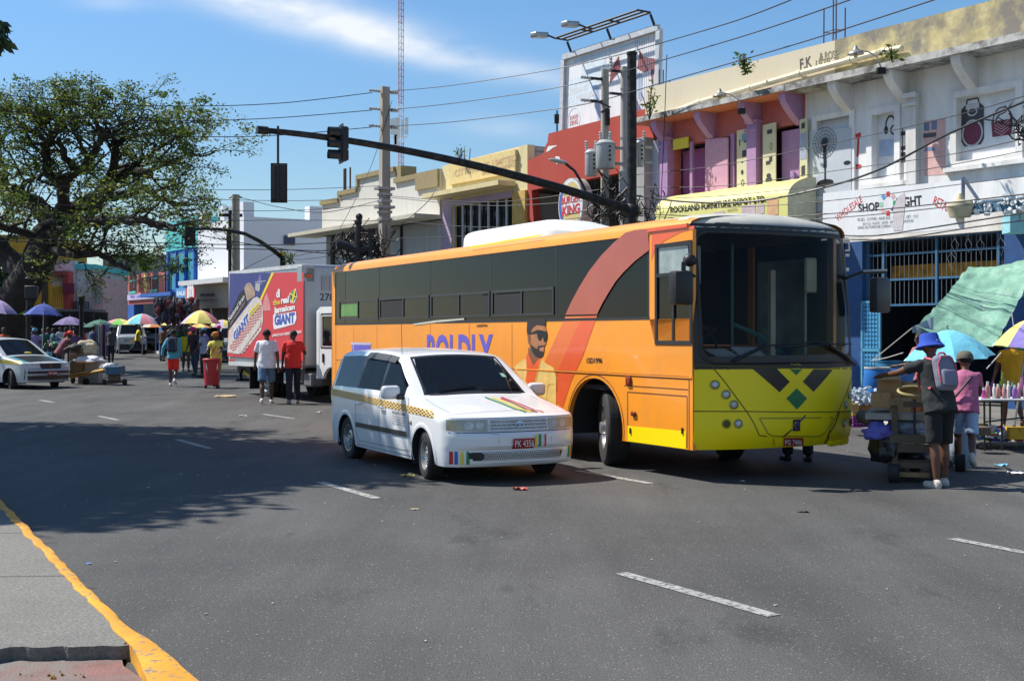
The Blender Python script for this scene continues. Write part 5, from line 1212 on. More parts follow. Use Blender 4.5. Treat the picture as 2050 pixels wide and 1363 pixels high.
sprays=[((230,262),(328,168)),((300,270),(415,240)),((320,300),(410,262)),((300,330),(490,300)),((330,330),(440,345)),((200,250),(180,170)),((110,250),(110,168)),((60,250),(60,185)),((240,250),(262,190)),((250,270),(310,225)),((280,260),(350,228)),((20,260),(0,190)),((150,250),(155,165)),((300,400),(415,400)),((330,420),(440,470)),((350,380),(365,350)),((90,260),(85,180)),((170,250),(185,195)),((140,240),(130,172)),((-20,260),(-30,190)),((30,250),(40,195)),((240,480),(270,560)),((300,470),(330,540)),((160,520),(190,590)),((350,450),(400,520)),((260,500),(200,560)),((320,440),(430,415)),((280,420),(390,440)),((250,440),(300,520)),((-20,420),(40,470)),((0,400),(60,440)),((180,470),(240,500))]
for (a,b)in sprays:
 dy=rr.uniform(-3,3);A=T(a[0],a[1],dy*.4);Bq=T(b[0],b[1],dy);L_=(Bq-A).length;d=(Bq-A).normalized();pts=[]
 for i in range(9):
  f=i/8;pts.append(A.lerp(Bq,f)+Vector((rr.gauss(0,.06),0,math.sin(f*PI)*.12+rr.gauss(0,.05))))
 mw.tube(pts,.035,4,False,r2=.01)
 for i in range(2,9):
  for k in range(3):
   q=pts[i];dd=(d+Vector((rr.gauss(0,.6),rr.gauss(0,.6),rr.gauss(0,.6)))).normalized();e=q+dd*rr.uniform(.3,.8)
   mw.tube([q,e],.010,3,False);leaf_quads(ml,q.lerp(e,.7),12,.20,.13,rr,.4,.2)
mw.build('trunk',BARK,tr);ml.build('crown',LEAF,tr,smooth=False,recalc=False)
print('tree leaves',len(ml.f),'wood',len(mw.f))
tr=thing('street_tree','dense dark tree just outside the left edge, its lowest tip at the upper left corner','tree')
rr=random.Random(5);mw=MB();ml=MB()
base=Vector((-15.5,20.5,0.0));mw.tube([base,base+Vector((.2,.1,2)),base+Vector((0,-.2,4.5)),base+Vector((.3,0,6.5))],[.55,.42,.36,.25],12)
k_=math.cos(R(SUN_EL))/math.sin(R(SUN_EL));sh=Vector((math.sin(R(SUN_AZ)),math.cos(R(SUN_AZ)),0))*k_
hc=11.6
for (gx,gy,ra,rb,dens)in ((120,905,3.2,3.0,1.0),(-120,940,4.2,3.4,1.0),(150,1000,1.7,2.2,.9),(330,930,2.3,1.9,1.0),(560,930,1.7,1.3,.9),(30,980,2.2,2.0,.9),(-200,880,4,4,.8),(660,940,.9,0.8,.6),(250,868,2.4,1.6,.75),(720,948,.5,.5,.35),(530,890,1.5,.9,.5),(640,900,1.1,.9,.5),(400,965,1.2,.9,.5),(70,1030,.9,.9,.45),(745,880,.8,.9,.5),(640,950,1.0,.8,.8),(690,915,1.2,1.0,.9),(600,900,1.4,1.1,.9),(735,960,.7,.5,.8),(480,960,1.2,.8,.8)):
 g_=gnd(gx,gy);hh=hc+rr.uniform(-.6,.5);c=g_+sh*hh+Vector((0,0,hh))
 mw.tube([base+Vector((.2,0,5.2)),base.lerp(c,.5)+Vector((0,0,hh*.55+.3)),c],[.16,.10,.04],6,False)
 n=int(1500*ra*rb*dens/4)
 for i in range(n):
  a=rr.uniform(0,6.28);q=math.sqrt(rr.random());w=1+.22*noise.noise((math.cos(a)*2+gx,math.sin(a)*2,gy))
  p=c+Vector((ra*q*w*math.cos(a),rb*q*w*math.sin(a),rr.uniform(-.4,.5)))
  leaf_quads(ml,p,2,.12,.34,rr,.5)
c=at(-28,62,20.3)
mw.tube([base+Vector((.3,0,6)),at(-120,40,20.3),c],[.1,.06,.02],5,False)
for i in range(240):leaf_quads(ml,at(rr.gauss(-18,13),rr.uniform(38,92),20.3+rr.gauss(0,.3)),2,.02,.20,rr,.6,1.5)
mw.build('trunk',BARK,tr);ml.build('crown',LEAFD,tr,smooth=False,recalc=False)
print('shade leaves',len(ml.f))
def weed(px,py,Y,w,h,label,n=60,sz=.12,seed=1,pot=None,wall=None):
 rr=random.Random(seed);q=thing('plant',label,'plant');mb=MB();ml=MB();base=at(px,py,Y)
 for i in range(6):
  e=base+Vector((rr.uniform(-w,w),rr.uniform(-.15,.15),h*rr.uniform(.5,1)));mb.tube([base,base.lerp(e,.5)+Vector((0,0,.05)),e],.012,4,False)
  for k in range(n//6):leaf_quads(ml,base.lerp(e,rr.uniform(.25,1.05)),1,.08,sz,rr,.6)
 mb.build('stem',BARK,q);ml.build('foliage',LEAF,q,smooth=False,recalc=False)
weed(1492,148,32,.28,.55,'leafy self-sown plant growing on the cream parapet',90,.16,3)
weed(1786,122,27.5,.12,.3,'small bright green plant sprouting beside the parapet pipe end',50,.14,4)
weed(1300,240,35,.25,1.1,'spindly green weed climbing at the right foot of the billboard',70,.13,5)
weed(918,323,45,.25,.5,'small weed growing on the pale yellow shop roof edge',30,.14,6)
weed(364,548,70,.7,1.1,'round green potted plant on the blue balcony',160,.28,7)
weed(345,552,70,.5,.9,'leafy potted plant at the left end of the blue balcony',120,.26,8)
weed(292,546,76,.9,1.1,'bushy plant on the red balcony roof',160,.3,9)
weed(580,530,51,.3,.6,'green shoot growing on the distant signal post',40,.2,10)
for k,(px,py,Y,w)in enumerate(((-60,560,78,6),(25,545,80,4))):
 q=thing('street_tree',('dark far tree behind the big trunk at the left edge','dark far tree between the trunk and the mustard building')[k],'tree');mw=MB();ml=MB();rr=random.Random(k+40);c=at(px,py,Y)
 mw.tube([Vector((c.x,c.y,gz(Y))),c],[.35,.2],8)
 for i in range(2600):
  v=Vector((rr.gauss(0,1),rr.gauss(0,1),rr.gauss(0,.7))).normalized()*rr.uniform(.5,1)*w*.5;v.z*=.6;leaf_quads(ml,c+v,2,.2,.4,rr)
 mw.build('trunk',BARK,q);ml.build('crown',LEAFD,q,smooth=False,recalc=False)
TYRE=M_('tyre_rubber',(0.022,0.022,0.023),rough=0.85,var=0.2,scale=20,dirt=0.3,dcol=(0.07,0.065,0.06))
RIMG=M_('steel_rim',(0.42,0.42,0.42),rough=0.35,metal=0.7,var=0.1,dirt=0.3,dcol=(0.15,0.12,0.1))
RIMD=M_('dark_rim',(0.10,0.10,0.10),rough=0.5,metal=0.4,dirt=0.3)
CHROME=M_('chrome',(0.6,0.6,0.6),rough=0.15,metal=1.0,var=0.02)
TRIM=M_('black_plastic',(0.02,0.02,0.021),rough=0.45,var=0.1)
SEAT=M_('dark_seat',(0.035,0.035,0.04),rough=0.9)
HEADL=mat('headlamp_lens',(0.38,0.36,0.28),rough=0.12,coat=1.0,var=0.12,scale=8)
HEADC=mat('headlamp_clear',(0.50,0.52,0.53),rough=0.08,coat=1.0,var=0.25,scale=14)
def wheel(parent,c,r,w,steer=0.0,side=-1,rim=RIMG,rr_=.62,truck=False,holes=10,lugs=5):
 """c = hub centre in the parent's frame; side -1: outer face looks to local -x"""
 M=Matrix.Translation(Vector(c))@Matrix.Rotation(steer,4,'Z')@(Matrix.Identity(4)if side<0 else Matrix.Rotation(PI,4,'Z'))
 ri=r*rr_
 mb=MB();mb.M=M
 mb.lathe([(ri*.96,w/2),(r*.93,w/2),(r*.985,w*.42),(r,w*.3),(r,w*.02),(r*.985,w*.015),(r*.985,-w*.015),(r,-w*.02),(r,-w*.3),(r*.985,-w*.42),(r*.93,-w/2),(r*.82,-w*.53),(ri*1.04,-w/2),(ri*.98,-w*.42),(ri*.96,w/2)],48,axis='x',capped=False)
 for gx in (-.28,-.14,.14,.28):
  pass
 t=mb.build('wheel',TYRE,parent,autos=25)
 mb=MB();mb.M=M
 n=int(56*r/.3)
 for i in range(n):
  a=2*PI*i/n
  for (x,sgn)in ((-.3,1),(-.1,-1),(.1,1),(.3,-1)):
   cx_,cy_,cz_=x*w,(r+.001)*math.cos(a+sgn*.3/n),(r+.001)*math.sin(a+sgn*.3/n)
   mb.cbox((cx_,cy_,cz_),(w*.165,2*PI*r/n*.68,.012),Euler((a-PI/2,0,0)))
 mb.build('tread',TYRE,t,smooth=False)
 mb=MB();mb.M=M
 if truck:prof=[(ri,-w*.46),(ri*.93,-w*.44),(ri*.88,-w*.30),(ri*.74,-w*.05),(ri*.55,-w*.05),(ri*.50,-w*.32),(ri*.30,-w*.40),(ri*.28,-w*.62),(.001,-w*.64)]
 else:prof=[(ri,-w*.47),(ri*.93,-w*.46),(ri*.88,-w*.25),(ri*.72,-w*.12),(ri*.58,-w*.28),(ri*.40,-w*.34),(ri*.32,-w*.24),(ri*.26,-w*.24),(ri*.22,-w*.36),(.001,-w*.38)]
 mb.lathe(prof,36,axis='x',capped=False)
 mb.lathe([(ri*.97,w*.45),(ri*.9,-w*.1),(.001,-w*.1)],20,axis='x',capped=False)
 rimo=mb.build('rim',rim,t,autos=30)
 mb=MB();mb.M=M
 for i in range(holes):
  a=2*PI*i/holes;rr0=ri*.66;x=-w*.23 if not truck else -w*.12
  mb.cbox((x,rr0*math.cos(a),rr0*math.sin(a)),(.015,ri*.13,ri*.18),Euler((a,0,0)))
 mb.build('vent_holes',BLK,t,smooth=False)
 mb=MB();mb.M=M
 for i in range(lugs):
  a=2*PI*i/lugs+.3;mb.cyl((-w*(.34 if not truck else .42),ri*.36*math.cos(a),ri*.36*math.sin(a)),(-w*(.26 if not truck else .3),ri*.36*math.cos(a),ri*.36*math.sin(a)),.014,6)
 mb.build('wheel_nuts',GALV,t)
 return t
def qpatch(mb,F,c,d,n=10,m=6):
 vs=[]
 for i in range(n+1):
  for j in range(m+1):
   a,b=i/n,j/m
   u=(1-a)*(1-b)*c[0][0]+a*(1-b)*c[1][0]+a*b*c[2][0]+(1-a)*b*c[3][0]
   v=(1-a)*(1-b)*c[0][1]+a*(1-b)*c[1][1]+a*b*c[2][1]+(1-a)*b*c[3][1]
   vs.append(F(u,v,d))
 mb.add(vs,[(i*(m+1)+j,(i+1)*(m+1)+j,(i+1)*(m+1)+j+1,i*(m+1)+j+1)for i in range(n)for j in range(m)]);return mb
def qline(mb,F,pts,w,d,n=8):
 for a,b in zip(pts[:-1],pts[1:]):
  dx,dy=b[0]-a[0],b[1]-a[1];l=math.hypot(dx,dy)or 1;nx,ny=-dy/l*w/2,dx/l*w/2
  qpatch(mb,F,[(a[0]-nx,a[1]-ny),(b[0]-nx,b[1]-ny),(b[0]+nx,b[1]+ny),(a[0]+nx,a[1]+ny)],d,n,1)
BO=Vector((2.17,14.87,0))
bus=thing('coach','large orange and yellow coach with a sunglasses advert, filling the right of the street','bus',BO,TH)
ORG=mat('bus_orange',(0.90,0.31,0.018),rough=0.38,coat=0.25,var=0.05,scale=1.0,dirt=0.34,dcol=(0.55,0.24,0.08),dscale=2.2)
BYEL=mat('bus_yellow',(0.95,0.74,0.002),rough=0.4,coat=0.0,var=0.02,scale=1.2,dirt=0.08,dcol=(0.55,0.42,0.03),dscale=2.5)
CORL=mat('bus_coral',(0.78,0.11,0.030),rough=0.32,coat=0.5,var=0.03)
CORL2=mat('bus_coral_light',(0.80,0.17,0.035),rough=0.32,coat=0.5,var=0.03)
CORW=mat('bus_coral_film',(0.40,0.075,0.05),rough=0.25,coat=0.6,var=0.06,scale=2)
BWHT=mat('bus_roof_white',(0.58,0.56,0.47),rough=0.45,coat=0.2,var=0.08,dirt=0.5,dcol=(0.32,0.3,0.25),dscale=3)
GBAND=glass('bus_window_glass',(0.006,0.009,0.014),0.0,0.05);GBAND.node_tree.nodes['Principled BSDF'].inputs['Specular IOR Level'].default_value=0.22
GWIND=glass('windscreen_glass',(0.012,0.014,0.016),0.93,0.02);GWIND.node_tree.nodes['Fresnel'].inputs['IOR'].default_value=1.45;GWIND.node_tree.nodes['Principled BSDF'].inputs['IOR'].default_value=1.8;GWIND.node_tree.nodes['Transparent BSDF'].inputs[0].default_value=(.9,.93,.93,1)
BS=Face(BO.x,BO.y,math.atan2(-.879,.4766))
def bs(px,py):u,v=BS.uv(px,py);return (-u,v)
def SF_(y,z,d=0.0):return (-d,y,z)
def archpts(cy,cz,r,z0,n=20):
 a0=math.asin(max(-1,min(1,(z0-cz)/r)));return [(cy+r*math.cos(PI-a0-(PI-2*a0)*i/n),cz+r*math.sin(PI-a0-(PI-2*a0)*i/n))for i in range(n+1)]
Z0,Z1,LB=0.38,3.02,12.35
fa=archpts(2.22,.50,.67,Z0)[::-1];ra=archpts(8.9,.50,.64,Z0)[::-1]
lower=[(.03,Z0)]+fa[::-1]+ra[::-1]+[(LB,Z0),(LB,1.95),(.03,1.95)]
mb=MB();mb.poly(lower,(),SF_,0,-.05);mb.build('side_panel',ORG,bus,smooth=False)
up=[(.03,1.951),(.93,1.951),(.93,Z1),(.03,Z1)]
mb=MB();mb.poly(up,[[bs(1312,692),bs(1384,692),bs(1386,480),bs(1314,490)]],SF_,0,-.05);mb.poly([(12.15,1.951),(LB,1.951),(LB,Z1),(12.15,Z1)],(),SF_,0,-.05);mb.build('pillar_panel',ORG,bus,smooth=False)
mb=MB();mb.poly([(.931,1.97),(12.149,1.97),(12.149,3.03),(.931,3.03)],(),SF_,-.012,-.05);mb.build('window_band',GBAND,bus,smooth=False)
mb=MB()
for y in [bs(x,560)[0]for x in (1297,1112,982,860,758,690)]:mb.poly([(y-.02,1.97),(y+.02,1.97),(y+.02,3.03),(y-.02,3.03)],(),SF_,-.010,-.02)
mb.poly([(.93,1.95),(12.15,1.95),(12.15,1.985),(.93,1.985)],(),SF_,.006,-.02)
mb.build('window_seal',TRIM,bus,smooth=False)
mb=MB();yy=[bs(x,600)[0]for x in (1111,982,860,758,677)]
for a,b in zip(yy[:-1],yy[1:]):
 a+=.04;b-=.04
 for (p,q,r,s)in ((a,b,2.40,2.44),(a,b,2.04,2.07),(a,a+.035,2.07,2.40),(b-.035,b,2.07,2.40),((a+b)/2-.02,(a+b)/2+.02,2.07,2.40)):mb.poly([(p,r),(q,r),(q,s),(p,s)],(),SF_,0.002,-.012)
mb.build('sliding_window_frame',M_('window_frame_black',(0.03,0.03,0.032),rough=0.35),bus,smooth=False)
mb=MB()
for k,(a,b)in enumerate(zip(yy[:-1],yy[1:])):
 if k==3:continue
 m_=(a+b)/2;lo,hi=(m_+.03,m_+.03+(b-a)*(.40,.18,.42)[k])if k!=1 else (a+.09,a+.28)
 mb.poly([(lo,2.075),(hi,2.075),(hi,2.395),(lo,2.395)],(),SF_,-.0105,-.012)
mb.build('open_window_gap',W_DARK,bus,smooth=False)
mb=MB();a,b=bs(682,640),bs(716,614);mb.poly([(b[0],2.12),(a[0],2.12),(a[0],2.36),(b[0],2.36)],(),SF_,-.0095,-.012);mb.build('green_curtain',M_('curtain_green',(0.13,0.28,0.08),rough=0.6),bus,smooth=False)
def sd(name,m,pts,d=.003,px=True):
 mb=MB();P=[bs(*p)for p in pts]if px else pts;mb.poly(P,(),SF_,d);return mb.build(name,m,bus,smooth=False,recalc=False)
def z5(l):return [(1000+x/2.571,420+y/2.571)for x,y in l]
Lft=[(340,540),(372,470),(410,400),(462,315),(520,240),(590,168),(648,118)];Rgt=[(762,215),(700,262),(640,320),(598,370),(560,430),(528,485),(503,537)]
sd('swoosh_film',CORW,z5(Lft+[(700,104),(765,97),(772,208)]+Rgt),.004)
sd('swoosh',CORL2,z5([(340,550),(425,548),(300,830),(248,1000),(236,775)]),.003)
sd('swoosh',CORL,z5([(425,548),(503,546),(425,765),(370,880),(325,1018),(290,990),(300,830)]),.0032)
sd('corner_flash',CORL,z5([(785,110),(1003,82),(1003,98),(930,118),(850,160),(800,210),(783,262)]),.003)
sd('yellow_skirt',BYEL,[(1.42,.385),(.16,.385),(.16,.60),(1.42,.585)],.004,False)
sd('yellow_skirt',BYEL,[(12.34,.385),(11.2,.385),(11.2,.62),(12.34,.62)],.004,False)
sd('chipped_strip',BWHT,z5([(0,552),(20,548),(120,546),(130,551),(40,556),(0,562)])and [(828,648),(876,641),(930,637),(930,640),(878,645),(830,651)],.008)
sd('yellow_chip_line',BYEL,[(940,494),(1085,469),(1085,472),(942,497)],.004)
mb=MB()
for z in (1.25,1.22):mb.poly([(.1,z),(4.4,z),(4.4,z+.008),(.1,z+.008)],(),SF_,.004)
for (a,b)in (((.14,1.02),(1.42,1.02)),((.14,.40),(.14,1.02)),((1.42,.40),(1.42,1.02)),((.10,.38),(.10,1.25)),((3.20,.95),(3.20,1.25)),((.03,1.25),(.03,1.93)),((12.1,.4),(12.1,1.95)),((.12,1.10),(1.5,1.10))):stroke(mb,SF_,[a,b],.012,.0035)
pts=archpts(2.22,.50,.72,Z0);stroke(mb,SF_,pts,.012,.0035)
for y in (4.55,6.0,7.5,9.9,11.1):stroke(mb,SF_,[(y,.42),(y,1.93)],.008,.0035)
stroke(mb,SF_,[(3.2,1.235),(12.1,1.235)],.008,.0036)
mb.build('panel_gap',M_('panel_gap_brown',(0.16,0.05,0.015),rough=0.8),bus,smooth=False,recalc=False)
mb=MB();mb.poly([(.05,1.235),(4.4,1.235),(4.4,1.25),(.05,1.25)],(),SF_,.012,0.001);mb.build('rub_rail',ORG,bus,smooth=False)
mb=MB();pts=archpts(2.22,.50,.675,Z0)
for d0,d1 in ((0.012,-.55),):mb.grid(len(pts),2,lambda i,j:SF_(pts[i][0],pts[i][1],(d0,d1)[j]))
pts2=archpts(8.9,.50,.645,Z0);mb.grid(len(pts2),2,lambda i,j:SF_(pts2[i][0],pts2[i][1],(.012,-.55)[j]))
mb.build('wheel_arch',W_DARK,bus,recalc=False)
for (px,py,w,h)in ((1260,762,.055,.06),(1270,828,.05,.032)):
 c=bs(px,py);mb=MB();mb.bevbox(-.035,0.0,c[0]-w,c[0]+w,c[1]-h,c[1]+h,.02);mb.build('marker_lamp',M_('marker_red',(0.22,0.035,0.012),rough=0.2),bus)
mb=MB()
for px in (1263,1367):c=bs(px,862);mb.cbox((-.01,c[0],c[1]),(.02,.02,.07));
mb.build('flap_catch',TRIM,bus,smooth=False)
a,b=bs(1312,692),bs(1386,480)
y0,y1,z0,z1=b[0],a[0],1.64,2.88
mb=MB();fr=.045;zm=2.47
for (p,q,r,s)in ((y0,y1,z0,z0+fr),(y0,y1,z1-fr,z1),(y0,y0+fr,z0+fr,z1-fr),(y1-fr,y1,z0+fr,z1-fr),(y0+fr,y1-fr,zm,zm+fr),((y0+y1)/2-.02,(y0+y1)/2+.02,z0+fr,zm)):mb.poly([(p,r),(q,r),(q,s),(p,s)],(),SF_,.012,-.04)
mb.build('driver_window_frame',TRIM,bus,smooth=False)
mb=MB();mb.poly([(y0+fr,z0+fr),(y1-fr,z0+fr),(y1-fr,zm),(y0+fr,zm)],(),SF_,-.01,-.015);mb.build('driver_window_pane',glass('driver_glass',(0.01,0.011,0.012),0.25),bus,smooth=False)
mb=MB();mb.poly([(y0+fr,zm+fr),(y1-fr,zm+fr),(y1-fr,z1-fr),(y0+fr,z1-fr)],(),SF_,-.01,-.015);mb.build('driver_window_pane',mat('frosted_film',(0.28,0.33,0.33),rough=0.15,coat=0.6,var=0.2),bus,smooth=False)
mb=MB();mb.poly([(.12,3.045),(.95,3.045),(.95,3.09),(.12,3.09)],(),SF_,.02,-.02);mb.build('rain_gutter',CORL,bus,smooth=False)
def stext(t,bl,br,tr,tl,m,bold=.01,d=.005,name='lettering'):
 mb=MB();put_text(mb,t,[bs(*bl),bs(*br),bs(*tr),bs(*tl)],SF_,d,bold);return mb.build(name,m,bus,smooth=False,recalc=False)
VIO=M_('violet_vinyl',(0.13,0.10,0.52),rough=0.4)
stext('BOLDLY',(855,740),(987,746),(987,668),(855,669),VIO,.03)
stext('15D1996',(1175,727),(1206,727),(1206,716),(1175,716),BLK,.02)
stext('CARRETERA',(954,655),(977,654),(977,649),(954,649.5),BLK,.02)
sd('blue_sticker',VIO,[(705,712),(742,712),(742,688),(705,686)],.005)
sd('sticker_edge',M_('sticker_lilac',(0.5,0.45,0.6)),[(703,690),(743,690.5),(743,686),(703,685)],.0065)
stext('G U A R D',(706.5,712),(706.6,689),(709.5,689),(709.4,712),WHT,.0,.0075)
CREAMJ=M_('print_cream',(0.80,0.55,0.17),rough=0.35);SKINP=M_('print_skin',(0.42,0.17,0.07),rough=0.35,var=0.15,scale=9);SKIND=M_('print_skin_dark',(0.24,0.09,0.04),rough=0.35);HAIRP=M_('print_hair',(0.03,0.02,0.018),rough=0.4);SHIRTP=M_('print_orange',(0.80,0.12,0.02),rough=0.35)
sd('portrait_jacket',CREAMJ,z5([(75,812),(110,780),(140,762),(180,790),(214,766),(240,790),(280,812),(292,860),(292,1012),(250,985),(150,920),(110,860)]),.006)
sd('portrait_shirt',SHIRTP,z5([(138,762),(146,738),(205,745),(214,768),(196,830),(176,905),(150,900),(135,880),(142,830)]),.007)
sd('portrait_neck',SKIND,z5([(150,710),(150,740),(176,800),(206,762),(205,740),(190,700)]),.008)
sd('portrait_face',SKINP,z5([(150,640),(168,600),(200,590),(236,592),(243,620),(246,650),(242,668),(240,690),(232,700),(231,730),(222,752),(203,762),(180,745),(160,712),(152,690)]),.009)
sd('portrait_beard',HAIRP,z5([(160,690),(172,700),(196,716),(202,700),(230,696),(232,704),(214,708),(210,728),(228,728),(226,748),(208,763),(186,752),(168,726)]),.010)
sd('portrait_lips',M_('print_lips',(0.5,0.2,0.14)),z5([(208,712),(228,708),(230,716),(226,724),(208,722)]),.0105)
sd('portrait_hair',HAIRP,z5([(146,568),(160,560),(236,560),(241,575),(238,600),(222,596),(196,592),(172,608),(160,640),(160,680),(150,672),(143,620)]),.011)
sd('portrait_glasses',BLK,z5([(158,636),(200,617),(246,626),(248,650),(242,676),(232,680),(226,650),(220,668),(206,674),(198,652),(196,636),(160,642)]),.012)
sd('portrait_ear',SKIND,z5([(148,640),(160,642),(164,662),(160,690),(150,684)]),.0125)
sd('portrait_seam',M_('print_fold',(0.62,0.36,0.08)),z5([(214,768),(217,768),(204,830),(180,908),(176,905),(198,830)]),.0085)
sd('portrait_seam',M_('print_fold',(0,0,0)),z5([(246,905),(262,893),(284,895),(284,899),(262,898),(250,910),(246,980),(242,975)]),.0085)
prof=[(0,3.02),(.015,3.10),(.06,3.16),(.16,3.205),(.45,3.25),(.85,3.275),(1.25,3.285)]
prof=prof+[(2.5-x,z)for x,z in prof[:-1][::-1]]
ys=[.12,.3]+[i for i in range(1,13)]+[12.2,12.3]
def roofpt(i,j):
 y=ys[i];x,z=prof[j];k=0.0
 if y>12:k=(y-12)/.35*.12
 if y<.5:k=(.5-y)/.38*.05*(1 if abs(x-1.25)>.9 else 1)
 return (x,y,z-k*(z-2.95)/.33)
mb=MB()
vs=[roofpt(i,j)for i in range(len(ys))for j in range(len(prof))];nn=len(prof)
for i in range(len(ys)-1):
 for j in range(nn-1):
  mb.m=0 if (j<3 or j>nn-5)else 1
  mb.v+=[Vector(vs[i*nn+j]),Vector(vs[(i+1)*nn+j]),Vector(vs[(i+1)*nn+j+1]),Vector(vs[i*nn+j+1])];k=len(mb.v);mb.f.append((k-4,k-3,k-2,k-1));mb.mi.append(mb.m)
mb.build('roof',[ORG,BWHT],bus,autos=50)
mb=MB();mb.poly([(0,Z0),(2.5,Z0),(2.5,3.02),(2.4,3.15),(.1,3.15),(0,3.02)],(),lambda u,v,d:(u,LB-d,v),0,.04);mb.build('rear_panel',ORG,bus,smooth=False)
mb=MB();mb.poly([(.05,Z0)]+[(y,z)for y,z in fa[::-1]]+[(y,z)for y,z in ra[::-1]]+[(LB-.05,Z0),(LB-.05,1.6),(.12,1.6)],(),lambda y,z,d:(2.5+d,y,z),0,-.05)
for y in (.28,1.9,3.5,5.1,6.4,8.0,9.6,11.2,12.1):mb.poly([(y,1.601),(y+.12,1.601),(y+.12,3.02),(y,3.02)],(),lambda y,z,d:(2.5+d,y,z),0,-.05)
mb.build('far_side_panel',ORG,bus,smooth=False)
mb=MB();mb.poly([(.3,1.602),(12.2,1.602),(12.2,3.0),(.3,3.0)],(),lambda y,z,d:(2.5+d,y,z),-.02,-.024);mb.build('far_side_glass',glass('far_glass',(0.01,0.012,0.015),0.93),bus,smooth=False)
mb=MB();mb.box(.1,2.4,.5,1.5,.42,.5);mb.box(.1,2.4,3.0,8.1,.42,.5);mb.box(.1,2.4,9.7,12.2,.42,.5);mb.box(.55,1.95,1.5,9.7,.43,.49);mb.box(.55,1.95,2.1,2.3,.35,.6);mb.box(.55,1.95,8.8,9.0,.35,.6);mb.build('chassis',TRIM,bus,smooth=False)
mb=MB();mb.box(.06,2.44,.35,12.2,1.02,1.08);mb.build('floor',W_DARK,bus,smooth=False)
mb=MB();mb.grid(12,5,lambda i,j:(.1+2.3*i/11,(.10,.14,.35,.55,.6)[j]-.2*(1-abs(i/5.5-1)**2.2),(1.40,1.48,1.50,1.42,1.1)[j]));mb.build('dashboard',M_('dash_grey',(0.045,0.045,0.05),rough=0.8),bus)
seatm=MB()
for y in (2.6,3.5,4.4,5.3,6.2):
 for x in (.2,.68):
  seatm.bevbox(x,x+.42,y,y+.12,1.4,2.2,.04,1);seatm.bevbox(x,x+.42,y-.45,y,1.35,1.5,.04,1)
seatm.build('passenger_seats',M_('seat_slate',(.10,.11,.15),rough=.9),bus)
mb=MB();mb.bevbox(.14,.42,.42,.45,2.38,2.86,.01,1);mb.build('bright_pane_card',M_('pane_card_pale',(.45,.52,.55),rough=.5),bus)  # pale card added for the bright frosted pane and reflection seen in the windscreen
mb=MB();mb.box(2.20,2.24,.55,1.5,1.45,2.75);mb.build('door_leaf',M_('door_pale',(.34,.40,.38),rough=.5,var=.3,scale=3),bus,smooth=False)
mb=MB();mb.box(1.76,1.84,.7,.76,1.45,2.6);mb.build('door_post',M_('door_cream',(.55,.48,.36),rough=.5),bus,smooth=False)
mb=MB();mb.bevbox(2.0,2.2,.30,.36,2.3,2.75,.02,1);mb.build('route_card',M_('card_cream',(.5,.45,.3),rough=.6),bus)
mb=MB();mb.bevbox(.30,.78,1.25,1.38,1.5,2.25,.05,2);mb.bevbox(.30,.78,.85,1.25,1.42,1.56,.05,2);mb.build('driver_seat',SEAT,bus)
mb=MB()
n=28;c_=Vector((.55,.62,1.68));ax=Matrix.Rotation(R(58),4,'X')
pts=[c_+ax@Vector((.24*math.cos(2*PI*i/n),.24*math.sin(2*PI*i/n),0))for i in range(n+1)];mb.tube(pts,.017,6,False)
for a in (30,150,270):mb.tube([c_,c_+ax@Vector((.24*math.cos(R(a)),.24*math.sin(R(a)),0))],.014,5)
mb.tube([c_,c_+Vector((0,-.1,-.35))],.03,6);mb.build('steering_wheel',BLK,bus)
mb=MB();mb.bevbox(1.06,1.3,1.7,1.95,1.1,1.95,.02,1);mb.build('wooden_box',M_('box_orange_wood',(0.42,0.16,0.04),rough=0.6),bus)
mb=MB()
for x,y in ((1.6,1.3),(1.6,2.3),(.95,2.4)):mb.tube([(x,y,1.05),(x,y,3.1)],.02,6)
mb.tube([(1.6,1.3,1.9),(1.9,1.1,1.75),(2.3,.9,1.4)],.03,6);mb.build('grab_rails',M_('teal_rail_paint',(0.05,0.22,0.2),rough=0.4),bus)
mb=MB();mb.cbox((.42,.02,1.54),(.34,.24,.01),Euler((.35,0,.1)));mb.cbox((.80,-.02,1.55),(.36,.24,.01),Euler((.45,0,-.12)));mb.build('paper_sheets',M_('paper_white',(0.75,0.77,0.8),rough=0.5),bus,smooth=False)
mb=MB();mb.poly([(0.06,2.98),(2.44,2.98),(2.44,3.15),(.06,3.15)],(),lambda u,v,d:(u,.5+d,v),0,.03);mb.box(.06,2.44,.55,12.2,2.99,3.0);mb.build('ceiling',SEAT,bus,smooth=False)
def fy(x,z):
 s=abs((x-1.25)/1.25);y=-.26*(1-s**2.8)
 if z>1.45:y+=.10*(z-1.45)/1.5+.05*max(0,(z-1.45)/1.5)**3
 if z<.62:y+=.09*((.62-z)/.24)**2
 return y
def FF(x,z,d=0.0):return (x,fy(x,z)-d,z)
def rrect(x0,x1,z0,z1,r,n=9):
 P=[]
 for cx_,cz_,a0 in ((x1-r,z0+r,-90),(x1-r,z1-r,0),(x0+r,z1-r,90),(x0+r,z0+r,180)):
  for i in range(n):a=R(a0+90*i/(n-1));P.append((cx_+r*math.cos(a),cz_+r*math.sin(a)))
 out=[]
 for i in range(len(P)):
  a=P[i];b=P[(i+1)%len(P)];L_=math.hypot(b[0]-a[0],b[1]-a[1]);k=14 if L_>.5 else 1
  for j in range(k):out.append((a[0]+(b[0]-a[0])*j/k,a[1]+(b[1]-a[1])*j/k))
 return out
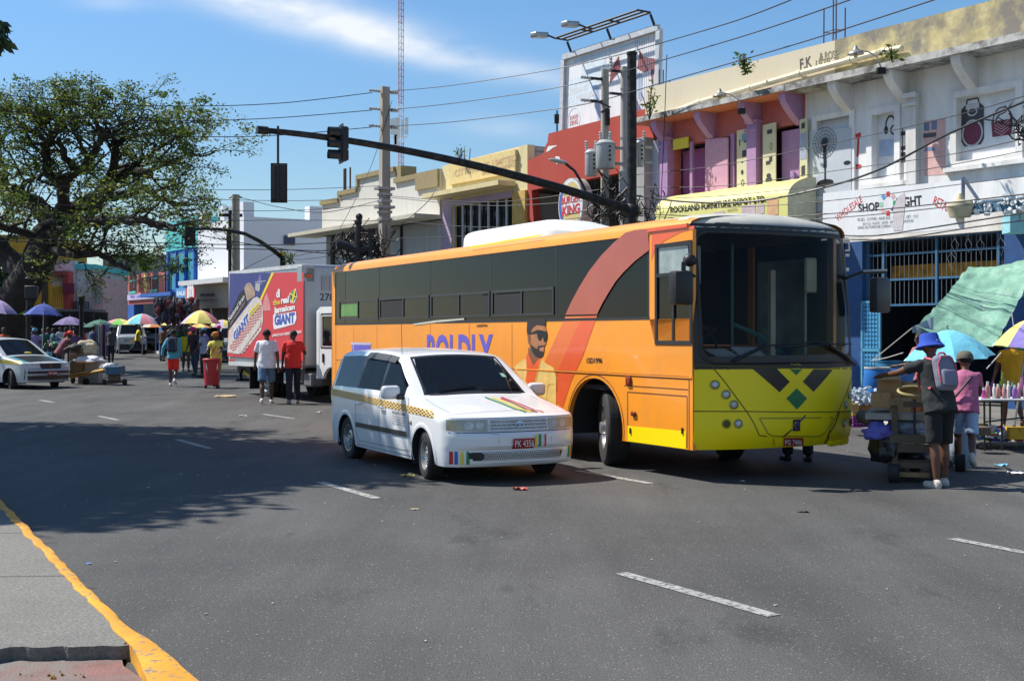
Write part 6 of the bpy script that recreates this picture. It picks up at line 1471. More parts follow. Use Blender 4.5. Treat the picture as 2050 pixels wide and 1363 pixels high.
def loft(mb,loops,F,ds):
 n=len(loops[0]);vs=[F(p[0],p[1],d)for l,d in zip(loops,ds)for p in l]
 mb.add(vs,[(k*n+i,k*n+(i+1)%n,(k+1)*n+(i+1)%n,(k+1)*n+i)for k in range(len(loops)-1)for i in range(n)])
WZ0,WZ1=1.40,3.03
outer=rrect(0.0,2.5,1.34,3.10,.02);o1=rrect(.045,2.455,WZ0,WZ1+.0,.17);o2=rrect(.095,2.405,WZ0+.075,WZ1-.05,.14)
mb=MB();loft(mb,[outer,o1],FF,[0,0]);mb.build('windscreen_surround',TRIM,bus)
mb=MB();loft(mb,[o1,rrect(.06,2.44,WZ0+.02,WZ1-.015,.165),o2],FF,[0.0,.014,.008]);mb.build('windscreen_seal',BLK,bus)
cx0,cz0=1.25,(WZ0+WZ1)/2
sc_=lambda l,k:[(cx0+(x-cx0)*k,cz0+(z-cz0)*k)for x,z in l]
mb=MB();loft(mb,[sc_(o2,k)for k in (1,.85,.7,.55,.4,.25,.1,.01)],FF,[.005]*8);mb.build('windscreen',GWIND,bus,autos=60)
mb=MB();mb.grid(24,12,lambda i,j:FF(2.5*i/23,Z0+(1.345-Z0)*j/11));mb.build('front_panel',BYEL,bus,autos=60)
mb=MB()
def cap(i,j):
 x=2.5*i/24;f=j/5;z=3.10+f*.0;zt_=np.interp(min(x,2.5-x),[0,.015,.06,.16,.45,.85,1.25],[3.02,3.10,3.16,3.205,3.25,3.275,3.285])
 y0=fy(x,3.05);y1=.45
 a=f*PI/2
 return (x,y0+(y1-y0)*(1-math.cos(a)),min(3.05,zt_)+max(0,zt_-3.05)*math.sin(a))
mb.grid(25,6,cap);mb.build('roof_cap',BWHT,bus,autos=60)
mb=MB()
for x in (.42,2.12):qpatch(mb,lambda u,v,d:(u,fy(u,3.05)+.02-d,v),[(x-.09,3.07),(x+.09,3.07),(x+.09,3.11),(x-.09,3.11)],.012,2,1)
mb.build('roof_marker',TRIM,bus,smooth=False)
PF=Face(BO.x,BO.y,TH)
def fx(px,py,b=.24):
 F=PF.off(0)
 for _ in range(4):
  u,v=F.uv(px,py);F=PF.off(-fy(max(0,min(2.5,u)),v))
 return (u,v)
def z6(l):return [(1360+x/2.571,420+y/2.571)for x,y in l]
def fq(name,m,c,d=.004,n=10,mm=8):
 mb=MB();qpatch(mb,FF,[fx(*p)for p in c],d,n,mm);return mb.build(name,m,bus,recalc=False)
DEC=M_('decal_black',(0.02,0.02,0.02),rough=0.35);DECG=M_('decal_green',(0.01,0.16,0.06),rough=0.35)
fq('black_bar',DEC,z6([(375,817),(500,817),(568,885),(515,938)]));fq('black_bar',DEC,z6([(690,820),(788,822),(690,936),(635,884)]))
fq('green_diamond',DECG,z6([(605,1027),(657,970),(603,918),(550,970)]));fq('green_diamond',DECG,z6([(568,819),(632,820),(601,851),(600,850)]))
mb=MB()
for l in ([(72,797),(130,800),(300,806),(500,811),(700,815),(888,817)],[(165,803),(230,880),(300,975),(345,1036),(385,1100),(410,1160),(450,1166)],[(888,860),(860,940),(815,1038),(775,1120),(745,1200)],[(72,1036),(200,1037),(345,1037),(600,1040),(815,1038),(885,1036)]):
 qline(mb,FF,[fx(*p)for p in z6(l)],.012,.003,4)
mb.build('panel_gap',M_('gap_dark_olive',(0.10,0.085,0.01),rough=0.8),bus,recalc=False)
mb=MB()
for l in ([(412,1072),(455,1150),(480,1164),(720,1166),(745,1150),(790,1068),(412,1072)],):qline(mb,FF,[fx(*p)for p in z6(l)],.016,.0035,4)
mb.build('grille_ridge',M_('ridge_olive',(0.36,0.31,0.02),rough=0.5),bus,recalc=False)
for (x,y,r,lit)in ((183,900,17,1),(240,950,17,1),(280,1003,17,1),(303,1100,17,1),(243,1101,15,0),(875,952,14,1),(857,1003,14,1),(847,1097,14,1),(881,1092,9,0)):
 p=fx(*z6([(x,y)])[0]);rm=.044
 def LF(u,v,d,p=p):return FF(p[0]+u,p[1]+v,d)
 n=24;mb=MB();rings=[(1.35,.0035),(1.15,.008),(1.0,.004)]
 mb.add([LF(rm*k*math.cos(2*PI*i/n),rm*k*math.sin(2*PI*i/n),d)for k,d in rings for i in range(n)],[(k*n+i,k*n+(i+1)%n,(k+1)*n+(i+1)%n,(k+1)*n+i)for k in range(2)for i in range(n)])
 h=mb.build('lamp_bezel',M_('bezel_olive',(0.42,0.37,0.02),rough=0.4),bus)
 mb=MB();mb.add([LF(rm*k*math.cos(2*PI*i/n),rm*k*math.sin(2*PI*i/n),d)for k,d in ((1.0,.004),(.7,.012),(.3,.018),(.02,.02))for i in range(n)],[(k*n+i,k*n+(i+1)%n,(k+1)*n+(i+1)%n,(k+1)*n+i)for k in range(3)for i in range(n)])
 mb.build('headlamp' if lit else 'blank_lamp_hole',HEADC if lit else M_('gap_dark_olive',(0,0,0)),h)
 if lit:
  mb=MB();mb.add([LF(rm*k*math.cos(2*PI*i/n),rm*k*math.sin(2*PI*i/n),.0125 if k>.7 else .0215)for k in (.98,.86)for i in range(n)],[(i,(i+1)%n,n+(i+1)%n,n+i)for i in range(n)]);mb.build('lamp_ring',TRIM,h)
PLR=M_('plate_red',(0.38,0.02,0.025),rough=0.4)
mb=MB();qpatch(mb,FF,[fx(*p)for p in z6([(527,1213),(628,1214),(628,1173),(529,1172)])],.035,4,2);pl=mb.build('number_plate',PLR,bus,recalc=False)
mb=MB();put_text(mb,'PG 7486',[fx(*p)for p in z6([(534,1208),(620,1209),(620,1182),(534,1181)])],FF,.038,.01);mb.build('plate_characters',WHT,pl,smooth=False,recalc=False)
mb=MB();qpatch(mb,FF,[fx(*p)for p in z6([(484,1212),(665,1212),(665,1172),(484,1172)])],.02,6,2);mb.build('plate_plinth',BYEL,bus,recalc=False)
mb=MB();p=fx(*z6([(601,1108)])[0]);qpatch(mb,FF,[(p[0]-.055,p[1]-.07),(p[0]+.055,p[1]-.07),(p[0]+.055,p[1]+.07),(p[0]-.055,p[1]+.07)],.012,3,3);em=mb.build('emblem',DEC,bus,recalc=False)
mb=MB();ring(mb,FF,p,.043,.050,.014,.016,20);qline(mb,FF,[(p[0]-.02,p[1]),(p[0]+.03,p[1])],.012,.017,2);qline(mb,FF,[(p[0]-.2,p[1]-.14),(p[0]-.06,p[1]-.04)],.02,.009,3);qline(mb,FF,[(p[0]+.05,p[1]+.04),(p[0]+.15,p[1]+.12)],.02,.009,3);mb.build('emblem_ring',CHROME,em,recalc=False)
mb=MB();put_text(mb,'VDL',[fx(*q)for q in z6([(568,800),(625,801),(625,776),(568,775)])],FF,.004,.02);mb.build('raised_lettering',M_('ridge_olive',(0,0,0)),bus,smooth=False,recalc=False)
mb=MB()
for i in range(26):
 x=2.0+.45*i/26;mb.cbox((x,fy(x,.40)-.01,Z0+.005*(i%3)),(.05,.03,.04),Euler((.2,.3*(i%4),.2)))
mb.build('chipped_lip',BYEL,bus,smooth=False)
mb=MB();qline(mb,FF,[fx(*p)for p in z6([(822,1040),(800,1100),(768,1150),(765,1175),(748,1205)])],.022,.005,4);mb.build('body_crack',DEC,bus,recalc=False)
def wiper(name,pts,r=.014):
 mb=MB();P=[fx(*p)for p in z6(pts)];mb.tube([FF(u,v,.05)for u,v in P],r,6);mb.build(name,BLK,bus)
wiper('wiper',[(268,778),(330,745),(430,700)],.022);wiper('wiper',[(420,700),(560,690),(700,680),(760,688)],.012)
wiper('wiper',[(885,795),(840,752),(760,700)],.022);wiper('wiper',[(480,708),(620,700),(760,690),(870,690)],.012)
mb=MB();qpatch(mb,FF,[(.12,1.425),(2.4,1.425),(2.36,1.52),(.16,1.50)],.012,20,3);mb.build('cowl',TRIM,bus,recalc=False)
mb=MB();mb.tube([(0.05,.05,2.62),(-.12,-.05,2.66),(-.20,-.06,2.60),(-.2,-.06,2.5)],.03,7);mb.sphere((-.1,-.04,2.64),.08,10,8);mb.tube([(0.05,.05,2.45),(-.12,-.03,2.5),(-.2,-.06,2.5)],.02,6);m1=mb.build('mirror_arm',BLK,bus)
a=PF.off(.1);u0,v0=a.uv(1347,610);u1,v1=a.uv(1384,543)
mb=MB();mb.bevbox(u0+.0,u1,-.16,.0,v0,v1,.035,2);mb.build('mirror',BLK,m1)
u2,v2=a.uv(1745,626);u3,v3=a.uv(1773,556)
mb=MB();mb.tube([(2.42,.02,2.48),(2.6,-.06,2.56),(u3-.02,-.12,2.57)],.022,7);m2=mb.build('mirror_arm',BLK,bus)
mb=MB();mb.tube([(2.62,-.075,2.575),(u3-.02,-.14,2.59)],.018,6);mb.build('arm_cover',M_('mirror_grey',(0.30,0.31,0.32),rough=.3),m2)
mb=MB();mb.bevbox(u2+.0,u3,-.2,-.04,v2,v3,.035,2);mb.build('mirror',M_('mirror_back',(0.05,0.055,0.06),rough=0.35),m2)
mb=MB()
def acp(i,j):
 f=i/30;y=3.85+3.6*f;h=.31*(min(1,f/.30)**.8)*(min(1,(1-f)/.035)**.5);w=.70*min(1,(.25+f/.22))*(min(1,(1-f)/.05+.75)if f>.9 else 1)
 a=PI*j/14;c=-math.cos(a)
 return (1.25+w*math.copysign(abs(c)**.6,c),y,3.26+h*math.sin(a)**.5)
mb.grid(31,15,acp);mb.build('air_conditioner',mat('ac_white',(0.72,0.72,0.70),rough=0.4,var=0.03,dirt=0.3,dcol=(0.3,0.3,0.28)),bus,autos=60)
wheel(bus,(.27,2.16,.50),.50,.30,R(-24.5),-1,RIMG,.56,True,8,10)
wheel(bus,(2.23,2.16,.50),.50,.30,R(-24.5),1,RIMG,.56,True,8,10)
wheel(bus,(.22,8.9,.50),.50,.28,0,-1,RIMG,.56,True,8,10);wheel(bus,(2.28,8.9,.50),.50,.28,0,1,RIMG,.56,True,8,10)
def car(root,P):
 """P: L, W (half width), top [(y, z)], belt, arches, stations for windows; local x -W..W, y 0 (nose) .. L (tail)"""
 Lc,Wc=P['L'],P['W'];ty=[a for a,b in P['top']];tz=[b for a,b in P['top']]
 zt=lambda y:float(np.interp(y,ty,tz));zb0=P.get('z0',.22);belt=P['belt'];nose=P.get('nose',.20)
 tum=P.get('tumble',.30);rad=P.get('rad',.07)
 def plan(y):
  w=Wc
  if y<.55:w-=.055*(1-y/.55)**2
  if y>Lc-.35:w-=.10*((y-Lc+.35)/.35)**2.4
  return w
 def wid(y,z):
  w=plan(y);zz=zt(y)
  if z>belt:w-=(z-belt)*tum
  w-=.02*max(0,(.45-z)/.25)**2+.012*((z-.62)/.4)**2
  dz=zz-z
  if dz<rad:w-=rad-math.sqrt(max(0,rad*rad-(rad-dz)**2))
  return w
 lo=[0,.08,.2,.32,.44,.54,.64,.74,.82,.88,.94,1.0];hi=[.06,.2,.35,.5,.65,.78,.86,.93,.97,1.0]
 S=set([nose,Lc]);y=nose
 while y<Lc:S.add(round(y,3));y+=.045
 for a,b in P['win']:S.add(a);S.add(b)
 for a in P['ws']:S.add(a)
 S=sorted(S);keep=[S[0]]
 hard=set([x for ab in P['win']for x in ab]+list(P['ws'])+[nose,Lc])
 for s in S[1:]:
  if s-keep[-1]<.02 and s not in hard:continue
  if s-keep[-1]<.02 and keep[-1]not in hard:keep[-1]=s;continue
  keep.append(s)
 S=keep;NX=8
 def sect(y):
  zz=zt(y);zb=min(belt,zz-.03);pts=[]
  for g in lo:z=zb0+(zb-zb0)*g;pts.append((wid(y,z),z))
  for f in hi:z=zb+(zz-zb)*f;pts.append((wid(y,z),z))
  wtop=pts[-1][0]
  for k in range(1,NX+1):x=wtop*(1-k/NX);pts.append((x,zz+P.get('crown',.035)*(1-(x/wtop)**2)))
  return pts
 secs=[sect(y)for y in S];nP=len(secs[0]);iH=len(lo)
 body=MB();glassS={};ws=MB();pill=MB();arch=P['wheels']
 def inarch(y,z):
  for (ay,r)in arch:
   if math.hypot(y-ay,z-P['wz'])<r:return True
  return False
 def snap(y,z):
  for (ay,r)in arch:
   d=math.hypot(y-ay,z-P['wz'])
   if d<r and d>.01:return (ay+(y-ay)*r/d,P['wz']+(z-P['wz'])*r/d)
  return (y,z)
 for sgn in (1,-1):
  for i in range(len(S)-1):
   ym=(S[i]+S[i+1])/2
   for j in range(nP-1):
    q=[(S[i],secs[i][j]),(S[i+1],secs[i+1][j]),(S[i+1],secs[i+1][j+1]),(S[i],secs[i][j+1])]
    zm=sum(c[1][1]for c in q)/4
    if j<iH-1 and inarch(ym,zm):continue
    vs=[]
    for (yy,(x,z))in q:
     if j<iH-1:yy,z=snap(yy,z)
     vs.append(Vector((sgn*x,yy,z)))
    tgt=body;
    if iH<=j<iH+6 and ym>P['win'][0][0]:
     for wi,(a,b)in enumerate(P['win']):
      if a<ym<b:tgt=glassS.setdefault((wi,sgn),MB())
     if tgt is body and P['win'][0][0]<ym<P['win'][-1][1]:tgt=pill
    if P['ws'][0]<ym<P['ws'][1]and j>=iH+len(hi):tgt=ws
    if 'rw' in P and P['rw'][0]<ym<P['rw'][1]and j>=iH+len(hi):tgt=ws
    k=len(tgt.v);tgt.v+=vs;tgt.f.append((k,k+1,k+2,k+3));tgt.mi.append(0)
  k=len(body.v);sec=secs[-1];pts=[Vector((sgn*x,S[-1],z))for x,z in sec]+[Vector((0,S[-1],zb0))];body.v+=pts;body.f.append(tuple(range(k,k+len(pts))));body.mi.append(0)
 wn=secs[0][3][0];zn=zt(nose);zlip=P['lip']
 def wz(z):return wid(nose,min(z,zn-.02))
 def fyf(x,z):
  s_=min(1,abs(x)/wz(z));y=nose*(1-math.sqrt(max(0,1-s_**P.get('npow',3.2))))
  return y+float(np.interp(z,P['fz'],P['fo']))*(1-s_**4)
 def FC(u,v,d=0.0):
  w_=wz(v)-.002;return (max(-w_,min(w_,u)),fyf(max(-w_,min(w_,u)),v)-d,v)
 ss=[math.sin(PI/2*(2*i/44-1))for i in range(45)]
 body.grid(45,22,lambda i,j:(lambda z:(ss[i]*wz(z),fyf(ss[i]*wz(z),z),z))(zb0+(zlip-zb0)*j/21))
 top_=[(x,z)for x,z in secs[0]if z>=zlip-1e-3][::-1];tx=[p[0]for p in top_]+[wz(zlip)];tz_=[p[1]for p in top_]+[zlip]
 def bon(i,j):
  x=ss[i]*wz(zlip);f=j/6;y0=fyf(x,zlip);ze=max(zlip,float(np.interp(abs(x),tx,tz_)))
  return (x,y0+(nose-y0)*f,zlip+(ze-zlip)*math.sin(f*PI/2)**.8)
 body.grid(45,7,bon)
 b=body.build('body',P['paint'],root,autos=28)
 for sgn in (1,-1):
  for (ay,r)in arch:
   mbw=MB();n=24;wo=plan(ay)-.004
   pts=[(ay+r*math.cos(R(-25+230*i/n)),P['wz']+r*math.sin(R(-25+230*i/n)))for i in range(n+1)]
   mbw.grid(n+1,3,lambda i,j:(sgn*(wo-(0,.06,.36)[j]),ay+(pts[i][0]-ay)*(1,1.02,1.02)[j],P['wz']+(pts[i][1]-P['wz'])*(1,1.02,1.02)[j]))
   mbw.poly([p for p in pts],(),lambda u,v,d:(sgn*(wo-.36),u,v),0)
   mbw.build('wheel_arch',W_DARK,root,recalc=False)
   lip=MB();sf=lambda y,z,d:(sgn*(wid(y,z)+d),y,z);n=40
   pp=[[(ay+rr0*math.cos(R(-32+244*i/n)),max(zb0+.01,P['wz']+rr0*math.sin(R(-32+244*i/n))))for rr0 in (r-.012,r+.012,r+.05)]for i in range(n+1)]
   lip.grid(n+1,3,lambda i,j:sf(pp[i][j][0],pp[i][j][1],(.004,.010,.002)[j]));lip.build('arch_lip',P['paint'],root,recalc=False)
 ug=MB();ug.box(-Wc+.12,Wc-.12,nose+.1,Lc-.1,zb0+.02,zb0+.06);ug.build('underbody',W_DARK,root,smooth=False)
 if ws.f:ws.build('windscreen',P.get('wsglass',glass('car_windscreen',(0.012,0.014,0.016),0.45)),root)
 for key in glassS:glassS[key].build('side_window',P.get('glass',glass('car_side_glass',(0.010,0.012,0.015),0.85 if key[0]<2 else .3)if 0 else glass('car_side_glass%d'%(key[0]<2),(0.010,0.013,0.018),0.88 if key[0]<2 else .3)),root)
 if pill.f:pill.build('pillar_trim',P.get('pillar',TRIM),root)
 for sgn in (-1,1):
  for k,(ay,r)in enumerate(arch):wheel(root,(sgn*(Wc-P.get('tw',.19)/2-.03),ay,P['wr']),P['wr'],P.get('tw',.19),P.get('steer',0)if k==0 else 0,sgn,P.get('rim',RIMG),P.get('rimr',.64))
 return FC,wid,fyf,wn
def sidef(wid,sgn):return lambda y,z,d=0.0:(sgn*(wid(y,z)+d),y,z)
def seats(root,rows,W,z=.55,h=.55):
 mb=MB()
 for y in rows:
  for x in (-W,W):mb.bevbox(x-.24,x+.24,y,y+.13,z,z+h,.05,2);mb.bevbox(x-.24,x+.24,y-.45,y,z-.1,z+.05,.05,2);mb.bevbox(x-.12,x+.12,y+.02,y+.1,z+h+.03,z+h+.2,.03,2)
 mb.build('seats',SEAT,root)
CTH=R(26.5);CO=Vector((-.72,14.44,0));e1=Vector((math.cos(CTH),math.sin(CTH),0));CW=.865
CARW=mat('car_white',(0.80,0.81,0.82),rough=0.25,coat=0.7,var=0.02,scale=1,dirt=0.12,dcol=(0.55,0.53,0.5),dscale=2)
c1=thing('estate_car','white estate taxi with checker band and striped bonnet crossing in front of the coach','car',CO+e1*(CW*1.04+.01),CTH);c1.scale=(1.04,1.06,1.01)
PROF=dict(L=4.32,W=CW,belt=.975,top=[(0,.70),(.34,.80),(.6,.855),(.9,.91),(1.12,.955),(1.18,.985),(1.84,1.435),(1.97,1.475),(2.22,1.50),(2.82,1.525),(3.5,1.52),(4.0,1.50),(4.14,1.47),(4.22,1.38),(4.29,1.08),(4.31,.98),(4.32,.88)],win=[(1.38,2.18),(2.26,3.04),(3.12,4.02)],ws=(1.18,1.88),tumble=.26,wheels=[(.82,.335),(3.50,.335)],wz=.30,wr=.292,paint=CARW,lip=.775,steer=R(-9),fz=[.20,.24,.36,.40,.43,.57,.60,.62,.75,.775],fo=[.05,.0,.0,.012,-.035,-.035,.0,.015,.035,.05],z0=.20,npow=2.6,nose=.34)
FC,wid,fyf,wn=car(c1,PROF);LS=sidef(wid,-1)
def cpart(name,m,fn,parent=c1,**k):
 mb=MB();fn(mb);return mb.build(name,m,parent,recalc=False,**k)
for sgn in (-1,1):
 def hl(mb,sgn=sgn):
  qpatch(mb,FC,[(sgn*.395,.615),(sgn*.82,.625),(sgn*.82,.752),(sgn*.385,.752)],.008,14,6)
 h=cpart('headlamp',HEADL,hl)
 def hl2(mb,sgn=sgn):
  for (x,r)in ((.48,.045),(.60,.05)):disc(mb,FC,(sgn*x,.685),r,r,.010,20)
 cpart('reflector',HEADC,hl2,h)
 def hl3(mb,sgn=sgn):qpatch(mb,FC,[(sgn*.74,.63),(sgn*.80,.63),(sgn*.80,.748),(sgn*.74,.748)],.011,6,3)
 cpart('indicator_lens',mat('amber_lens',(0.42,0.36,0.22),rough=0.15,coat=1,var=.1),hl3,h)
gr=cpart('grille',M_('grille_backing',(0.10,0.10,0.105),rough=0.5),lambda mb:qpatch(mb,FC,[(-.365,.622),(.365,.622),(.365,.752),(-.365,.752)],.004,12,4))
def gbars(mb):
 for z in (.625,.664,.704,.745):qline(mb,FC,[(-.365,z),(.365,z)],.011,.014,12)
 for i in range(46):
  for k in range(3):
   x=-.36+.72*(i+.5*(k%2))/46;z=.645+.0405*k;qline(mb,FC,[(x,z-.014),(x+.004,z+.014)],.0065,.011,1)
 for x in (-.365,.365):qline(mb,FC,[(x,.62),(x,.755)],.012,.014,2)
cpart('grille_mesh',M_('grille_silver',(0.62,0.63,0.64),rough=0.3,metal=0.3),gbars,gr)
def emb(mb):
 ring(mb,FC,(0,.690),.052,.036,.007,.024,28);ring(mb,FC,(0,.690),.016,.034,.006,.025,20);ring(mb,FC,(0,.702),.036,.012,.006,.026,20)
cpart('emblem',CHROME,emb,gr);cpart('emblem_backing',M_('emblem_blue',(0.02,0.04,0.10)),lambda mb:disc(mb,FC,(0,.690),.048,.033,.020),gr)
pl=cpart('number_plate',PLR,lambda mb:qpatch(mb,FC,[(-.11,.405),(.165,.405),(.165,.525),(-.11,.525)],.022,4,2));cpart('plate_characters',WHT,lambda mb:put_text(mb,'PK 4356',[(-.09,.427),(.15,.427),(.15,.505),(-.09,.505)],FC,.026,.0),pl,smooth=False)
S_R,S_Y,S_G,S_B=M_('stripe_red',(0.55,0.03,0.03),rough=.3),M_('stripe_yellow',(0.78,0.62,0.08),rough=.3),M_('stripe_green',(0.01,0.26,0.09),rough=.3),M_('stripe_blue',(0.03,0.15,0.50),rough=.3)
for k,(m_,x)in enumerate(((S_Y,.175),(S_G,.225),(WHT,.272),(S_R,.295))):cpart('stripe',m_,lambda mb:qpatch(mb,FC,[(x,.42),(x+.033,.42),(x+.033,.565),(x,.565)],.005,2,5))
for k,(m_,x)in enumerate(((S_R,-.79),(S_B,-.745),(S_Y,-.69),(S_G,-.63))):cpart('stripe',m_,lambda mb:qpatch(mb,FC,[(x,.235),(x+.034,.235),(x+.028,.385),(x-.004,.385)],.005,2,5))
for k,(m_,x)in enumerate(((S_G,.72),(S_Y,.755),(S_R,.785))):cpart('stripe',m_,lambda mb:qpatch(mb,FC,[(x-.03,.26),(x-.006,.26),(x+.01,.40),(x-.014,.40)],.005,2,5))
cpart('lower_intake',TRIM,lambda mb:qpatch(mb,FC,[(-.56,.275),(.56,.275),(.60,.375),(-.58,.375)],.003,14,3))
cpart('fog_lamp_hole',BLK,lambda mb:qpatch(mb,FC,[(-.60,.30),(-.48,.29),(-.48,.365),(-.615,.372)],.006,4,3))
def mesh_(mb):
 for i in range(44):x=-.44+i*.0225;qline(mb,FC,[(x,.285),(x+.03,.365)],.005,.006,3);qline(mb,FC,[(x+.03,.285),(x,.365)],.005,.0065,3)
 for z in (.285,.365):qline(mb,FC,[(-.46,z),(.60,z)],.008,.008,14)
cpart('lower_mesh',M_('grille_silver',(0,0,0)),mesh_)
cpart('bumper_groove',TRIM,lambda mb:(qline(mb,FC,[(-.80,.602),(.80,.602)],.009,.003,20),qline(mb,FC,[(-.60,.398),(.6,.398)],.007,.003,20)))
cpart('bumper_seam',M_('seam_grey',(0.25,0.25,0.25)),lambda mb:(qline(mb,FC,[(-.28,.42),(-.28,.58),(-.38,.596)],.004,.003,3),qline(mb,FC,[(.40,.42),(.40,.58)],.004,.003,3)))
ztc=lambda y:float(np.interp(y,[a for a,b in PROF['top']],[b for a,b in PROF['top']]))
def HD(x,y,d=0.0):
 w=wid(y,ztc(y))if y>=.34 else .76
 z=ztc(max(y,.34))+.035*(1-(x/max(w,.3))**2)
 if y<.34:
  y0=fyf(x,.775);f=max(0,min(1,(y-y0)/(.34-y0+1e-6)));z=.775+(z-.775)*math.sin(f*PI/2)**.8
 return (x,y,z+d)
def hline(mb,x0,x1,w,y0=.16,y1=.98):qline(mb,HD,[(x0,y0),(x0+(x1-x0)*.5,(y0+y1)/2-.0),(x1,y1)],w,.006,12)
for (m_,a,b,w,y1)in ((S_G,.16,.02,.035,.86),(S_Y,.225,.11,.05,.84),(S_G,.275,.22,.018,.62),(S_R,.31,.20,.035,.80),(S_R,.39,.24,.028,.86)):cpart('bonnet_stripe',m_,lambda mb:hline(mb,a,b,w,.16,y1+.1))
cpart('bonnet_gap',M_('seam_grey',(0,0,0)),lambda mb:(qline(mb,HD,[(-.70,.40),(-.73,.7),(-.71,1.1)],.006,.004,8),qline(mb,HD,[(.70,.40),(.73,.7),(.71,1.1)],.006,.004,8),qline(mb,FC,[(-.77,.768),(.77,.768)],.004,.002,20)))
def cowlp(mb):qpatch(mb,lambda u,v,d:(u,v,ztc(v)+.035*(1-(u/.72)**2)+d),[(-.68,1.13),(.68,1.13),(.70,1.19),(-.70,1.19)],.004,16,2)
cpart('cowl',TRIM,cowlp)
def wscr(u,v,d=0.0):w=wid(v,ztc(v));return (u,v-d*.55,ztc(v)+.035*(1-(u/w)**2)+d*.8)
for (a,b)in (((-.50,1.21),(.02,1.27)),((.08,1.21),(.60,1.25))):cpart('wiper',BLK,lambda mb:mb.tube([wscr(a[0]+(b[0]-a[0])*k/5,a[1]+(b[1]-a[1])*k/5,.02)for k in range(6)],.009,5))
def wsedge(mb):
 for sgn in (-1,1):qpatch(mb,wscr,[(sgn*.675,1.20),(sgn*.64,1.20),(sgn*.565,1.86),(sgn*.595,1.86)],.003,3,10)
 qpatch(mb,wscr,[(-.59,1.82),(.59,1.82),(.58,1.875),(-.58,1.875)],.003,10,2)
cpart('windscreen_edge',BLK,wsedge)
cpart('windscreen_sticker',M_('sticker_teal',(0.25,0.5,0.42)),lambda mb:qpatch(mb,wscr,[(.50,1.45),(.56,1.45),(.545,1.52),(.49,1.52)],.005,2,2))
for sgn in (-1,1):
 F_=sidef(wid,sgn)
 def rv(mb,F_=F_):
  for (a,b)in ((1.96,2.22),(2.24,3.06)):
   mb.grid(12,3,lambda i,j:F_(a+(b-a)*i/11,.975+(ztc(a+(b-a)*i/11)-.975)*(.95,.86,.80)[j],(.008,.022,.034)[j]))
 cpart('rain_visor',TRIM,rv)
 def band(mb,F_=F_):
  qpatch(mb,F_,[(.46,.755),(4.22,.865),(4.22,.965),(.56,.845)],.004,60,3)
 cpart('checker_tape',M_('tape_amber',(0.85,0.56,0.20),rough=.4,var=.06),band)
 def chk(mb,F_=F_):
  n=66
  for i in range(n):
   for r_ in range(4):
    if (i+r_)%2:continue
    f0,f1=i/n,(i+.8)/n;g0,g1=r_/4+.04,(r_+.75)/4+.04
    def P_(f,g):
     y=.50+(4.21-.50)*f;z0_,z1_=.757+(.865-.755)*f,.835+.13*f;return (y,z0_+(z1_-z0_)*g)
    mb.add([F_(*P_(f0,g0),.006),F_(*P_(f1,g0),.006),F_(*P_(f1,g1),.006),F_(*P_(f0,g1),.006)],[(0,1,2,3)])
 cpart('checker_squares',M_('checker_dark',(0.06,0.055,0.05),rough=.5),chk,smooth=False)
 cpart('rubbing_strip',TRIM,lambda mb,F_=F_:(qpatch(mb,F_,[(1.28,.475),(3.08,.475),(3.08,.535),(1.28,.535)],.014,20,2),qpatch(mb,F_,[(1.28,.535),(3.08,.535),(3.08,.54),(1.28,.54)],.008,20,1)))
 def seams(mb,F_=F_):
  for l in ([(1.24,.30),(1.22,.6),(1.25,.96)],[(2.22,.28),(2.22,.97)],[(3.10,.46),(3.11,.97)],[(1.24,.30),(3.0,.29),(3.12,.44)],[(1.18,.24),(3.1,.235)]):qline(mb,F_,l,.007,.002,10)
 cpart('door_gap',M_('seam_dark',(0.08,0.08,0.08)),seams)
 for y in (2.10,2.98):cpart('door_handle',CARW,lambda mb,F_=F_:mb.tube([F_(y-.09,.80,.01),F_(y-.08,.80,.035),F_(y+.06,.80,.035),F_(y+.07,.80,.01)],.014,6))
 def mir(mb,sgn=sgn):
  c=(sgn*1.0,1.48,1.02)
  for (x,z)in ((0,0),):mb.bevbox(c[0]-.12,c[0]+.12,c[1]-.06,c[1]+.06,c[2]-.085,c[2]+.085,.05,3)
 cpart('door_mirror',CARW,mir)
 cpart('mirror_foot',TRIM,lambda mb,sgn=sgn:mb.bevbox(min(sgn*.80,sgn*.94),max(sgn*.80,sgn*.94),1.39,1.49,.93,1.0,.015,1))
cpart('side_repeater',M_('amber_lens',(0,0,0)),lambda mb:mb.sphere(LS(1.16,.665,.005),(.012,.03,.03),10,8))
def doorprint(mb):
 put_text(mb,'ROUTE TAXI',[(1.76,.735),(1.34,.725),(1.34,.765),(1.76,.775)][::1],LS,.004,.03)
 for k,t in enumerate(('SEATING CAPACITY','TARE WEIGHT 1090','LADEN WEIGHT','KINGSTON')):put_text(mb,t,[(1.75,.70-k*.032),(1.36,.692-k*.032),(1.36,.71-k*.032),(1.75,.718-k*.032)],LS,.004,.01)
cpart('door_lettering',GREYD,doorprint,smooth=False)
cpart('aerial',TRIM,lambda mb:mb.tube([(-.62,2.05,1.48),(-.55,2.25,1.95)],.004,4))
mb=MB()
for y in (0,):mb.grid(10,4,lambda i,j:(-.62+1.24*i/9,(1.18,1.3,1.6,1.65)[j],(.96,.98,.95,.5)[j]));
mb.build('dashboard',SEAT,c1)
seats(c1,(2.35,3.15),.36,.55,.5)
mb=MB();n=20;c_=Vector((-.36,1.78,.98));ax=Matrix.Rotation(R(62),4,'X');mb.tube([c_+ax@Vector((.18*math.cos(2*PI*i/n),.18*math.sin(2*PI*i/n),0))for i in range(n+1)],.013,5,False);mb.build('steering_wheel',BLK,c1)
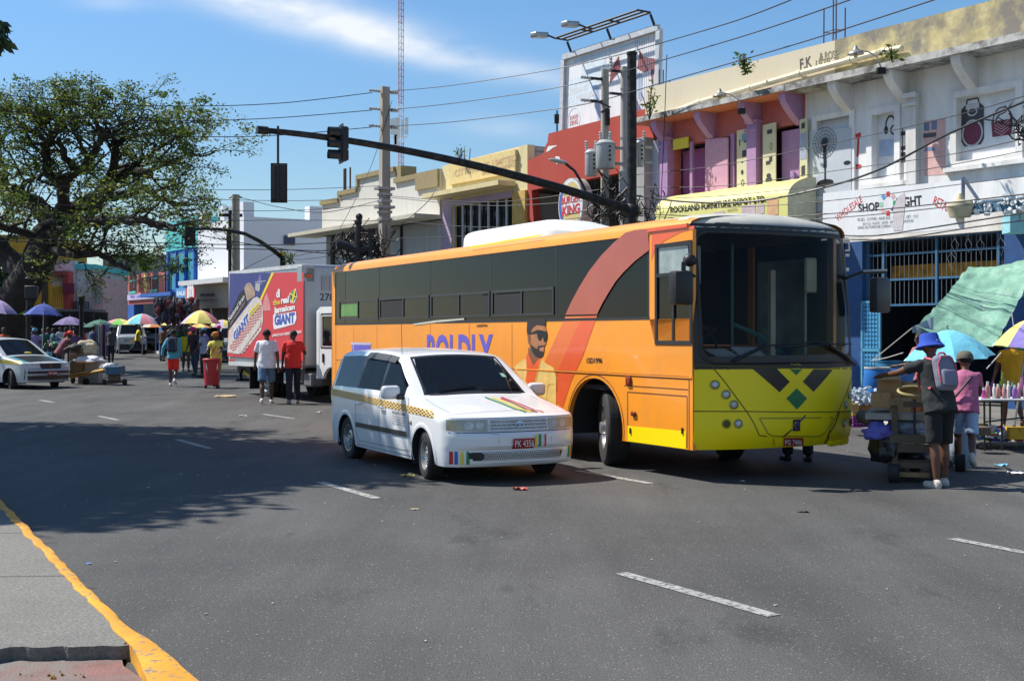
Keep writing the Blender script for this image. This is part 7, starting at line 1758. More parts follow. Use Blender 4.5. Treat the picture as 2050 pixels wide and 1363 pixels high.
c2=thing('estate_car','white taxi with turquoise bonnet sides and black nose, cut by the left edge','car',Vector((-14.3,36.8,gz(36.9)))+Vector((math.cos(R(58)),math.sin(R(58)),0))*CW,R(58))
P2=dict(PROF);P2['rim']=RIMD;P2['paint']=mat('taxi_silver',(0.48,0.52,0.55),rough=.3,coat=.5,var=.03,dirt=.2);P2['steer']=R(-26)
FC2,wid2,fy2,_=car(c2,P2)
for sgn in (-1,1):cpart('headlamp',HEADC,lambda mb:qpatch(mb,FC2,[(sgn*.34,.60),(sgn*.76,.66),(sgn*.80,.77),(sgn*.40,.735)],.010,12,5),c2)
NOSEB=M_('nose_black',(0.025,0.027,0.03),rough=.3)
cpart('nose_panel',NOSEB,lambda mb:(qpatch(mb,FC2,[(-.80,.27),(.80,.27),(.80,.605),(-.80,.605)],.006,16,5),qpatch(mb,FC2,[(-.36,.60),(.36,.60),(.38,.765),(-.38,.765)],.007,12,4)),c2)
cpart('bonnet_panel',NOSEB,lambda mb:qpatch(mb,HD,[(-.60,.20),(.60,.20),(.56,1.08),(-.56,1.08)],.006,12,14),c2)
for sgn in (-1,1):cpart('bonnet_side',M_('taxi_turquoise',(0.08,0.32,0.42),rough=.3,coat=.6),lambda mb:qpatch(mb,HD,[(sgn*.605,.24),(sgn*.72,.32),(sgn*.70,1.08),(sgn*.565,1.08)],.006,5,12),c2)
cpart('emblem',CHROME,lambda mb:(ring(mb,FC2,(0,.70),.07,.05,.012,.014,22),ring(mb,FC2,(0,.70),.022,.046,.009,.015,18)),c2)
pl=cpart('number_plate',PLR,lambda mb:qpatch(mb,FC2,[(-.15,.40),(.17,.40),(.17,.53),(-.15,.53)],.02,4,2),c2);cpart('plate_characters',WHT,lambda mb:put_text(mb,'PR 5489',[(-.13,.42),(.15,.42),(.15,.50),(-.13,.50)],FC2,.024,.01),pl,smooth=False)
F_=sidef(wid2,-1)
cpart('checker_tape',YEL,lambda mb:qpatch(mb,F_,[(.30,.74),(4.1,.86),(4.1,.97),(.34,.845)],.004,40,2),c2)
def chk2(mb):
 for i in range(80):
  for r_ in range(3):
   if (i+r_)%2:continue
   y=.34+i*.047;z=.755+r_*.03+.12*i/80;mb.add([F_(y,z,.006),F_(y+.045,z,.006),F_(y+.045,z+.026,.006),F_(y,z+.026,.006)],[(0,1,2,3)])
cpart('checker_squares',M_('checker_dark',(0,0,0)),chk2,c2,smooth=False)
cpart('dash_sign',YEL,lambda mb:mb.sphere((.12,1.28,1.05),(.16,.06,.05),14,8),c2)
cpart('door_mirror',M_('taxi_turquoise',(0,0,0)),lambda mb:mb.bevbox(.84,1.06,1.3,1.42,.95,1.08,.04,2),c2)
cpart('door_mirror',M_('taxi_turquoise',(0,0,0)),lambda mb:mb.bevbox(-1.06,-.84,1.3,1.42,.95,1.08,.04,2),c2)
seats(c2,(2.2,3.0),.36,.55,.5)
SILV=mat('van_silver',(0.42,0.44,0.45),rough=.3,coat=.5,metal=.3,var=.03,dirt=.2)
WVAN=mat('van_white',(0.66,0.66,0.64),rough=.3,coat=.5,var=.03,dirt=.25)
VP=dict(L=4.7,W=.90,belt=1.12,top=[(0,.80),(.12,1.0),(.45,1.10),(.50,1.13),(1.12,1.86),(1.35,1.95),(2.5,1.98),(4.4,1.97),(4.6,1.9),(4.66,1.3),(4.7,.9)],win=[(.86,1.75),(1.85,3.1),(3.2,4.35)],ws=(.52,1.10),wheels=[(.85,.37),(3.5,.37)],wz=.33,wr=.33,nose=.12,lip=.98,tumble=.14,fz=[.22,.5,.55,.98],fo=[.0,-.03,.0,.06],z0=.24,rad=.10,paint=SILV)
def van(label,px,Y,rz,paint,plate=GRN,extra=None,name='minivan'):
 p=gpt(px,Y);root=thing(name,label,'van' if name=='minivan' else 'car',p,rz);Q=dict(VP);Q['paint']=paint
 if extra:Q.update(extra)
 F,w_,f_,_=car(root,Q);W_=Q['W'];k=W_/.9;zl=Q['lip']
 for sgn in (-1,1):cpart('headlamp',HEADC,lambda mb:qpatch(mb,F,[(sgn*.50*k,zl-.30),(sgn*.80*k,zl-.27),(sgn*.82*k,zl-.06),(sgn*.55*k,zl-.12)],.01,8,4),root)
 cpart('grille',TRIM,lambda mb:(qpatch(mb,F,[(-.48*k,zl-.26),(.48*k,zl-.26),(.5*k,zl-.14),(-.5*k,zl-.14)],.01,10,3),qpatch(mb,F,[(-.74*k,.26),(.74*k,.26),(.74*k,.58),(-.74*k,.58)],.01,12,4)),root)
 cpart('number_plate',plate,lambda mb:qpatch(mb,F,[(-.16,.40),(.16,.40),(.16,.52),(-.16,.52)],.03,3,2),root)
 cpart('grille_bar',CHROME,lambda mb:qline(mb,F,[(-.48*k,zl-.2),(.48*k,zl-.2)],.03,.02,8),root)
 for sgn in (-1,1):cpart('door_mirror',TRIM,lambda mb:mb.bevbox(min(sgn*(W_+.02),sgn*(W_+.22)),max(sgn*(W_+.02),sgn*(W_+.22)),.72,.84,1.12,1.36,.03,1),root)
 return root
van('silver minivan parked left of a second one under the pastel umbrellas',265,75,R(22),SILV)
van('smaller looking grey minivan with a green plate, parked right behind the first one',309,78,R(6),mat('van_grey',(0.34,0.36,0.38),rough=.3,coat=.5,metal=.3,dirt=.2))
SU=dict(L=4.3,W=.86,belt=1.05,top=[(0,.86),(.15,1.02),(1.05,1.10),(1.12,1.13),(1.62,1.62),(1.8,1.70),(3.4,1.72),(4.1,1.66),(4.25,1.2),(4.3,.9)],win=[(1.35,2.3),(2.4,3.2),(3.3,4.0)],ws=(1.13,1.64),wheels=[(.8,.40),(3.4,.40)],wz=.37,wr=.37,nose=.18,lip=.98)
van('dark blue four wheel drive parked beside the crowd behind the boy in yellow',428,62,R(16),mat('suv_dark',(0.025,0.04,0.06),rough=.25,coat=.7,var=.05),WHT,SU,'four_wheel_drive')
van('silver car behind the boy in yellow, half hidden by the box truck',468,60,R(14),SILV,WHT,SU,'four_wheel_drive')
TA=R(35);TOv=Vector((-5.22,31.2,gz(31)))
tk=thing('box_truck','box truck with a red and navy bread advert and a white cab behind the coach','truck',TOv,TA)
ALU=mat('truck_aluminium',(0.40,0.42,0.44),rough=.4,metal=.5,var=.05,dirt=.25,dcol=(.25,.25,.25),dscale=1.5,streak=True)
TS=Face(TOv.x,TOv.y,TA-PI/2)
def tz(l):return [(-TS.uv(440+x/4.258,520+y/4.258)[0],TS.uv(440+x/4.258,520+y/4.258)[1]-TOv.z)for x,y in l]
def TSF(y,z,d=0.0):return (-d,y,z)
yR=4.75;zB,zT=.86,3.47
mb=MB();mb.bevbox(0,2.25,0,yR,zB,zT,.10,4);mb.build('cargo_box',ALU,tk)
mb=MB();mb.poly([(.02,zB-.02),(yR,zB-.02),(yR,zB+.09),(.02,zB+.09)],(),TSF,.02,0.0);mb.poly([(.02,zT-.10),(yR,zT-.10),(yR,zT),(.02,zT)],(),TSF,.015,0.0);mb.poly([(yR-.10,zB+.091),(yR,zB+.091),(yR,zT-.101),(yR-.1,zT-.101)],(),TSF,.015,0.0);mb.build('rail',M_('rail_white',(0.55,0.56,0.57),rough=.4),tk,smooth=False)
def td(name,m,pts,d=.006,raw=False):
 mb=MB();mb.poly(tz(pts)if not raw else pts,(),TSF,d);return mb.build(name,m,tk,smooth=False,recalc=False)
A_RED=M_('advert_red',(0.62,0.04,0.05),rough=.4,var=.03);A_NAVY=M_('advert_navy',(0.035,0.04,0.20),rough=.4)
td('advert_background',A_RED,[(70,822),(717,862),(720,106),(90,118)],.0185)
td('advert_navy_field',A_NAVY,[(80,600),(345,335),(448,111),(90,118)],.0215)
td('advert_yellow_bar',YEL,[(345,342),(360,350),(470,111),(448,111)],.023)
td('advert_white_package',M_('advert_cream',(0.62,0.55,0.50),rough=.5,var=.15,scale=6),[(72,790),(205,800),(360,600),(376,520),(374,420),(360,345),(325,315),(290,330),(85,600)],.0245)
td('advert_black_band',BLK,[(78,605),(240,372),(240,330),(207,255),(170,300),(80,500)],.026)
td('advert_loaf',M_('advert_bread',(0.40,0.28,0.20),rough=.6,var=.25,scale=9),[(240,350),(305,312),(310,290),(300,240),(265,193),(235,205),(215,240)],.0275)
mb=MB()
for i in range(26):
 for j in range(15):
  if (i+j)%2:continue
  u_l,v_l=i*17.5,j*13;x_=62+u_l*.60+v_l*.80;y_=790-u_l*.80+v_l*.60-70
  if x_<76 or y_>790 or x_>372 or v_l<30 or 95<v_l<125 or v_l>190:continue
  if y_>np.interp(x_,[76,205,375],[800,800,545])or y_<np.interp(x_,[76,325],[610,330]):continue
  e_=9;mb.poly(tz([(x_-e_,y_+e_*.9),(x_+e_*.8,y_+e_*.2),(x_+e_,y_-e_*.9),(x_-e_*.8,y_-e_*.2)]),(),TSF,.029)
mb.build('advert_gingham',A_RED,tk,smooth=False,recalc=False)
td('advert_cream_strip',M_('advert_cream',(0,0,0)),[(120,800),(180,802),(355,560),(350,500)],.0305)
def tt_(t,bl,br,tr,tl,m,bold=.02,d=.032,name='advert_lettering'):
 mb=MB();put_text(mb,t,tz([bl,br,tr,tl]),TSF,d,bold);return mb.build(name,m,tk,smooth=False,recalc=False)
ABLU=M_('advert_blue',(0.06,0.10,0.42),rough=.4)
tt_('GIANT',(135,700),(262,520),(240,445),(112,630),WHT,.09,.0315);tt_('GIANT',(137,692),(260,518),(243,455),(118,634),ABLU,.05,.034)
tt_('National bran',(90,530),(222,325),(212,290),(80,495),WHT,.01);tt_('100% WHOLEWHEAT',(100,560),(228,362),(224,348),(96,545),M_('advert_pinkish',(0.6,0.3,0.3)),.01)
td('advert_yellow_patch',YEL,[(258,500),(345,400),(338,362),(262,440)],.033)
tt_('HARDOUGH',(264,480),(340,392),(336,378),(264,462),ABLU,.02,.0345)
td('advert_pale_flame',M_('advert_pale_pink',(0.66,0.25,0.25),rough=.4),[(364,435),(442,432),(425,330),(405,283),(385,330)],.023)
td('advert_ghost_flame',M_('advert_violet',(0.16,0.12,0.36),rough=.4),[(312,215),(372,212),(352,120)],.024)
mb=MB()
for l in ([(308,192),(400,180)],[(345,183),(344,200)]):
 stroke(mb,TSF,tz(l),.02,.026)
mb.poly(tz([(312,200),(350,205),(352,250),(340,272),(310,258)]),(),TSF,.027);mb.build('advert_helicopter',M_('advert_grey',(0.4,0.4,0.42)),tk,smooth=False,recalc=False)
mb=MB()
blob=[(470,590),(640,545),(660,500),(662,440),(650,375),(672,350),(675,280),(660,240),(600,255),(560,300),(525,300),(525,240),(495,238),(480,300),(452,330),(450,400),(470,440),(465,540)]
td('advert_white_outline',WHT,[(470,592),(490,590),(560,572),(645,548),(662,500),(656,440),(462,472),(463,560)],.026)
tt_('GIANT',(474,562),(648,540),(648,446),(474,470),ABLU,.06,.029)
tt_('di',(490,325),(522,320),(522,245),(490,252),WHT,.05,.029);tt_('the',(462,392),(522,382),(522,330),(462,340),M_('advert_gold',(0.7,0.45,0.05)),.05,.029);tt_('real',(530,378),(598,366),(598,306),(530,318),WHT,.05,.029)
tt_('Jamaican',(468,478),(648,436),(648,376),(468,404),WHT,.05,.0275)
td('advert_white_outline',WHT,[(600,290),(655,243),(668,320),(640,372),(612,368)],.026)
td('advert_flag_green',GRN,[(605,288),(650,250),(662,318),(632,366),(618,350)],.028)
td('advert_flag_black',BLK,[(636,308),(654,256),(662,318),(650,340)],.029);td('advert_flag_black',BLK,[(606,290),(612,345),(626,318)],.029)
td('advert_flag_gold',YEL,[(603,290),(612,282),(664,318),(662,330)],.030);td('advert_flag_gold',YEL,[(646,252),(656,258),(632,368),(616,360)],.0305)
tt_("JAMAICA'S #1 HARDOUGH BREAD",(455,662),(705,632),(705,598),(455,634),WHT,.03,.029)
mb=MB();mb.poly(tz([(86,862),(128,862),(128,846),(86,846)]),(),TSF,.027);mb.build('marker_reflector',RED,tk,smooth=False,recalc=False)
mb=MB()
for i in range(48):
 y=.12+i*.095;
 for z in (3.30,1.02):mb.cbox((-.018,y,z),(.006,.016,.016))
mb.build('rivets',GALV,tk,smooth=False)
mb=MB();c=tz([(775,155)])[0];mb.bevbox(.05,.24,-.05,.0,3.13,3.22,.02,1);mb.build('marker_lamp',M_('lamp_orange',(0.6,0.12,0.02),rough=.2),tk)
mb=MB();mb.bevbox(-.02,.34,.0,.32,3.0,3.45,.03,1);mb.build('corner_casting',ALU,tk)
FB=lambda x,z,d=0:(x,-.002-d,z)
mb=MB();put_text(mb,'278',[(.46,2.56),(.86,2.56),(.86,2.74),(.46,2.74)],FB,.004,.01);mb.build('fleet_number',BLK,tk,smooth=False,recalc=False)
mb=MB()
for k in range(7):
 for x in (.50,.72):mb.box(x,x+.18,-.03,-.002,2.82+k*.055,2.85+k*.055)
mb.build('vent_louvre',M_('louvre_grey',(0.35,0.36,0.38)),tk,smooth=False)
TCAB=mat('cab_white',(0.76,0.76,0.76),rough=.3,coat=.5,var=.03,dirt=.15)
cw0,cw1=.10,2.1;yc0,yc1=-2.25,-.55
pc=[(yc1,.62),(yc1,2.28),(-.75,2.38),(-1.5,2.38),(-1.75,2.32),(-2.22,1.45),(-2.28,1.3),(-2.30,.62),(-1.83,.62)]
ac=archpts(-1.38,.42,.48,.62,14)
pc=[(yc1,.62),(yc1,2.28),(-.75,2.38),(-1.5,2.38),(-1.75,2.32),(-2.22,1.45),(-2.28,1.3),(-2.30,.62)]+[(y,z)for y,z in ac]
wn_=[(-.85,1.42),(-.85,2.15),(-1.55,2.15),(-1.95,1.42)]
for x0_,x1_ in ((cw0,cw0+.05),(cw1-.05,cw1)):
 mb=MB();mb.poly(pc,[wn_],lambda u,v,d:(d,u,v),x0_,x1_);mb.build('cab_side',TCAB,tk,smooth=False)
mb=MB();edge_=[(yc1,.62),(yc1,2.28),(-.75,2.38),(-1.5,2.38),(-1.75,2.32)];mb.grid(5,2,lambda i,j:((cw0+.0501,cw1-.0501)[j],edge_[i][0],edge_[i][1]-.001));e2_=[(-2.22,1.45),(-2.28,1.3),(-2.30,.62)];mb.grid(3,2,lambda i,j:((cw0+.0501,cw1-.0501)[j],e2_[i][0],e2_[i][1]));mb.build('cab_shell',TCAB,tk)
mb=MB();mb.grid(2,2,lambda i,j:((cw0+.051,cw1-.051)[j],(-1.75,-2.22)[i],(2.32,1.45)[i]));mb.build('windscreen',DGLASS,tk,recalc=False)
mb=MB();mb.poly(wn_,(),lambda u,v,d:(cw0+.02+d,u,v),0,.01);mb.build('side_window',glass('cab_glass',(0.01,0.012,0.014),.3),tk,smooth=False)
mb=MB()
for a,b in (((-.80,1.38),(-.80,2.2)),((-.80,2.2),(-1.57,2.2)),((-1.57,2.2),(-2.0,1.38)),((-2.0,1.38),(-.8,1.38)),((-.70,.9),(-.70,2.25))):stroke(mb,lambda u,v,d:(cw0-d,u,v),[a,b],.04 if a[0]!=-.70 else .012,.004)
mb.build('window_trim',TRIM,tk,smooth=False,recalc=False)
mb=MB();mb.bevbox(cw0-.03,cw0,-.98,-.90,1.02,1.24,.01,1);mb.build('door_handle',TRIM,tk)
mb=MB();disc(mb,lambda u,v,d:(cw0-d,u,v),(-1.5,1.18),.13,.11,.004);mb.build('door_badge',RED,tk,smooth=False,recalc=False)
mb=MB();disc(mb,lambda u,v,d:(cw0-d,u,v),(-1.5,1.18),.10,.05,.006);mb.build('door_badge_centre',YEL,tk,smooth=False,recalc=False)
mb=MB();arp=archpts(-1.38,.42,.50,.45,14);mb.grid(15,2,lambda i,j:(cw0-.015+j*.5,arp[i][0],arp[i][1]));mb.build('wheel_arch',M_('arch_grey',(0.08,0.08,0.085)),tk,recalc=False)
mb=MB();mb.box(.55,.67,-2.1,4.6,.60,.82);mb.box(1.58,1.70,-2.1,4.6,.60,.82);mb.box(.2,2.05,3.85,4.7,.66,.80)
for y in (.5,1.6,2.6,3.6):mb.box(.1,2.15,y,y+.1,.78,.859)
mb.build('chassis',TRIM,tk,smooth=False)
mb=MB();mb.bevbox(.12,.5,.55,1.45,.42,.74,.05,2);mb.build('fuel_tank',GALV,tk)
mb=MB();mb.bevbox(.10,.45,-.28,.2,.40,.75,.04,1);mb.cyl((.18,.35,.5),(.18,.35,.9),.08,10);mb.build('air_tank',M_('tank_grey',(0.15,0.15,0.16),rough=.5),tk)
mb=MB();mb.box(.05,.5,3.42,3.46,.22,.84);mb.box(.05,.5,2.02,2.05,.40,.84);mb.build('mud_flap',BLK,tk,smooth=False)
mb=MB();mb.box(.1,2.15,4.5,4.56,.40,.46);mb.box(.2,.28,4.48,4.55,.46,.85);mb.cyl((.1,4.2,.72),(.5,4.3,.55),.06,8);mb.build('rear_guard',BLK2,tk,smooth=False)
mb=MB();mb.cbox((.3,4.1,.62),(.2,.5,.10),Euler((0.5,0,.3)));mb.build('yellow_ramp_foot',M_('dull_yellow',(0.5,0.36,0.05)),tk,smooth=False)
for x,s_ in ((.30,-1),(2.0,1)):
 wheel(tk,(x,-1.38,.40),.40,.24,R(-8),s_,GALV,.58,True,6,6);wheel(tk,(x-s_*.02,2.75,.40),.40,.24,0,s_,GALV,.58,True,6,6);wheel(tk,(x-s_*.32,2.75,.40),.40,.24,0,s_,RIMD,.58,True,6,6)
def remesh(mb,vox,smooth_it=2):
 me=bpy.data.meshes.new('r');me.from_pydata([tuple(p)for p in mb.v],[],mb.f);o=bpy.data.objects.new('r',me);COL.objects.link(o)
 m=o.modifiers.new('r','REMESH');m.mode='VOXEL';m.voxel_size=vox;m.use_smooth_shade=True
 if smooth_it:s=o.modifiers.new('s','SMOOTH');s.iterations=smooth_it;s.factor=.5
 dg=bpy.context.evaluated_depsgraph_get();dg.update();out=bpy.data.meshes.new_from_object(o.evaluated_get(dg))
 bpy.data.objects.remove(o);bpy.data.meshes.remove(me);out.polygons.foreach_set('use_smooth',[True]*len(out.polygons));return out
def link(name,me,m,parent):me.materials.clear();me.materials.append(m);o=bpy.data.objects.new(name,me);COL.objects.link(o);o.parent=parent;return o
def cap(mb,a,b,r0,r1,n=12):
 a,b=Vector(a),Vector(b);d=(b-a);L_=d.length or 1e-4;d=d.normalized()if d.length>1e-6 else Vector((0,0,1));pts=[];rs=[]
 for t in (-1,-.86,-.5):pts.append(a+d*r0*t);rs.append(r0*math.sqrt(max(.0004,1-t*t)))
 pts+=[a,b];rs+=[r0,r1]
 for t in (.5,.86,1):pts.append(b+d*r1*t);rs.append(r1*math.sqrt(max(.0004,1-t*t)))
 mb.tube(pts,rs,n)
def rings(mb,R_,up,rt,n=20):
 fw=up.cross(rt)*-1
 vs=[c+rt*(w*math.cos(2*PI*i/n))+fw*(d*math.sin(2*PI*i/n))for c,w,d in R_ for i in range(n)]
 k=len(R_);mb.add(vs,[(q*n+i,q*n+(i+1)%n,(q+1)*n+(i+1)%n,(q+1)*n+i)for q in range(k-1)for i in range(n)]+[tuple(range(n))[::-1],tuple((k-1)*n+i for i in range(n))])
SK=M_('skin_dark',(0.075,0.038,0.024),rough=.5,var=.1);SK2=M_('skin_brown',(0.12,0.048,0.025),rough=.5,var=.1)
HAIR=M_('black_hair',(0.01,0.009,0.009),rough=.8)
def cloth(name,col):return mat('cloth_'+name,col,rough=.9,var=.12,scale=5,bump=.6,bscale=9)
def person(label,loc,rz,h=1.72,lean=4,legs=((8,4),(-8,12)),arms=((0,8,10),(0,8,10)),shirt=None,sleeve=.5,bottom=None,blen=.9,shoes=None,skin=SK,hair=1,fat=1.0,vox=.02,headyaw=0,nod=0,group=None,sit=False,hands=False,neckdrop=0):
 """arms and legs are (left, right); local +y is forward; arms = (swing forward, outward, elbow bend)"""
 root=thing('person',label,'person',loc,rz,group);k=h/1.75;f_=fat
 ln=R(lean);up=Vector((0,math.sin(ln),math.cos(ln)));rt=Vector((1,0,0))
 hz=.53*h if not sit else .62;hip=Vector((0,0,hz))
 J={};low=9
 for s,(a,b)in zip((-1,1),legs):
  H=hip+rt*s*.088*k*f_-Vector((0,0,.03));a_=R(a);Kn=H+.245*h*Vector((s*.01,math.sin(a_),-math.cos(a_)));c_=R(a-b);An=Kn+.245*h*Vector((0,math.sin(c_),-math.cos(c_)))
  ft=R(-b*.55+a*.3)if b>20 else 0;T=An+Vector((s*.02,.15*k*math.cos(ft),-.045+.15*k*math.sin(ft)));He=An+Vector((0,-.035,-.04))
  J[s]=(H,Kn,An,T,He);low=min(low,T.z-.03,He.z-.03)
 dz=Vector((0,0,-low if not sit else 0));hip=hip+dz
 for s in J:J[s]=tuple(p+dz for p in J[s])
 sp=lambda t:hip+up*(.30*h*t)
 neck=sp(1.08);hu=Vector((0,math.sin(ln*.4+R(nod)),math.cos(ln*.4+R(nod))));hc=neck+hu*(.078*h)
 Rz=Matrix.Rotation(R(headyaw),3,'Z');fd=Rz@Vector((0,math.cos(R(nod)),-math.sin(R(nod))));sd_=Rz@Vector((1,0,0))
 mb=MB()
 tor=[(-.14,.10,.08),(-.04,.165,.118),(.15,.165,.112),(.42,.140,.100),(.68,.158,.112),(.86,.170,.108),(.97,.150,.088),(1.04,.075,.062)]
 rings(mb,[(sp(t),w*k*f_,d*k*f_)for t,w,d in tor],up,rt)
 cap(mb,sp(.95),hc-hu*.04,.060*k,.052*k)
 cap(mb,hc-hu*.022*k-fd*.006,hc+hu*.030*k-fd*.012,.078*k,.090*k,16);cap(mb,hc-hu*.06*k+fd*.035,hc-hu*.03*k+fd*.045,.042*k,.05*k)
 cap(mb,hc+fd*.085*k,hc-hu*.03*k+fd*.10*k,.010,.016,8);cap(mb,hc-hu*.055*k+fd*.078*k-sd_*.02,hc-hu*.055*k+fd*.078*k+sd_*.02,.012,.012,8)
 for s in (-1,1):cap(mb,hc+sd_*s*.085*k-hu*.015,hc+sd_*s*.088*k+hu*.02,.016,.02,8)
 A={}
 for s,(sw,out,el)in zip((-1,1),arms):
  S=sp(.93)+rt*s*.165*k*f_;a_=R(sw)+ln*.3;o_=R(out);d1=Vector((s*math.sin(o_),math.sin(a_)*math.cos(o_),-math.cos(a_)*math.cos(o_)));E=S+d1*.172*h
  a2=a_+R(el);d2=Vector((s*math.sin(o_*.4)-s*.10*math.sin(R(el)),math.sin(a2),-math.cos(a2))).normalized();Wr=E+d2*.148*h;Hd=Wr+d2*.055*h
  A[s]=(S,E,Wr,Hd,d2)
  cap(mb,S,E,.054*k,.042*k);cap(mb,E,Wr,.042*k,.027*k);cap(mb,Wr,Hd-d2*.02,.026*k,.034*k)
  if hands:
   sd2=d2.cross(Vector((0,1,.2))).normalized()if abs(d2.y)<.8 else Vector((1,0,0));nn_=d2.cross(sd2)
   for q,l in zip((-.027,-.009,.009,.027),(.062,.075,.070,.055)):b_=Hd+sd2*q;cap(mb,b_,b_+d2*l*.55,.0115,.0105,8);cap(mb,b_+d2*l*.55,b_+d2*l+nn_*.018,.0105,.009,8)
   cap(mb,Wr+d2*.03+sd2*.02,Wr+d2*.065+sd2*.055,.014,.011,8)
  else:cap(mb,Hd,Hd+d2*.055*k,.030*k,.020*k)
 for s in J:
  H,Kn,An,T,He=J[s];cap(mb,H,Kn,.086*k*f_,.058*k*f_);cap(mb,Kn,Kn.lerp(An,.35)+Vector((0,-.012,0)),.055*k,.056*k*f_);cap(mb,Kn.lerp(An,.35)+Vector((0,-.012,0)),An,.056*k*f_,.034*k);cap(mb,He,T,.034,.034)
 body=link('body',remesh(mb,vox if not hands else min(vox,.0115)),skin,root)
 if shirt:
  mb=MB();g=.020
  rings(mb,[(sp(t),w*k*f_+g+e,d*k*f_+g+e)for t,w,d,e in ((-.20,.168,.12,.014),(-.04,.168,.12,.006),(.15,.168,.116,.004),(.42,.150,.108,.006),(.68,.163,.116,.0),(.86,.172,.11,0),(.985,.150,.085,-.004),(1.05,.070,.058,.004))],up,rt)
  for s in A:S,E,Wr,Hd,d2=A[s];en=E if sleeve<=1 else Wr;t=sleeve if sleeve<=1 else sleeve-1;q=S.lerp(E,sleeve)if sleeve<=1 else E.lerp(Wr,t);cap(mb,S-rt*s*.06-up*.008,S-up*.004,.062*k,.066*k);(mb.tube([S-up*.004,q],[.066*k,.066*k],14)if sleeve<=1 else (mb.tube([S,E,q],[.07*k,.055*k,.045*k],14)))
  sh=remesh(mb,vox,3)
  for v in sh.vertices:n_=noise.noise(v.co*7)*.012+noise.noise(v.co*17)*.005;v.co+=v.normal*n_
  link('shirt',sh,shirt,root)
 if bottom:
  mb=MB();rings(mb,[(sp(t),w*k*f_+.016,d*k*f_+.016)for t,w,d in ((-.16,.13,.10),(-.04,.168,.12),(.15,.165,.114),(.22,.158,.108))],up,rt)
  for s in J:
   H,Kn,An,T,He=J[s];g=.025 if blen<1 else .018
   if blen<=1:mb.tube([H+Vector((0,0,.03)),H.lerp(Kn,blen)],[.098*k*f_,(.068+.022)*k*f_],16)
   else:mb.tube([H+Vector((0,0,.03)),Kn,Kn.lerp(An,blen-1)],[.098*k*f_,.076*k*f_,.056*k*f_],16)
  pn=remesh(mb,vox,3)
  for v in pn.vertices:v.co+=v.normal*noise.noise(v.co*9)*.009
  link('trousers' if blen>1 else 'shorts',pn,bottom,root)
 if shoes:
  for s in J:
   mb=MB();H,Kn,An,T,He=J[s];cap(mb,He,T+(T-He).normalized()*.02,.043,.043);cap(mb,He+Vector((0,0,.02)),An,.042,.044);cap(mb,He-Vector((0,0,.012)),T-Vector((0,0,.012)),.04,.042)
   link('shoe',remesh(mb,.014,2),shoes,root)
 if hair:
  mb=MB();mb.sphere(hc+hu*.030*k-fd*.022,(.094*k*hair,.094*k*hair,.088*k*hair),16,12);ho=remesh(mb,.012,1)
  for v in ho.vertices:v.co+=v.normal*noise.noise(v.co*60)*.006
  link('hair',ho,HAIR,root)
 return dict(root=root,hc=hc,hu=hu,fd=fd,sd=sd_,A=A,J=J,sp=sp,up=up,k=k,rt=rt)
def face_on(P):
 hc,fd,sd_,hu=P['hc'],P['fd'],P['sd'],P['hu'];k=P['k']
 for s in (-1,1):
  mb=MB();mb.sphere(hc+fd*.083*k+sd_*s*.034*k+hu*.012,.011,8,6);mb.build('eye',WHT,P['root'])
  mb=MB();mb.sphere(hc+fd*.092*k+sd_*s*.034*k+hu*.012,.006,8,6);mb.build('pupil',BLK,P['root'])
def hat(P,kind,m):
 mb=MB();hc,hu=P['hc'],P['hu'];q=hu.to_track_quat('Z','Y').to_matrix().to_4x4();mb.M=Matrix.Translation(hc+hu*.015)@q
 if kind=='bucket':mb.lathe([(.165,-.035),(.168,-.03),(.118,.035),(.108,.11),(.098,.128),(.02,.135),(.001,.135)],28);mb.lathe([(.160,-.034),(.112,.034),(.10,.06)],28)
 else:
  mb.lathe([(.106,.0),(.108,.03),(.10,.075),(.07,.112),(.001,.125)],22)
  if kind=='cap':mb.M=Matrix.Translation(hc+hu*.03+P['fd']*.12)@P['fd'].to_track_quat('Y','Z').to_matrix().to_4x4();mb.sphere((0,0,0),(.085,.085,.012),16,6)
 mb.build('hat',m,P['root'])
def backpack(label,P,m,m2,w=.29,hh=.44,d=.16):
 q=thing('backpack',label,'backpack',P['root'].location,P['root'].rotation_euler.z);c=P['sp'](.62);up=P['up'];bk=-up.cross(Vector((-1,0,0)));bk=Vector((0,-up.z,up.y));M=Matrix(((1,bk.x,up.x,0),(0,bk.y,up.y,0),(0,bk.z,up.z,0),(0,0,0,1)))
 mb=MB();mb.M=Matrix.Translation(c+bk*(.135*P['k']+d/2))@M;mb.bevbox(-w/2,w/2,-d/2,d/2,-hh/2,hh/2,.07,4);mb.build('bag',m,q)
 mb=MB();mb.M=Matrix.Translation(c+bk*(.135*P['k']+d))@M;mb.bevbox(-w*.36,w*.36,-.015,.035,-hh*.42,hh*.06,.03,3);mb.build('pocket',m,q)
 mb=MB();mb.M=Matrix.Translation(c+bk*(.135*P['k']+d))@M
 mb.tube([(-w*.40,-.01,-hh*.3),(-w*.42,.0,hh*.2),(-w*.2,.0,hh*.43),(w*.2,0,hh*.43),(w*.42,0,hh*.2),(w*.40,-.01,-hh*.3)],.010,6,False);mb.tube([(-.05,-.06,hh*.5),(-.03,-.06,hh*.56),(.03,-.06,hh*.56),(.05,-.06,hh*.5)],.012,6,False);mb.build('piping',m2,q)
 for s in (-1,1):
  mb=MB();mb.tube([c+up*.17+Vector((s*.09,0,0))+bk*.14,c+up*.225+Vector((s*.10,0,0))+bk*.03,c+up*.15+Vector((s*.11,0,0))-bk*.155,c-up*.1+Vector((s*.13,0,0))-bk*.15,c-up*.16+Vector((s*.15,0,0))+bk*.12],.018,6,False);mb.build('strap',m2,q)
 return q
C_=cloth
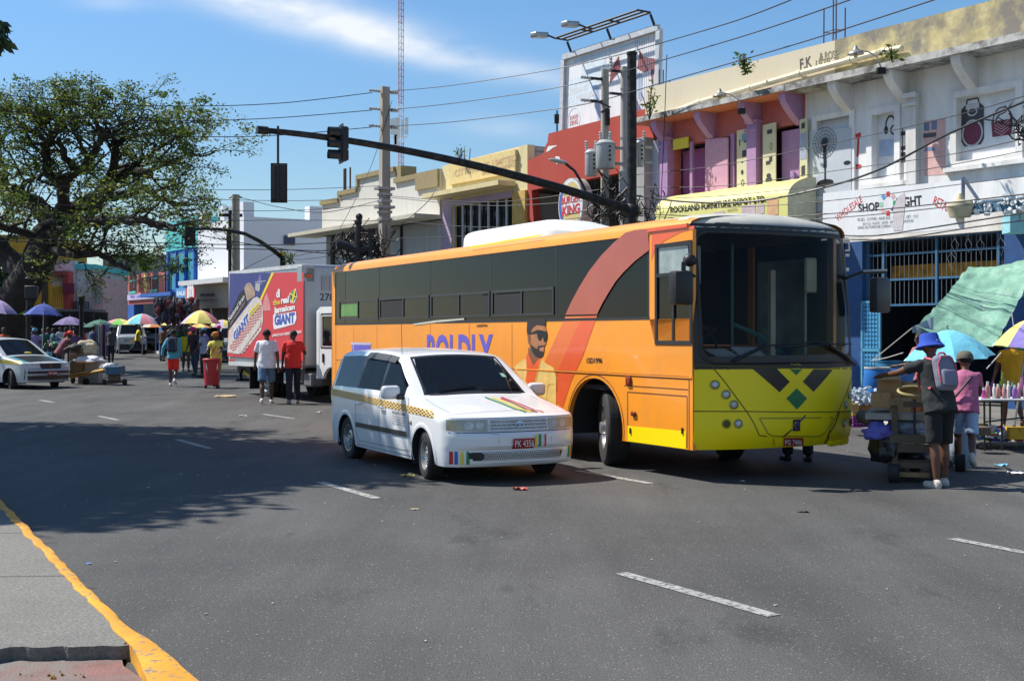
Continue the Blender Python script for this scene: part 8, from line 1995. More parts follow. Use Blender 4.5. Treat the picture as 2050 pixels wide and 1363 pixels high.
Pm=person('man in a blue bucket hat and black shorts pushing the loaded wooden cart',Vector((4.94,14.42,0)),R(15),1.74,17,((-4,3),(7,6)),((62,24,14),(52,4,24)),C_('charcoal',(0.022,0.025,0.027)),.62,C_('black',(0.012,0.013,0.015)),.98,M_('checked_canvas',(0.5,0.46,0.42),rough=.8,var=.5,scale=60),SK2,1,1.04,.0115,20,6,hands=True)
hat(Pm,'bucket',C_('royal_blue',(0.02,0.07,0.42)))
backpack('grey backpack with pink piping on the back of the man in the bucket hat',Pm,C_('grey_lilac',(0.20,0.20,0.27)),C_('pink_piping',(0.50,0.11,0.15)),.27,.42,.13)
mb=MB();q=Pm['hc']-Pm['fd']*.125+Pm['hu']*.06;mb.cbox(q,(.07,.006,.022),Euler((0,0,.35)));mb.build('hat_label',M_('faded_label',(.3,.36,.6)),Pm['root'],smooth=False)
Pw=person('person in a pink tee and denim shorts beside the bucket hat man',Vector((5.84,16.1,0)),R(-20),1.52,18,((20,18),(-14,44)),((30,10,40),(25,6,60)),C_('pink',(0.46,0.13,0.24)),.55,C_('pale_denim',(0.34,0.44,0.60)),.88,M_('cream_shoe',(0.55,0.50,0.42),rough=.6),SK2,1,1.06,.0125,30,12,hands=True)
hat(Pw,'beanie',C_('olive_grey',(0.12,0.11,0.08)))
mb=MB();s_=Pw['sp'];mb.tube([s_(1.0)+Vector((.13,-.03,0)),s_(.75)+Vector((.03,-.175,0)),s_(.3)+Vector((-.12,-.165,0)),s_(.05)+Vector((-.2,-.03,0))],.014,6,False);mb.build('bag_strap',BLK,Pw['root'])
person('person in a red, white and blue patterned shirt, mostly behind the light blue umbrella',gpt(1846,22.3,.14),R(40),1.62,6,arms=((20,10,60),(25,10,50)),shirt=M_('cloth_union',(0.5,0.2,0.22),rough=.9,var=.6,scale=9),bottom=C_('navy',(.03,.04,.09)),blen=1.9,shoes=BLK)
Py=person('person in a golden yellow tee and red headband behind the bottle table',gpt(2026,21.2,.14),R(-12),1.62,6,((24,10),(-14,40)),((18,14,30),(10,8,20)),C_('golden',(0.72,0.36,0.02)),.6,C_('dim_grey',(.08,.06,.06)),.5,None,SK2,1,1.02,.016)
mb=MB();mb.M=Matrix.Translation(Py['hc']+Py['hu']*.02);mb.lathe([(.100,0),(.106,.02),(.104,.045),(.096,.05)],20);mb.build('headband',C_('red_band',(.5,.03,.03)),Py['root'])
person('man in a white tee, denim shorts and white trainers by the truck',gnd(534,808),R(10),1.83,3,((-20,4),(16,10)),((16,14,14),(-16,12,10)),C_('white',(0.72,0.74,0.78)),.72,C_('denim',(0.10,0.19,0.30)),.92,M_('white_trainer',(0.6,0.6,0.62),rough=.5),SK,.985,1.12,.014,hands=True)
person('man in a red polo shirt and dark trousers beside the red truck advert',gnd(587,808),R(14),1.80,6,((-10,3),(12,12)),((10,10,14),(34,22,70)),C_('red',(0.62,0.025,0.02)),.62,C_('midnight',(0.012,0.016,0.03)),1.95,M_('grey_shoe',(0.2,0.2,0.2)),SK,.985,1.08,.014,45,16,hands=True)
Pc=person('person in a turquoise long sleeved top and red shorts walking away up the street',gnd(347,773),R(6),1.74,2,((4,2),(-6,40)),((-24,26,24),(10,6,20)),C_('turquoise',(0.08,0.34,0.46)),1.95,C_('bright_red',(0.72,0.03,0.02)),.98,M_('white_trainer',(0,0,0)),SK,1,1.0,.016)
backpack('navy backpack on the person in turquoise and red',Pc,C_('navy_pack',(0.03,0.04,0.07)),C_('grey_pipe',(.2,.22,.25)),.30,.46)
bp_=gnd(424,777)
Pb=person('boy in a yellow polo and orange scarf pushing the red bin',bp_+Vector((.02,.48,0)),PI,1.66,8,((10,6),(-12,14)),((34,10,40),(34,10,40)),C_('lemon',(0.66,0.60,0.12)),.6,C_('olive',(.3,.26,.06)),.9,BLK,SK,1,.98,.014,0,14)
hat(Pb,'beanie',C_('orange_scarf',(0.45,0.16,0.02)));face_on(Pb)
mb=MB();s_=Pb['sp'];mb.tube([s_(1.0)+Vector((-.12,.04,0)),s_(.6)+Vector((0,.16,0)),s_(.1)+Vector((.15,.13,0))],.012,6,False);mb.build('bag_strap',M_('brown_strap',(.12,.05,.03)),Pb['root'])
Pr=person('man in a red cap and maroon vest bent over the loaded handcart',gpt(118,42.5),R(-60),1.74,32,arms=((45,8,20),(40,8,20)),shirt=C_('maroon',(0.20,0.07,0.08)),sleeve=.12,bottom=C_('navy',(0,0,0)),blen=1.9,shoes=BLK,vox=.018,nod=10);hat(Pr,'cap',C_('cap_red',(0.75,0.05,0.03)))
person('person in a bright yellow jersey walking past the minivans',gpt(275,73),R(-70),1.74,10,((24,8),(-24,22)),((30,8,30),(-30,8,30)),C_('jersey_yellow',(0.70,0.58,0.02)),.5,C_('midnight',(0,0,0)),1.95,BLK)
crowd=(('purple top beside the dark signal post',152,50,(.16,.08,.18),20),('dark green top among the shaded stalls',88,53,(.02,.15,.09),160),('light blue hat under the blue umbrella',70,49,(.28,.22,.45),200),('navy top left of the clothes rack',182,56,(.05,.07,.14),-30),('white top carrying a blue bundle',176,60,(.42,.42,.48),60),('red top in the shade behind the red capped man',134,62,(.4,.03,.04),100),('dark grey suit right of the clothes rack',222,57,(.06,.06,.07),10),('black top and pink head scarf behind the yellow shirted boy',390,46,(.03,.02,.03),170),('mustard top right of the turquoise shirted walker',372,50,(.55,.45,.02),200),('pale blue top by the silver car',408,45,(.30,.36,.5),90),('brown top waiting under the pastel umbrellas',326,62,(.12,.06,.04),0),('rust top seated near the lilac umbrella',10,48,(.45,.08,.02),180),('teal top near the thin signal post',107,58,(.05,.2,.22),120),('dark top at the hanging goods',344,58,(.03,.03,.05),40))
for k,(t,px,Y,col,rz)in enumerate(crowd):
 P=person('person in a '+t if 'top' in t[:14]or 'suit' in t else 'person with a '+t,gpt(px,Y),R(rz),1.62+.05*(k%4),3+k%4*3,((6+k%3*5,6),(-8,14)),((10,12,30),(-6,10,40)),C_('crowd%d'%k,col),.6,C_('crowdb%d'%(k%3),((.02,.02,.03),(.04,.05,.08),(.07,.06,.05))[k%3]),1.9,BLK,vox=.03,group='shoppers in the shade down the street')
 if k==7:hat(P,'beanie',C_('hot_pink',(.65,.03,.2)))
 if k==2:hat(P,'beanie',C_('sky_hat',(.15,.4,.6)))
person('person in black trousers and shoes standing beyond the coach, only the legs showing',Vector((3.98,17.4,0)),R(8),1.72,2,((6,2),(-6,2)),fat=1.3,shirt=C_('charcoal',(0,0,0)),bottom=C_('midnight',(0,0,0)),blen=1.97,shoes=BLK,vox=.018)
def seated(label,loc,rz,col):return person(label,loc,rz,1.74,-4,((78,80),(78,80)),((42,8,40),(42,8,40)),C_('drv'+label[:9],col),.6,C_('midnight',(0,0,0)),1.9,BLK,vox=.02,sit=True)
p=BO+RV*.55+DV*1.12;seated('driver in a dark maroon shirt behind the wheel of the coach',Vector((p.x,p.y,1.0)),TH+PI,(.22,.05,.08))
p=CO+e1*(CW-.36)+Vector((-math.sin(CTH),math.cos(CTH),0))*2.02;seated('car driver in a pale shirt inside the white taxi',Vector((p.x,p.y,-.04)),CTH+PI,(.25,.25,.27))
def parasol(label,px,py,Y,r,hh,cols,rz=0,tilt=0,n=8,zoff=0,pole=True):
 c=at(px,py,Y);q=thing('umbrella',label,'umbrella',(c.x,c.y,gz(Y)+zoff),rz,'market umbrellas');z=c.z-gz(Y)-zoff;rot=Matrix.Rotation(R(tilt),4,'Y')
 for g_ in range(n):
  mb=MB();mb.M=Matrix.Translation((0,0,z))@rot
  def f(i,j):
   a=2*PI*(g_+i/5)/n;t=j/7;sc=1-.045*math.sin(PI*i/5)*t;rr_=r*t*sc*math.cos(PI/n)/math.cos(((i/5)-.5)*2*PI/n)
   return (rr_*math.cos(a),rr_*math.sin(a),-hh*(t**1.7)+.03*hh*math.sin(PI*i/5)*t)
  mb.grid(6,8,f);mb.build('canopy_panel',cloth('par%s'%(str(cols[g_%len(cols)])),cols[g_%len(cols)]),q,recalc=False,autos=60)
 mb=MB();mb.M=Matrix.Translation((0,0,z))@rot;mb.tube([(0,0,.07),(0,0,-z+.05)],.018,6)
 for g_ in range(n):a=2*PI*g_/n;mb.tube([(0,0,-.02),(r*.5*math.cos(a),r*.5*math.sin(a),-hh*.33),(r*math.cos(a),r*math.sin(a),-hh)],.006,4)
 mb.build('pole',GALV,q);return q
CY=(.16,.52,.66);YE=(.72,.62,.18);LI=(.42,.36,.55);PK=(.62,.22,.26);GR=(.20,.48,.10);OR=(.72,.3,.1)
parasol('light blue canvas umbrella over the stall behind the bucket hat man',1897,660,20.2,.71,.46,(CY,),10,6,8,.14)
parasol('yellow, violet and green umbrella at the right edge above the bottle table',2062,640,20.5,.52,.50,(YE,(.30,.24,.60),GR),3,-8,8,.14)
parasol('lilac umbrella at the left edge above the far taxi',-4,600,46,.78,.50,((.38,.30,.52),),0,4)
parasol('deep blue umbrella beside the square signal box',88,608,46,.68,.44,((.03,.06,.28),(.05,.09,.36)),20,3)
parasol('green and lilac umbrella squeezed between the lilac and blue ones',40,612,50,.6,.36,(GR,LI),0,0)
parasol('pink and green umbrella top above the left minivan',238,638,70,.95,.35,(PK,GR,YE),10)
parasol('blue, yellow and pink umbrella above the two minivans',285,628,68,1.0,.58,(PK,LI,YE,CY),30)
parasol('yellow and lilac umbrella left of the biggest pastel one',352,628,66,.95,.62,(LI,YE,YE),50)
parasol('biggest pastel umbrella, yellow, grey lilac and pink, nearest the box truck',402,621,62,1.0,.68,(PK,LI,YE,YE),15)
parasol('low yellow umbrella below the biggest pastel one',400,648,60,.55,.2,(YE,OR),0)
parasol('faded red and cream umbrella between the hanging goods and the silver minivan',312,640,72,.9,.45,(OR,(.5,.45,.35)),25)
parasol('dark green umbrella in the shade behind the clothes rack',200,640,66,.9,.4,((.03,.12,.08),(.05,.16,.1)),5)
parasol('faded violet umbrella behind the thin signal post',140,634,60,.85,.4,((.16,.12,.26),(.2,.16,.3)),40)
parasol('pale yellow umbrella at the far edge of the truck',446,640,64,.8,.4,(YE,LI),60)
src_=[o for o in COL.objects if o.get('group')=='shoppers in the shade down the street']
for k,(px,Y,t)in enumerate(((62,52,'rearmost shopper left of the square signal box'),(30,50,'shopper close to the big tree trunk'),(98,60,'shopper standing behind the handcart crates'),(120,66,'shopper deep in the shade under the violet umbrella'),(146,64,'shopper right under the thin signal post box'),(196,70,'shopper before the dark green umbrella'),(168,58,'shopper bending near the white bags'),(208,64,'shopper looking through the long garments'),(360,64,'shopper below the big pastel umbrella'),(336,70,'shopper below the hanging goods'),(384,56,'shopper behind the person with the pink head scarf'),(414,52,'shopper right behind the boy with the bin'),(440,58,'shopper squeezed beside the box truck'))):
 c=copy_tree(src_[(k*5+3)%len(src_)]);c.location=gpt(px,Y);c.rotation_euler=(0,0,k*1.3);c['label']=t
for k,(px,Y,w)in enumerate(((40,51,1.6),(104,56,1.5),(150,60,1.6),(348,62,1.4),(380,59,1.3))):
 p=gpt(px,Y);mb=MB();mb.box(p.x-w/2,p.x+w/2,p.y,p.y+.8,p.z+.72,p.z+.78)
 for dx in (-w/2,w/2-.06):mb.box(p.x+dx,p.x+dx+.06,p.y,p.y+.06,p.z,p.z+.719)
 q=thing('stall_table',('stall table by the big trunk','stall table behind the handcart','stall table under the thin signal post','stall table below the yellow and lilac umbrella','stall table below the biggest pastel umbrella')[k]+', heaped with goods','table');mb.build('table',BLK2,q,smooth=False);mb=MB();r2=random.Random(k)
 for i in range(60):mb.m=i%5;mb.cbox((p.x+r2.uniform(-.45,.45)*w,p.y+r2.uniform(.05,.7),p.z+.82+abs(r2.gauss(0,.12))),(.18,.14,.12),Euler((r2.random(),r2.random(),r2.random()*3)))
 mb.build('goods_heap',[C_('sg%d'%i,c)for i,c in enumerate(((.35,.06,.05),(.4,.35,.1),(.06,.12,.3),(.35,.35,.36),(.08,.2,.1)))],q,smooth=False)
rr=random.Random(12);mb=MB()
for i in range(520):p=at(rr.uniform(312,395),rr.uniform(602,646),64+rr.uniform(-1,1));mb.sphere(p,(rr.uniform(.05,.16),.1,rr.uniform(.08,.26)),7,5)
n_=len(mb.f);mb.mi=[(i//30)%5 for i in range(n_)]
tag(mb.build('hanging_goods',[C_('g0',(.05,.05,.06)),C_('g1',(.12,.02,.03)),C_('g2',(.22,.22,.24)),C_('g3',(.03,.04,.08)),C_('g4',(.05,.04,.04))]),'dense cluster of bags and clothes hanging outside the shops under the picture banner','goods',kind='stuff')
q=thing('clothes_rack','rack of long white and lavender garments in the shade left of the minivan','clothes rack');mb=MB();a=gpt(188,58);b=gpt(220,58);mb.tube([a,a+Vector((0,0,1.9)),b+Vector((0,0,1.9)),b],.03,6);mb.build('rail',GALV,q)
for k,(x,w,c)in enumerate(((191,10,(.40,.42,.46)),(200,12,(.50,.52,.56)),(208,4,(.3,.03,.1)),(214,9,(.28,.32,.60)))):
 mb=MB();p=gpt(x,58);W_=w/FP*58/2;mb.grid(9,6,lambda i,j:(p.x+W_*(i/4-1)*(1.1-.15*j/5),p.y+.08*math.sin(i*1.9),p.z+.35+1.5*j/5));mb.build('garment',C_('gar%d'%k,c),q,recalc=False)
q=thing('wheeled_bin','tall red plastic bin with white bottle prints on small wheels','bin',bp_,0);mb=MB()
mb.lathe([(.20,.09),(.215,.10),(.235,.45),(.255,.82),(.275,.84),(.275,.88),(.26,.90),(.24,.90),(.235,.86),(.01,.85)],28);mb.build('body',M_('bin_red',(0.42,0.02,0.025),rough=.45,dirt=.2),q)
mb=MB()
for a0 in (-115,-35):
 vs=[];pr=[(.028,.28),(.034,.30),(.034,.44),(.028,.50),(.034,.56),(.014,.68),(.014,.74)]
 for (w,z)in pr:
  R0=.203+(z-.1)*.072;
  for s in (-1,1):a=R(a0)+s*w/R0;vs.append((R0*1.02*math.cos(a),R0*1.02*math.sin(a),z))
 mb.add(vs,[(2*i,2*i+1,2*i+3,2*i+2)for i in range(len(pr)-1)])
mb.build('bottle_print',WHT,q,smooth=False,recalc=False)
for x in (-.17,.17):mb=MB();mb.cyl((x-.03,-.05,.05),(x+.03,-.05,.05),.05,12);mb.build('wheel',TYRE,q)
WD=M_('raw_wood',(0.30,0.19,0.09),rough=.85,var=.3,scale=3,dirt=.4,dcol=(.1,.07,.05),streak=True);WD2=M_('old_wood',(0.13,0.095,0.065),rough=.9,var=.3,scale=4,dirt=.4,dcol=(.05,.04,.03))
def smallwheel(par,c,r,w,ax=(1,0,0),m=None):mb=MB();c=Vector(c);ax=Vector(ax).normalized();mb.tube([c-ax*w/2,c-ax*w*.4,c+ax*w*.4,c+ax*w/2],[r*.85,r,r,r*.85],18);mb.build('wheel',m or TYRE,par)
q=thing('wagon','low wooden plank wagon with a blue front box and small wheels on the road','cart');g=gnd(212,771);Yg=g.y
pt=lambda x,y,dy=0:at(x,y,Yg+dy)
mb=MB();a=pt(140,754,.5);b=pt(222,738,0);mb.tube([a,b],.06,4);mb.tube([a+Vector((0,.5,.01)),b+Vector((0,.5,.01))],.06,4);mb.cbox(a.lerp(b,.5)+Vector((0,.25,.05)),((b-a).length,.6,.04),Euler((0,-math.atan2(b.z-a.z,b.x-a.x),0)));mb.build('plank',M_('amber_wood',(0.42,0.24,0.06),rough=.8,var=.25,dirt=.3),q,smooth=False)
mb=MB();c=pt(229,740,.1);mb.bevbox(c.x-.22,c.x+.24,c.y-.25,c.y+.35,c.z-.15,c.z+.12,.02,1);mb.build('box',M_('worn_blue',(0.05,0.13,0.22),rough=.7,dirt=.5),q)
mb=MB();mb.cbox(pt(229,755,.1),(.30,.3,.22));mb.tube([pt(207,764,.1),pt(252,764,.1)],.045,6);mb.tube([pt(225,738),pt(247,733)],.03,5);mb.tube([pt(234,735),pt(234,727)],.015,5);mb.build('axle',WD2,q,smooth=False)
for x in (208,250):smallwheel(q,pt(x,765,.1),.10,.10)
smallwheel(q,pt(172,764,.6),.11,.10,(.3,1,0))
q=thing('handcart','handcart stacked with wooden crates and black bundles in front of the red capped man','cart');Yh=40.5;ph=lambda x,y,dy=0:at(x,y,Yh+dy)
for k,(x0,x1,y0,y1,m_)in enumerate(((140,165,724,752,WD2),(138,166,708,723,WD),(142,162,697,707,WD2))):mb=MB();a=ph(x0,y1);b=ph(x1,y0);mb.box(a.x,b.x,a.y,a.y+.5,a.z,b.z);[mb.box(a.x-.01,b.x+.01,a.y-.02,a.y-.001,a.z+(b.z-a.z)*f,a.z+(b.z-a.z)*f+.02)for f in (.25,.6)];mb.build('crate',m_,q,smooth=False)
mb=MB();mb.sphere(ph(150,695),(.22,.2,.10),10,7);mb.tube([ph(128,700),ph(150,688),ph(165,692)],.03,5);mb.build('bundle',BLK,q);smallwheel(q,ph(146,760),.12,.08);smallwheel(q,ph(162,758,.5),.12,.08)
def lump(name,label,cat,c,r,m,seed=1,am=.35,group=None,fr=3.0):
 mb=MB();mb.sphere((0,0,0),1,28,18);mb.v=[Vector((v.x*r[0],v.y*r[1],v.z*r[2]))*(1+am*noise.noise(v*fr*.6+Vector((seed,0,0)))+am*.5*abs(noise.noise(v*fr*2+Vector((0,seed,0)))))for v in mb.v]
 for v in mb.v:v.z=max(v.z,-r[2]*.75)
 o=mb.build(name,m,autos=60);o.location=c;return tag(o,label,cat,group)
SACK=M_('sack_cream',(0.50,0.44,0.30),rough=.8,var=.15,bump=.4);PLW=M_('white_plastic',(0.58,0.60,0.64),rough=.3,var=.15,scale=6,coat=.4);BLACKP=M_('black_plastic_bag',(0.02,0.02,0.024),rough=.35)
lump('sack','large cream sack spilling yellow plastic beside the handcart','sack',ph(172,698,.6),(.36,.35,.26),SACK,3);lump('plastic_bag','heap of white plastic bags on the box beside the handcart','bag',ph(176,720,.1),(.40,.3,.13),PLW,5,.5);lump('plastic_bag','white plastic bag lying on the plank wagon','bag',pt(218,733,.3),(.24,.2,.09),PLW,6,.5)
mb=MB();a=ph(152,752);b=ph(192,726);mb.box(a.x,b.x,a.y+.2,a.y+.7,gz(Yh),b.z);solo('cardboard_box','grey box with an orange corner under the white plastic bags','box',mb,M_('pale_carton',(0.36,0.33,0.30)),smooth=False)
CARD=mat('cardboard',(0.42,0.25,0.11),rough=.85,var=.12,scale=4,dirt=.25,dcol=(.25,.14,.06));BARB=M_('barrel_blue',(0.02,0.16,0.50),rough=.35,var=.06,dirt=.2);BART=M_('barrel_teal',(0.02,0.14,0.26),rough=.4,dirt=.2)
for k,(px,pt_,Y,m_,lab,hh)in enumerate(((1757,738,23.6,BARB,'blue plastic barrel nearest the coach with a white rim',.9),(1806,741,23.9,BARB,'blue plastic barrel right of the white rimmed one, half behind the cartons',.9),(1780,725,25.5,BART,'dark teal barrel standing behind the two blue barrels',.92))):
 top=at(px,pt_,Y);zb=.14;r=28/FP*Y;H_=top.z-zb;q=thing('barrel',lab,'barrel',(top.x,top.y,zb),0,'plastic barrels by the blue gate');mb=MB()
 mb.lathe([(r*.9,0),(r*.96,.04),(r,.25*H_),(r*1.02,.5*H_),(r,.62*H_),(r*.985,.63*H_),(r,.64*H_),(r*.97,.86*H_),(r*.9,H_-.02),(r*.88,H_)],30);mb.build('drum',m_,q,autos=50)
 mb=MB();mb.lathe([(r*.88,H_+.001),(r*.93,H_+.004),(r*.93,H_+.03),(r*.86,H_+.03),(r*.84,H_-.03)],30);mb.build('rim',M_('barrel_rim',(.5,.5,.48))if k==0 else m_,q)
def carton(label,x0,x1,y0,y1,Y,dep,rz=0,m=CARD,open_=False,name='cardboard_box',cat='box'):
 a=at(x0,y1,Y);b=at(x1,y0,Y);w,h_=b.x-a.x,b.z-a.z;q=thing(name,label,cat,a,R(rz));mb=MB();mb.bevbox(0,w,0,dep,0,h_,.006,1);mb.build('box',m,q,smooth=False)
 mb=MB();mb.box(w*.46,w*.54,-.002,dep+.002,h_-.003,h_+.002);mb.box(w*.46,w*.54,-.003,-.001,h_*.7,h_+.002);mb.build('tape',M_('tape_brown',(.30,.17,.07),rough=.3),q,smooth=False)
 if open_:mb=MB();mb.cbox((w*.5,-.06,h_+.02),(w,.14,.006),Euler((.5,0,0)));mb.cbox((w+.05,dep/2,h_+.03),(.12,dep,.006),Euler((0,-.6,0)));mb.build('flap',m,q,smooth=False)
 return q,w,h_
YC=15.25
SWP=at(1832,900,14.85);SWA=R(-19)
carton('largest brown carton on top of the cart, nearest the coach',1756,1800,757,797,YC+.3,.42,-19,open_=True)
carton('open carton on top of the cart beside the hand of the bucket hat man',1798,1862,772,812,YC+.35,.4,-19,open_=True)
carton('low carton with faded lettering at the left corner of the cart',1744,1780,786,817,YC,.42,-19)
carton('carton behind the front rail of the cart',1779,1822,797,826,YC+.05,.40,-19)
q,w,h_=carton('carton with an orange printed label on the cart beside the black shorts',1822,1866,803,832,YC,.40,-19)
mb=MB();mb.box(w*.1,w*.8,-.004,-.0015,h_*.28,h_*.62);mb.build('label',M_('label_orange',(.68,.16,.05)),q,smooth=False);mb=MB();put_text(mb,'OOOUC',[(w*.42,h_*.34),(w*.76,h_*.36),(w*.76,h_*.56),(w*.42,h_*.54)],lambda u,v,d:(u,-.004-d,v),.002,.02);mb.build('label_print',BLK,q,smooth=False,recalc=False)
q=thing('wooden_handcart','rough wooden handcart on small black wheels loaded with cartons','cart',SWP-Matrix.Rotation(SWA,3,'Z')@SWP,SWA);Yc=14.85;pc_=lambda x,y,dy=0:at(x,y,Yc+dy)
mb=MB()
for x in (1793,1868):a=pc_(x,958);b=pc_(x,802);mb.box(a.x-.035,a.x+.035,a.y,a.y+.07,a.z,b.z)
mb.build('post',WD2,q,smooth=False)
for nm,x0,x1,y0,y1,dy,m_ in (('rail',1786,1876,870,888,-.05,WD2),('rail',1786,1876,889,906,-.04,WD2),('rail',1797,1864,925,937,.02,WD2),('rail',1790,1872,946,955,-.03,WD),('shelf_edge',1784,1812,801,812,-.06,WD),('shelf_edge',1812.2,1866,804,815,-.05,WD2)):
 mb=MB();a=pc_(x0,y1,dy);b=pc_(x1,y0,dy);mb.box(a.x,b.x,a.y,a.y+.05,a.z,b.z);mb.build(nm,m_,q,smooth=False)
mb=MB();a=pc_(1744,835);b=pc_(1876,829);mb.box(a.x-.05,b.x,a.y+.06,a.y+1.3,a.z-.04,a.z+.03);mb.build('upper_deck',M_('deck_pale',(.36,.33,.28),rough=.8,dirt=.4),q,smooth=False)
mb=MB();a=pc_(1775,940);mb.box(a.x,pc_(1876,940).x,a.y+.08,a.y+1.6,.20,.26);mb.box(a.x+.1,a.x+.2,a.y+.3,a.y+1.9,.10,.2);mb.box(a.x+.5,a.x+.6,a.y+.3,a.y+1.9,.1,.2);mb.build('lower_deck',WD2,q,smooth=False)
for (x,y,dy,r)in ((1792,950,-.02,.11),(1872,950,-.02,.11),(1763,928,1.3,.12),(1838,925,1.5,.11)):c=pc_(x,y,dy);smallwheel(q,(c.x,c.y,r),r,.13)
mb=MB()
for x in (1793,1868):a=pc_(x,958);mb.tube([(a.x,a.y+.1,.5),(a.x,a.y+1.2,.5)],.03,5);mb.tube([(a.x,a.y+1.2,.2),(a.x,a.y+1.2,.98)],.03,5)
mb.build('frame',WD2,q)
mb=MB();mb.tube([pc_(1832,800,-.02),pc_(1832,868,-.02)],.016,6);mb.build('iron_bar',BLK,q)
mb=MB();c=pc_(1832,783,-.1);mb.tube([(c.x+.20*math.cos(a),c.y+.12*math.sin(a),c.z+.05*math.sin(a))for a in [2*PI*i/24 for i in range(25)]],.016,6,False);solo('hoop','loose pale cane hoop hanging on the cart under the outstretched hand','hoop',mb,M_('cane',(.46,.36,.14),rough=.6))
mb=MB();c=pc_(1755,843,.3);mb.tube([c,c+Vector((.08,.9,0))],.085,18)
for r in (.065,.045,.025):mb.tube([c+Vector((r*math.cos(t),-.004,r*math.sin(t)))for t in [2*PI*i/18 for i in range(19)]],.006,4,False)
solo('carpet_roll','small rolled grey carpet sticking out of the cart','roll',mb,M_('carpet_grey',(.12,.11,.11),rough=.95))
lump('cloth_bundle','violet blue cloth bundle hanging from the left side of the cart','cloth',pc_(1760,866,.2),(.16,.16,.11),C_('violet_cloth',(.12,.12,.42)),4,.5)
lump('plastic_bag','black plastic sheet sagging under the left side of the cart','bag',pc_(1772,895,.35),(.15,.3,.24),BLACKP,8,.4)
lump('plastic_bag','pale blue plastic bag on the middle shelf of the cart','bag',pc_(1815,855,.35),(.24,.2,.12),M_('pale_bag',(.28,.33,.45),rough=.35,var=.2),9,.4)
lump('plastic_bag','lilac patterned bag behind the iron bar of the cart','bag',pc_(1838,843,.5),(.25,.2,.12),M_('lilac_bag',(.30,.20,.34),rough=.5,var=.5,scale=14),10,.4)
lump('plastic_bag','dark bag on the lower deck of the cart','bag',pc_(1825,915,.5),(.30,.3,.15),BLACKP,11,.3)
s=gnd(1940,945);lump('sack','pale blue woven sack standing behind the pink shirted person','sack',s+Vector((.1,.6,.25)),(.20,.18,.34),C_('sack_blue',(.24,.30,.38)),12,.25);lump('sack','white plastic sack between the legs of the two walkers','sack',gnd(1915,935)+Vector((-.05,.55,.2)),(.16,.16,.28),PLW,13,.3)
mb=MB();rr=random.Random(4);base=at(1724,800,21.8)
for i in range(150):a=base+Vector((rr.gauss(0,.12),rr.gauss(0,.14),abs(rr.gauss(0,.10))-.05));d=Vector((rr.gauss(0,1),rr.gauss(0,1),rr.gauss(0,.6))).normalized()*.07;mb.tube([a,a+d,a+d*1.5],[.03,.03,.012],6)
tag(mb.build('bottle_heap',M_('clear_bottle',(.50,.58,.66),rough=.15,var=.35,scale=20,coat=1),None),'heap of crushed clear plastic bottles on a carton beside the barrels','bottles',kind='stuff')
carton('orange brown carton under the bottle heap',1722,1746,806,833,21.6,.3,0,M_('carton_dark',(.36,.16,.05)));carton('amber plastic tub beside the orange brown carton',1707,1721,808,833,21.6,.3,0,M_('amber_tub',(.50,.30,.08),rough=.4),name='plastic_tub',cat='tub')
q=thing('crate','purple plastic crate on the kerb beside the coach','crate');mb=MB();a=at(1708,857,21.6);b=at(1750,834,21.6);H_=(b.z-.15);w=b.x-a.x
for z in (0,.33,.66,.93):mb.box(a.x,b.x,a.y,a.y+.3,.15+H_*z,.15+H_*(z+.12 if z<.9 else 1.0))
for i in range(7):x=a.x+w*i/6;mb.box(x-.008+(.008 if i==0 else 0),x+.008-(.008 if i==6 else 0),a.y+.003,a.y+.297,.15,.15+H_*.96)
mb.build('shell',M_('crate_purple',(.30,.03,.34),rough=.4),q,smooth=False)
q=thing('folding_table','white topped folding table of toiletries at the right edge','table');Yt=18.6;zt_=.80;xa=(1962-CX)/FP*Yt;xb=(2120-CX)/FP*Yt
mb=MB();mb.bevbox(xa,xb,Yt,Yt+.65,zt_-.03,zt_,.01,1);mb.build('top',M_('table_top',(.62,.63,.64),rough=.4),q,smooth=False)
for x0 in (xa+.10,xa+.36,xb-.2):
 mb=MB();mb.tube([(x0,Yt+.08,.02),(x0+(.0 if x0>xa+.2 else -.0),Yt+.10,zt_-.03)],.015,6);mb.tube([(x0,Yt+.55,.02),(x0,Yt+.55,zt_-.03)],.015,6);mb.build('leg',BLK,q)
mb=MB();mb.tube([(xa+.1,Yt+.1,.45),(xb-.2,Yt+.1,.55)],.012,5);mb.build('brace',BLK,q)
bc=((.6,.1,.35),(.6,.25,.25),(.65,.62,.62),(.62,.3,.25),(.6,.28,.28),(.66,.66,.68),(.35,.15,.5),(.6,.25,.28),(.15,.35,.5),(.7,.4,.03),(.45,.5,.05),(.05,.1,.35),(.06,.25,.6),(.6,.6,.1),(.7,.2,.05),(.1,.4,.5))
wd_=('magenta','salmon','white','coral','rose','second white','violet','dusty pink','steel blue','orange','lime','navy','bright blue','yellow','red orange','teal')
for k,c in enumerate(bc):
 x=xa+.10+k*.078;hgt=(.19,.22,.24)[k%3];q=thing('toiletry_bottle','%s plastic bottle in the row on the white topped table'%wd_[k],'bottle',(x,Yt+.12+.05*(k%2),zt_),0,'bottles on the folding table');q.scale=(1+.25*math.sin(k*2.3),1,.85+.3*abs(math.sin(k*1.7)))
 mb=MB();mb.lathe([(.028,0),(.033,.01),(.034,hgt*.55),(.026,hgt*.75),(.013,hgt*.8)],14);mb.build('bottle',M_('bottle_%d'%k,c,rough=.3,var=.1),q);mb=MB();mb.lathe([(.014,hgt*.801),(.016,hgt*.81),(.015,hgt),(.001,hgt)],12);mb.build('cap',WHT,q)
rr=random.Random(8)
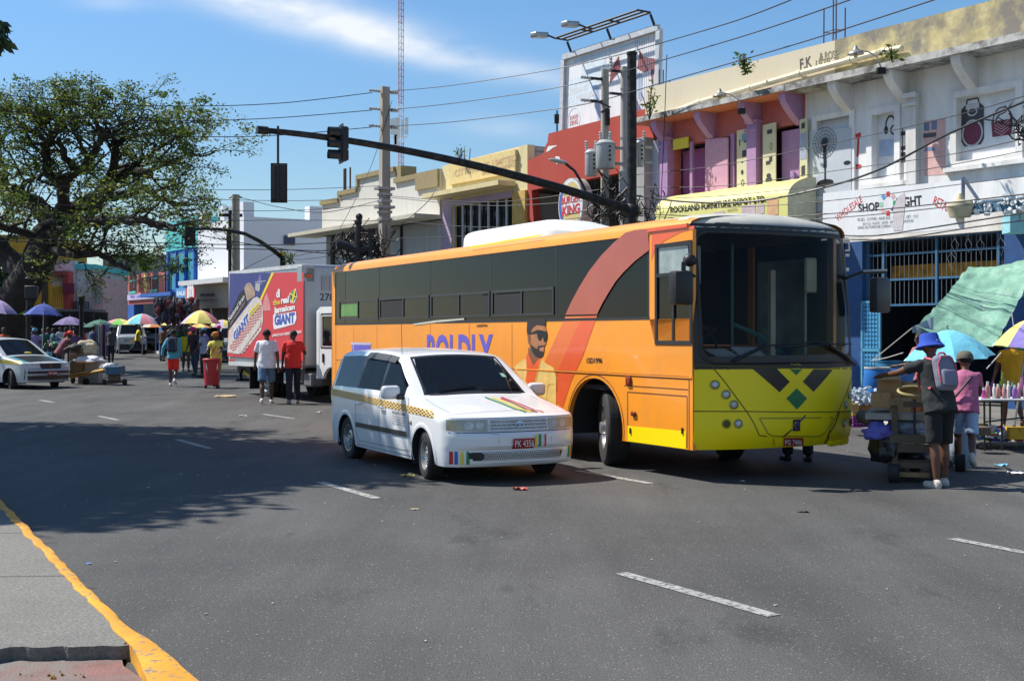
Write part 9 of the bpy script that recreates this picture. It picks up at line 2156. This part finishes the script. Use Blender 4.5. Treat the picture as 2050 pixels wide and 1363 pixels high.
for k in range(10):x=xa-.25+k*.16;mb=MB();mb.M=Matrix.Translation((x,Yt+.95,.78));h_=rr.uniform(.2,.4);mb.lathe([(.05,0),(.06,.02),(.055,h_*.6),(.02,h_*.8),(.02,h_)],10);solo('jar','glass jar or bottle on the back shelf behind the toiletries','jar',mb,glass('jar_glass%d'%(k%3),((.2,.25,.05),(.15,.3,.3),(.3,.1,.25))[k%3],.3),'jars on the back shelf')
mb=MB();mb.box(xa-.4,xb,Yt+.8,Yt+1.15,.72,.78);mb.box(xa-.35,xa-.3,Yt+.82,Yt+.87,.14,.72);mb.box(xb-.1,xb-.05,Yt+.82,Yt+.87,.14,.72);solo('shelf','rough wooden back shelf behind the folding table','shelf',mb,WD2,smooth=False)
mb=MB();mb.mi=[]
for i in range(130):mb.m=i%5;mb.cbox((xa+rr.uniform(-.05,1.3),Yt+rr.uniform(.5,1.3),.17+abs(rr.gauss(0,.05))),(.16,.12,.03),Euler((rr.gauss(0,.4),rr.gauss(0,.4),rr.random()*3)))
tag(mb.build('packet_heap',[M_('pk%d'%k,c,rough=.35)for k,c in enumerate(((.6,.05,.03),(.65,.5,.03),(.05,.15,.45),(.55,.56,.58),(.1,.3,.15)))],smooth=False),'colourful packets spread on the ground under the folding table','packets',kind='stuff')
carton('blue plastic crate under the table',1985,2020,858,884,19.2,.3,0,M_('crate_blue',(.02,.06,.3)),name='crate',cat='crate');carton('yellow slatted crate under the table',2022,2060,856,880,19.0,.3,0,M_('crate_yellow',(.62,.36,.02)),name='crate',cat='crate');carton('low dark wooden bench behind the pink shirted person',1948,1984,855,872,18.4,.3,0,WD2,name='bench',cat='bench')
TC=[(1938,534,25.0),(2080,506,24.0),(1988,694,20.8),(1834,652,21.4)]
def tarp(i,j):
 a,b=i/44,j/36;A=at(*TC[0]).lerp(at(*TC[1]),a);B=at(*TC[3]).lerp(at(*TC[2]),a);p=A.lerp(B,b);p.z-=.12*math.sin(PI*b)*(.5+.5*a)+.10*math.sin(PI*a);nv=noise.noise(Vector((a*3,b*11,2)))*.10+noise.noise(Vector((a*9,b*22,5)))*.035;return p+Vector((-.4,-.7,.5))*nv
mb=MB();mb.grid(45,37,tarp);solo('tarpaulin','large sagging green tarpaulin stretched over the stalls at the right','tarpaulin',mb,mat('tarp_green',(0.17,0.34,0.25),rough=.5,var=.18,scale=5,bump=.8,bscale=14,dirt=.3,dcol=(.3,.42,.36)),recalc=False)
mb=MB();mb.grid(8,6,lambda i,j:at(1826+i*6,655-i*3+j*2.2*(1+i*.3),21.5)+Vector((0,math.sin(i*1.7)*.03,0)));solo('tarpaulin','ragged grey and blue corner flap of the tarpaulin','tarpaulin',mb,C_('greyflap',(.30,.33,.40)),recalc=False)
def rope(label,pts,m=None):mb=MB();mb.tube([at(*p)for p in pts],.010,5);solo('rope',label,'rope',mb,m or M_('rope_white',(.45,.44,.4)),'stall guy ropes')
rope('rope from the tarpaulin corner down to the barrels',[(1828,655,21.5),(1785,690,22),(1746,722,22.5)]);rope('rope from the light blue umbrella rim to the barrels',[(1808,706,20.5),(1775,716,21.5),(1745,722,22.5)]);rope('rope hanging from the right edge of the tarpaulin',[(2024,615,21.3),(2030,660,21.2)]);rope('rope from the multicoloured umbrella to the table',[(2004,706,20),(1975,738,19.5)])
carton('light turquoise cloth bundle hanging at the right end of the awning',2022,2062,428,466,24,.4,0,C_('aqua_cloth',(.25,.50,.55)),name='cloth_bundle',cat='cloth')
def split_parts(o,new=None,pad=.03):
 me=o.data;n=len(me.vertices);par=list(range(n))
 def find(a):
  while par[a]!=a:par[a]=par[par[a]];a=par[a]
  return a
 for e in me.edges:a,b=find(e.vertices[0]),find(e.vertices[1]);par[a]=b
 co=[v.co.copy()for v in me.vertices];G_={}
 for i in range(n):G_.setdefault(find(i),[]).append(i)
 B_=[[Vector([min(co[i][k]for i in g)-pad for k in range(3)]),Vector([max(co[i][k]for i in g)+pad for k in range(3)]),set(g)]for g in G_.values()]
 ch=True
 while ch:
  ch=False
  for i in range(len(B_)):
   for j in range(i+1,len(B_)):
    a,b=B_[i],B_[j]
    if all(a[0][k]<=b[1][k]and b[0][k]<=a[1][k]for k in range(3)):
     a[0]=Vector([min(a[0][k],b[0][k])for k in range(3)]);a[1]=Vector([max(a[1][k],b[1][k])for k in range(3)]);a[2]|=b[2];del B_[j];ch=True ;break
   if ch:break
 if new:o.name=new
 if len(B_)<2:return
 for k,(_,_,g)in enumerate(B_):
  m2=me.copy();bm=bmesh.new();bm.from_mesh(m2);bmesh.ops.delete(bm,geom=[v for v in bm.verts if v.index not in g],context='VERTS');bm.to_mesh(m2);bm.free()
  if k==0:first=m2
  else:
   c=o.copy();c.data=m2;c.name=new or o.name.split('.')[0];COL.objects.link(c)
   for h in o.children:pass
 o.data=first
SPL={'window_surround':0,'shop_front':0,'window_infill':0,'pilaster':0,'open_window_gap':0,'wheel_arch':0,'pillar_panel':0,'parapet_stub':0,'window':0,'mullion':0,'posts':'post','downpipe':0,'roof_marker':0,'flap_catch':0,'end_panel':0,'passenger_seats':'seat','seats':'seat','mud_flap':0,'paper_sheets':'paper_sheet','rain_visor':0,'pier':0,'bare_plaster':0,'windscreen_edge':0,'window_seal':0,'interior_wall':0,'portrait_seam':0,'faded_picture':0,'fittings':0,'frame':0,'side_wall':0,'balustrade':0,'teal_rail':0,'splice_case':0,'windscreen':0,'hanger':0,'leg':0,'painted_goods':0,'poster_print':0,'windscreen_sticker':0,'stripe':0}
for o in [x for x in COL.objects if x.type=='MESH' and x.parent and x.name.split('.')[0]in SPL]:split_parts(o,SPL[o.name.split('.')[0]]or None)
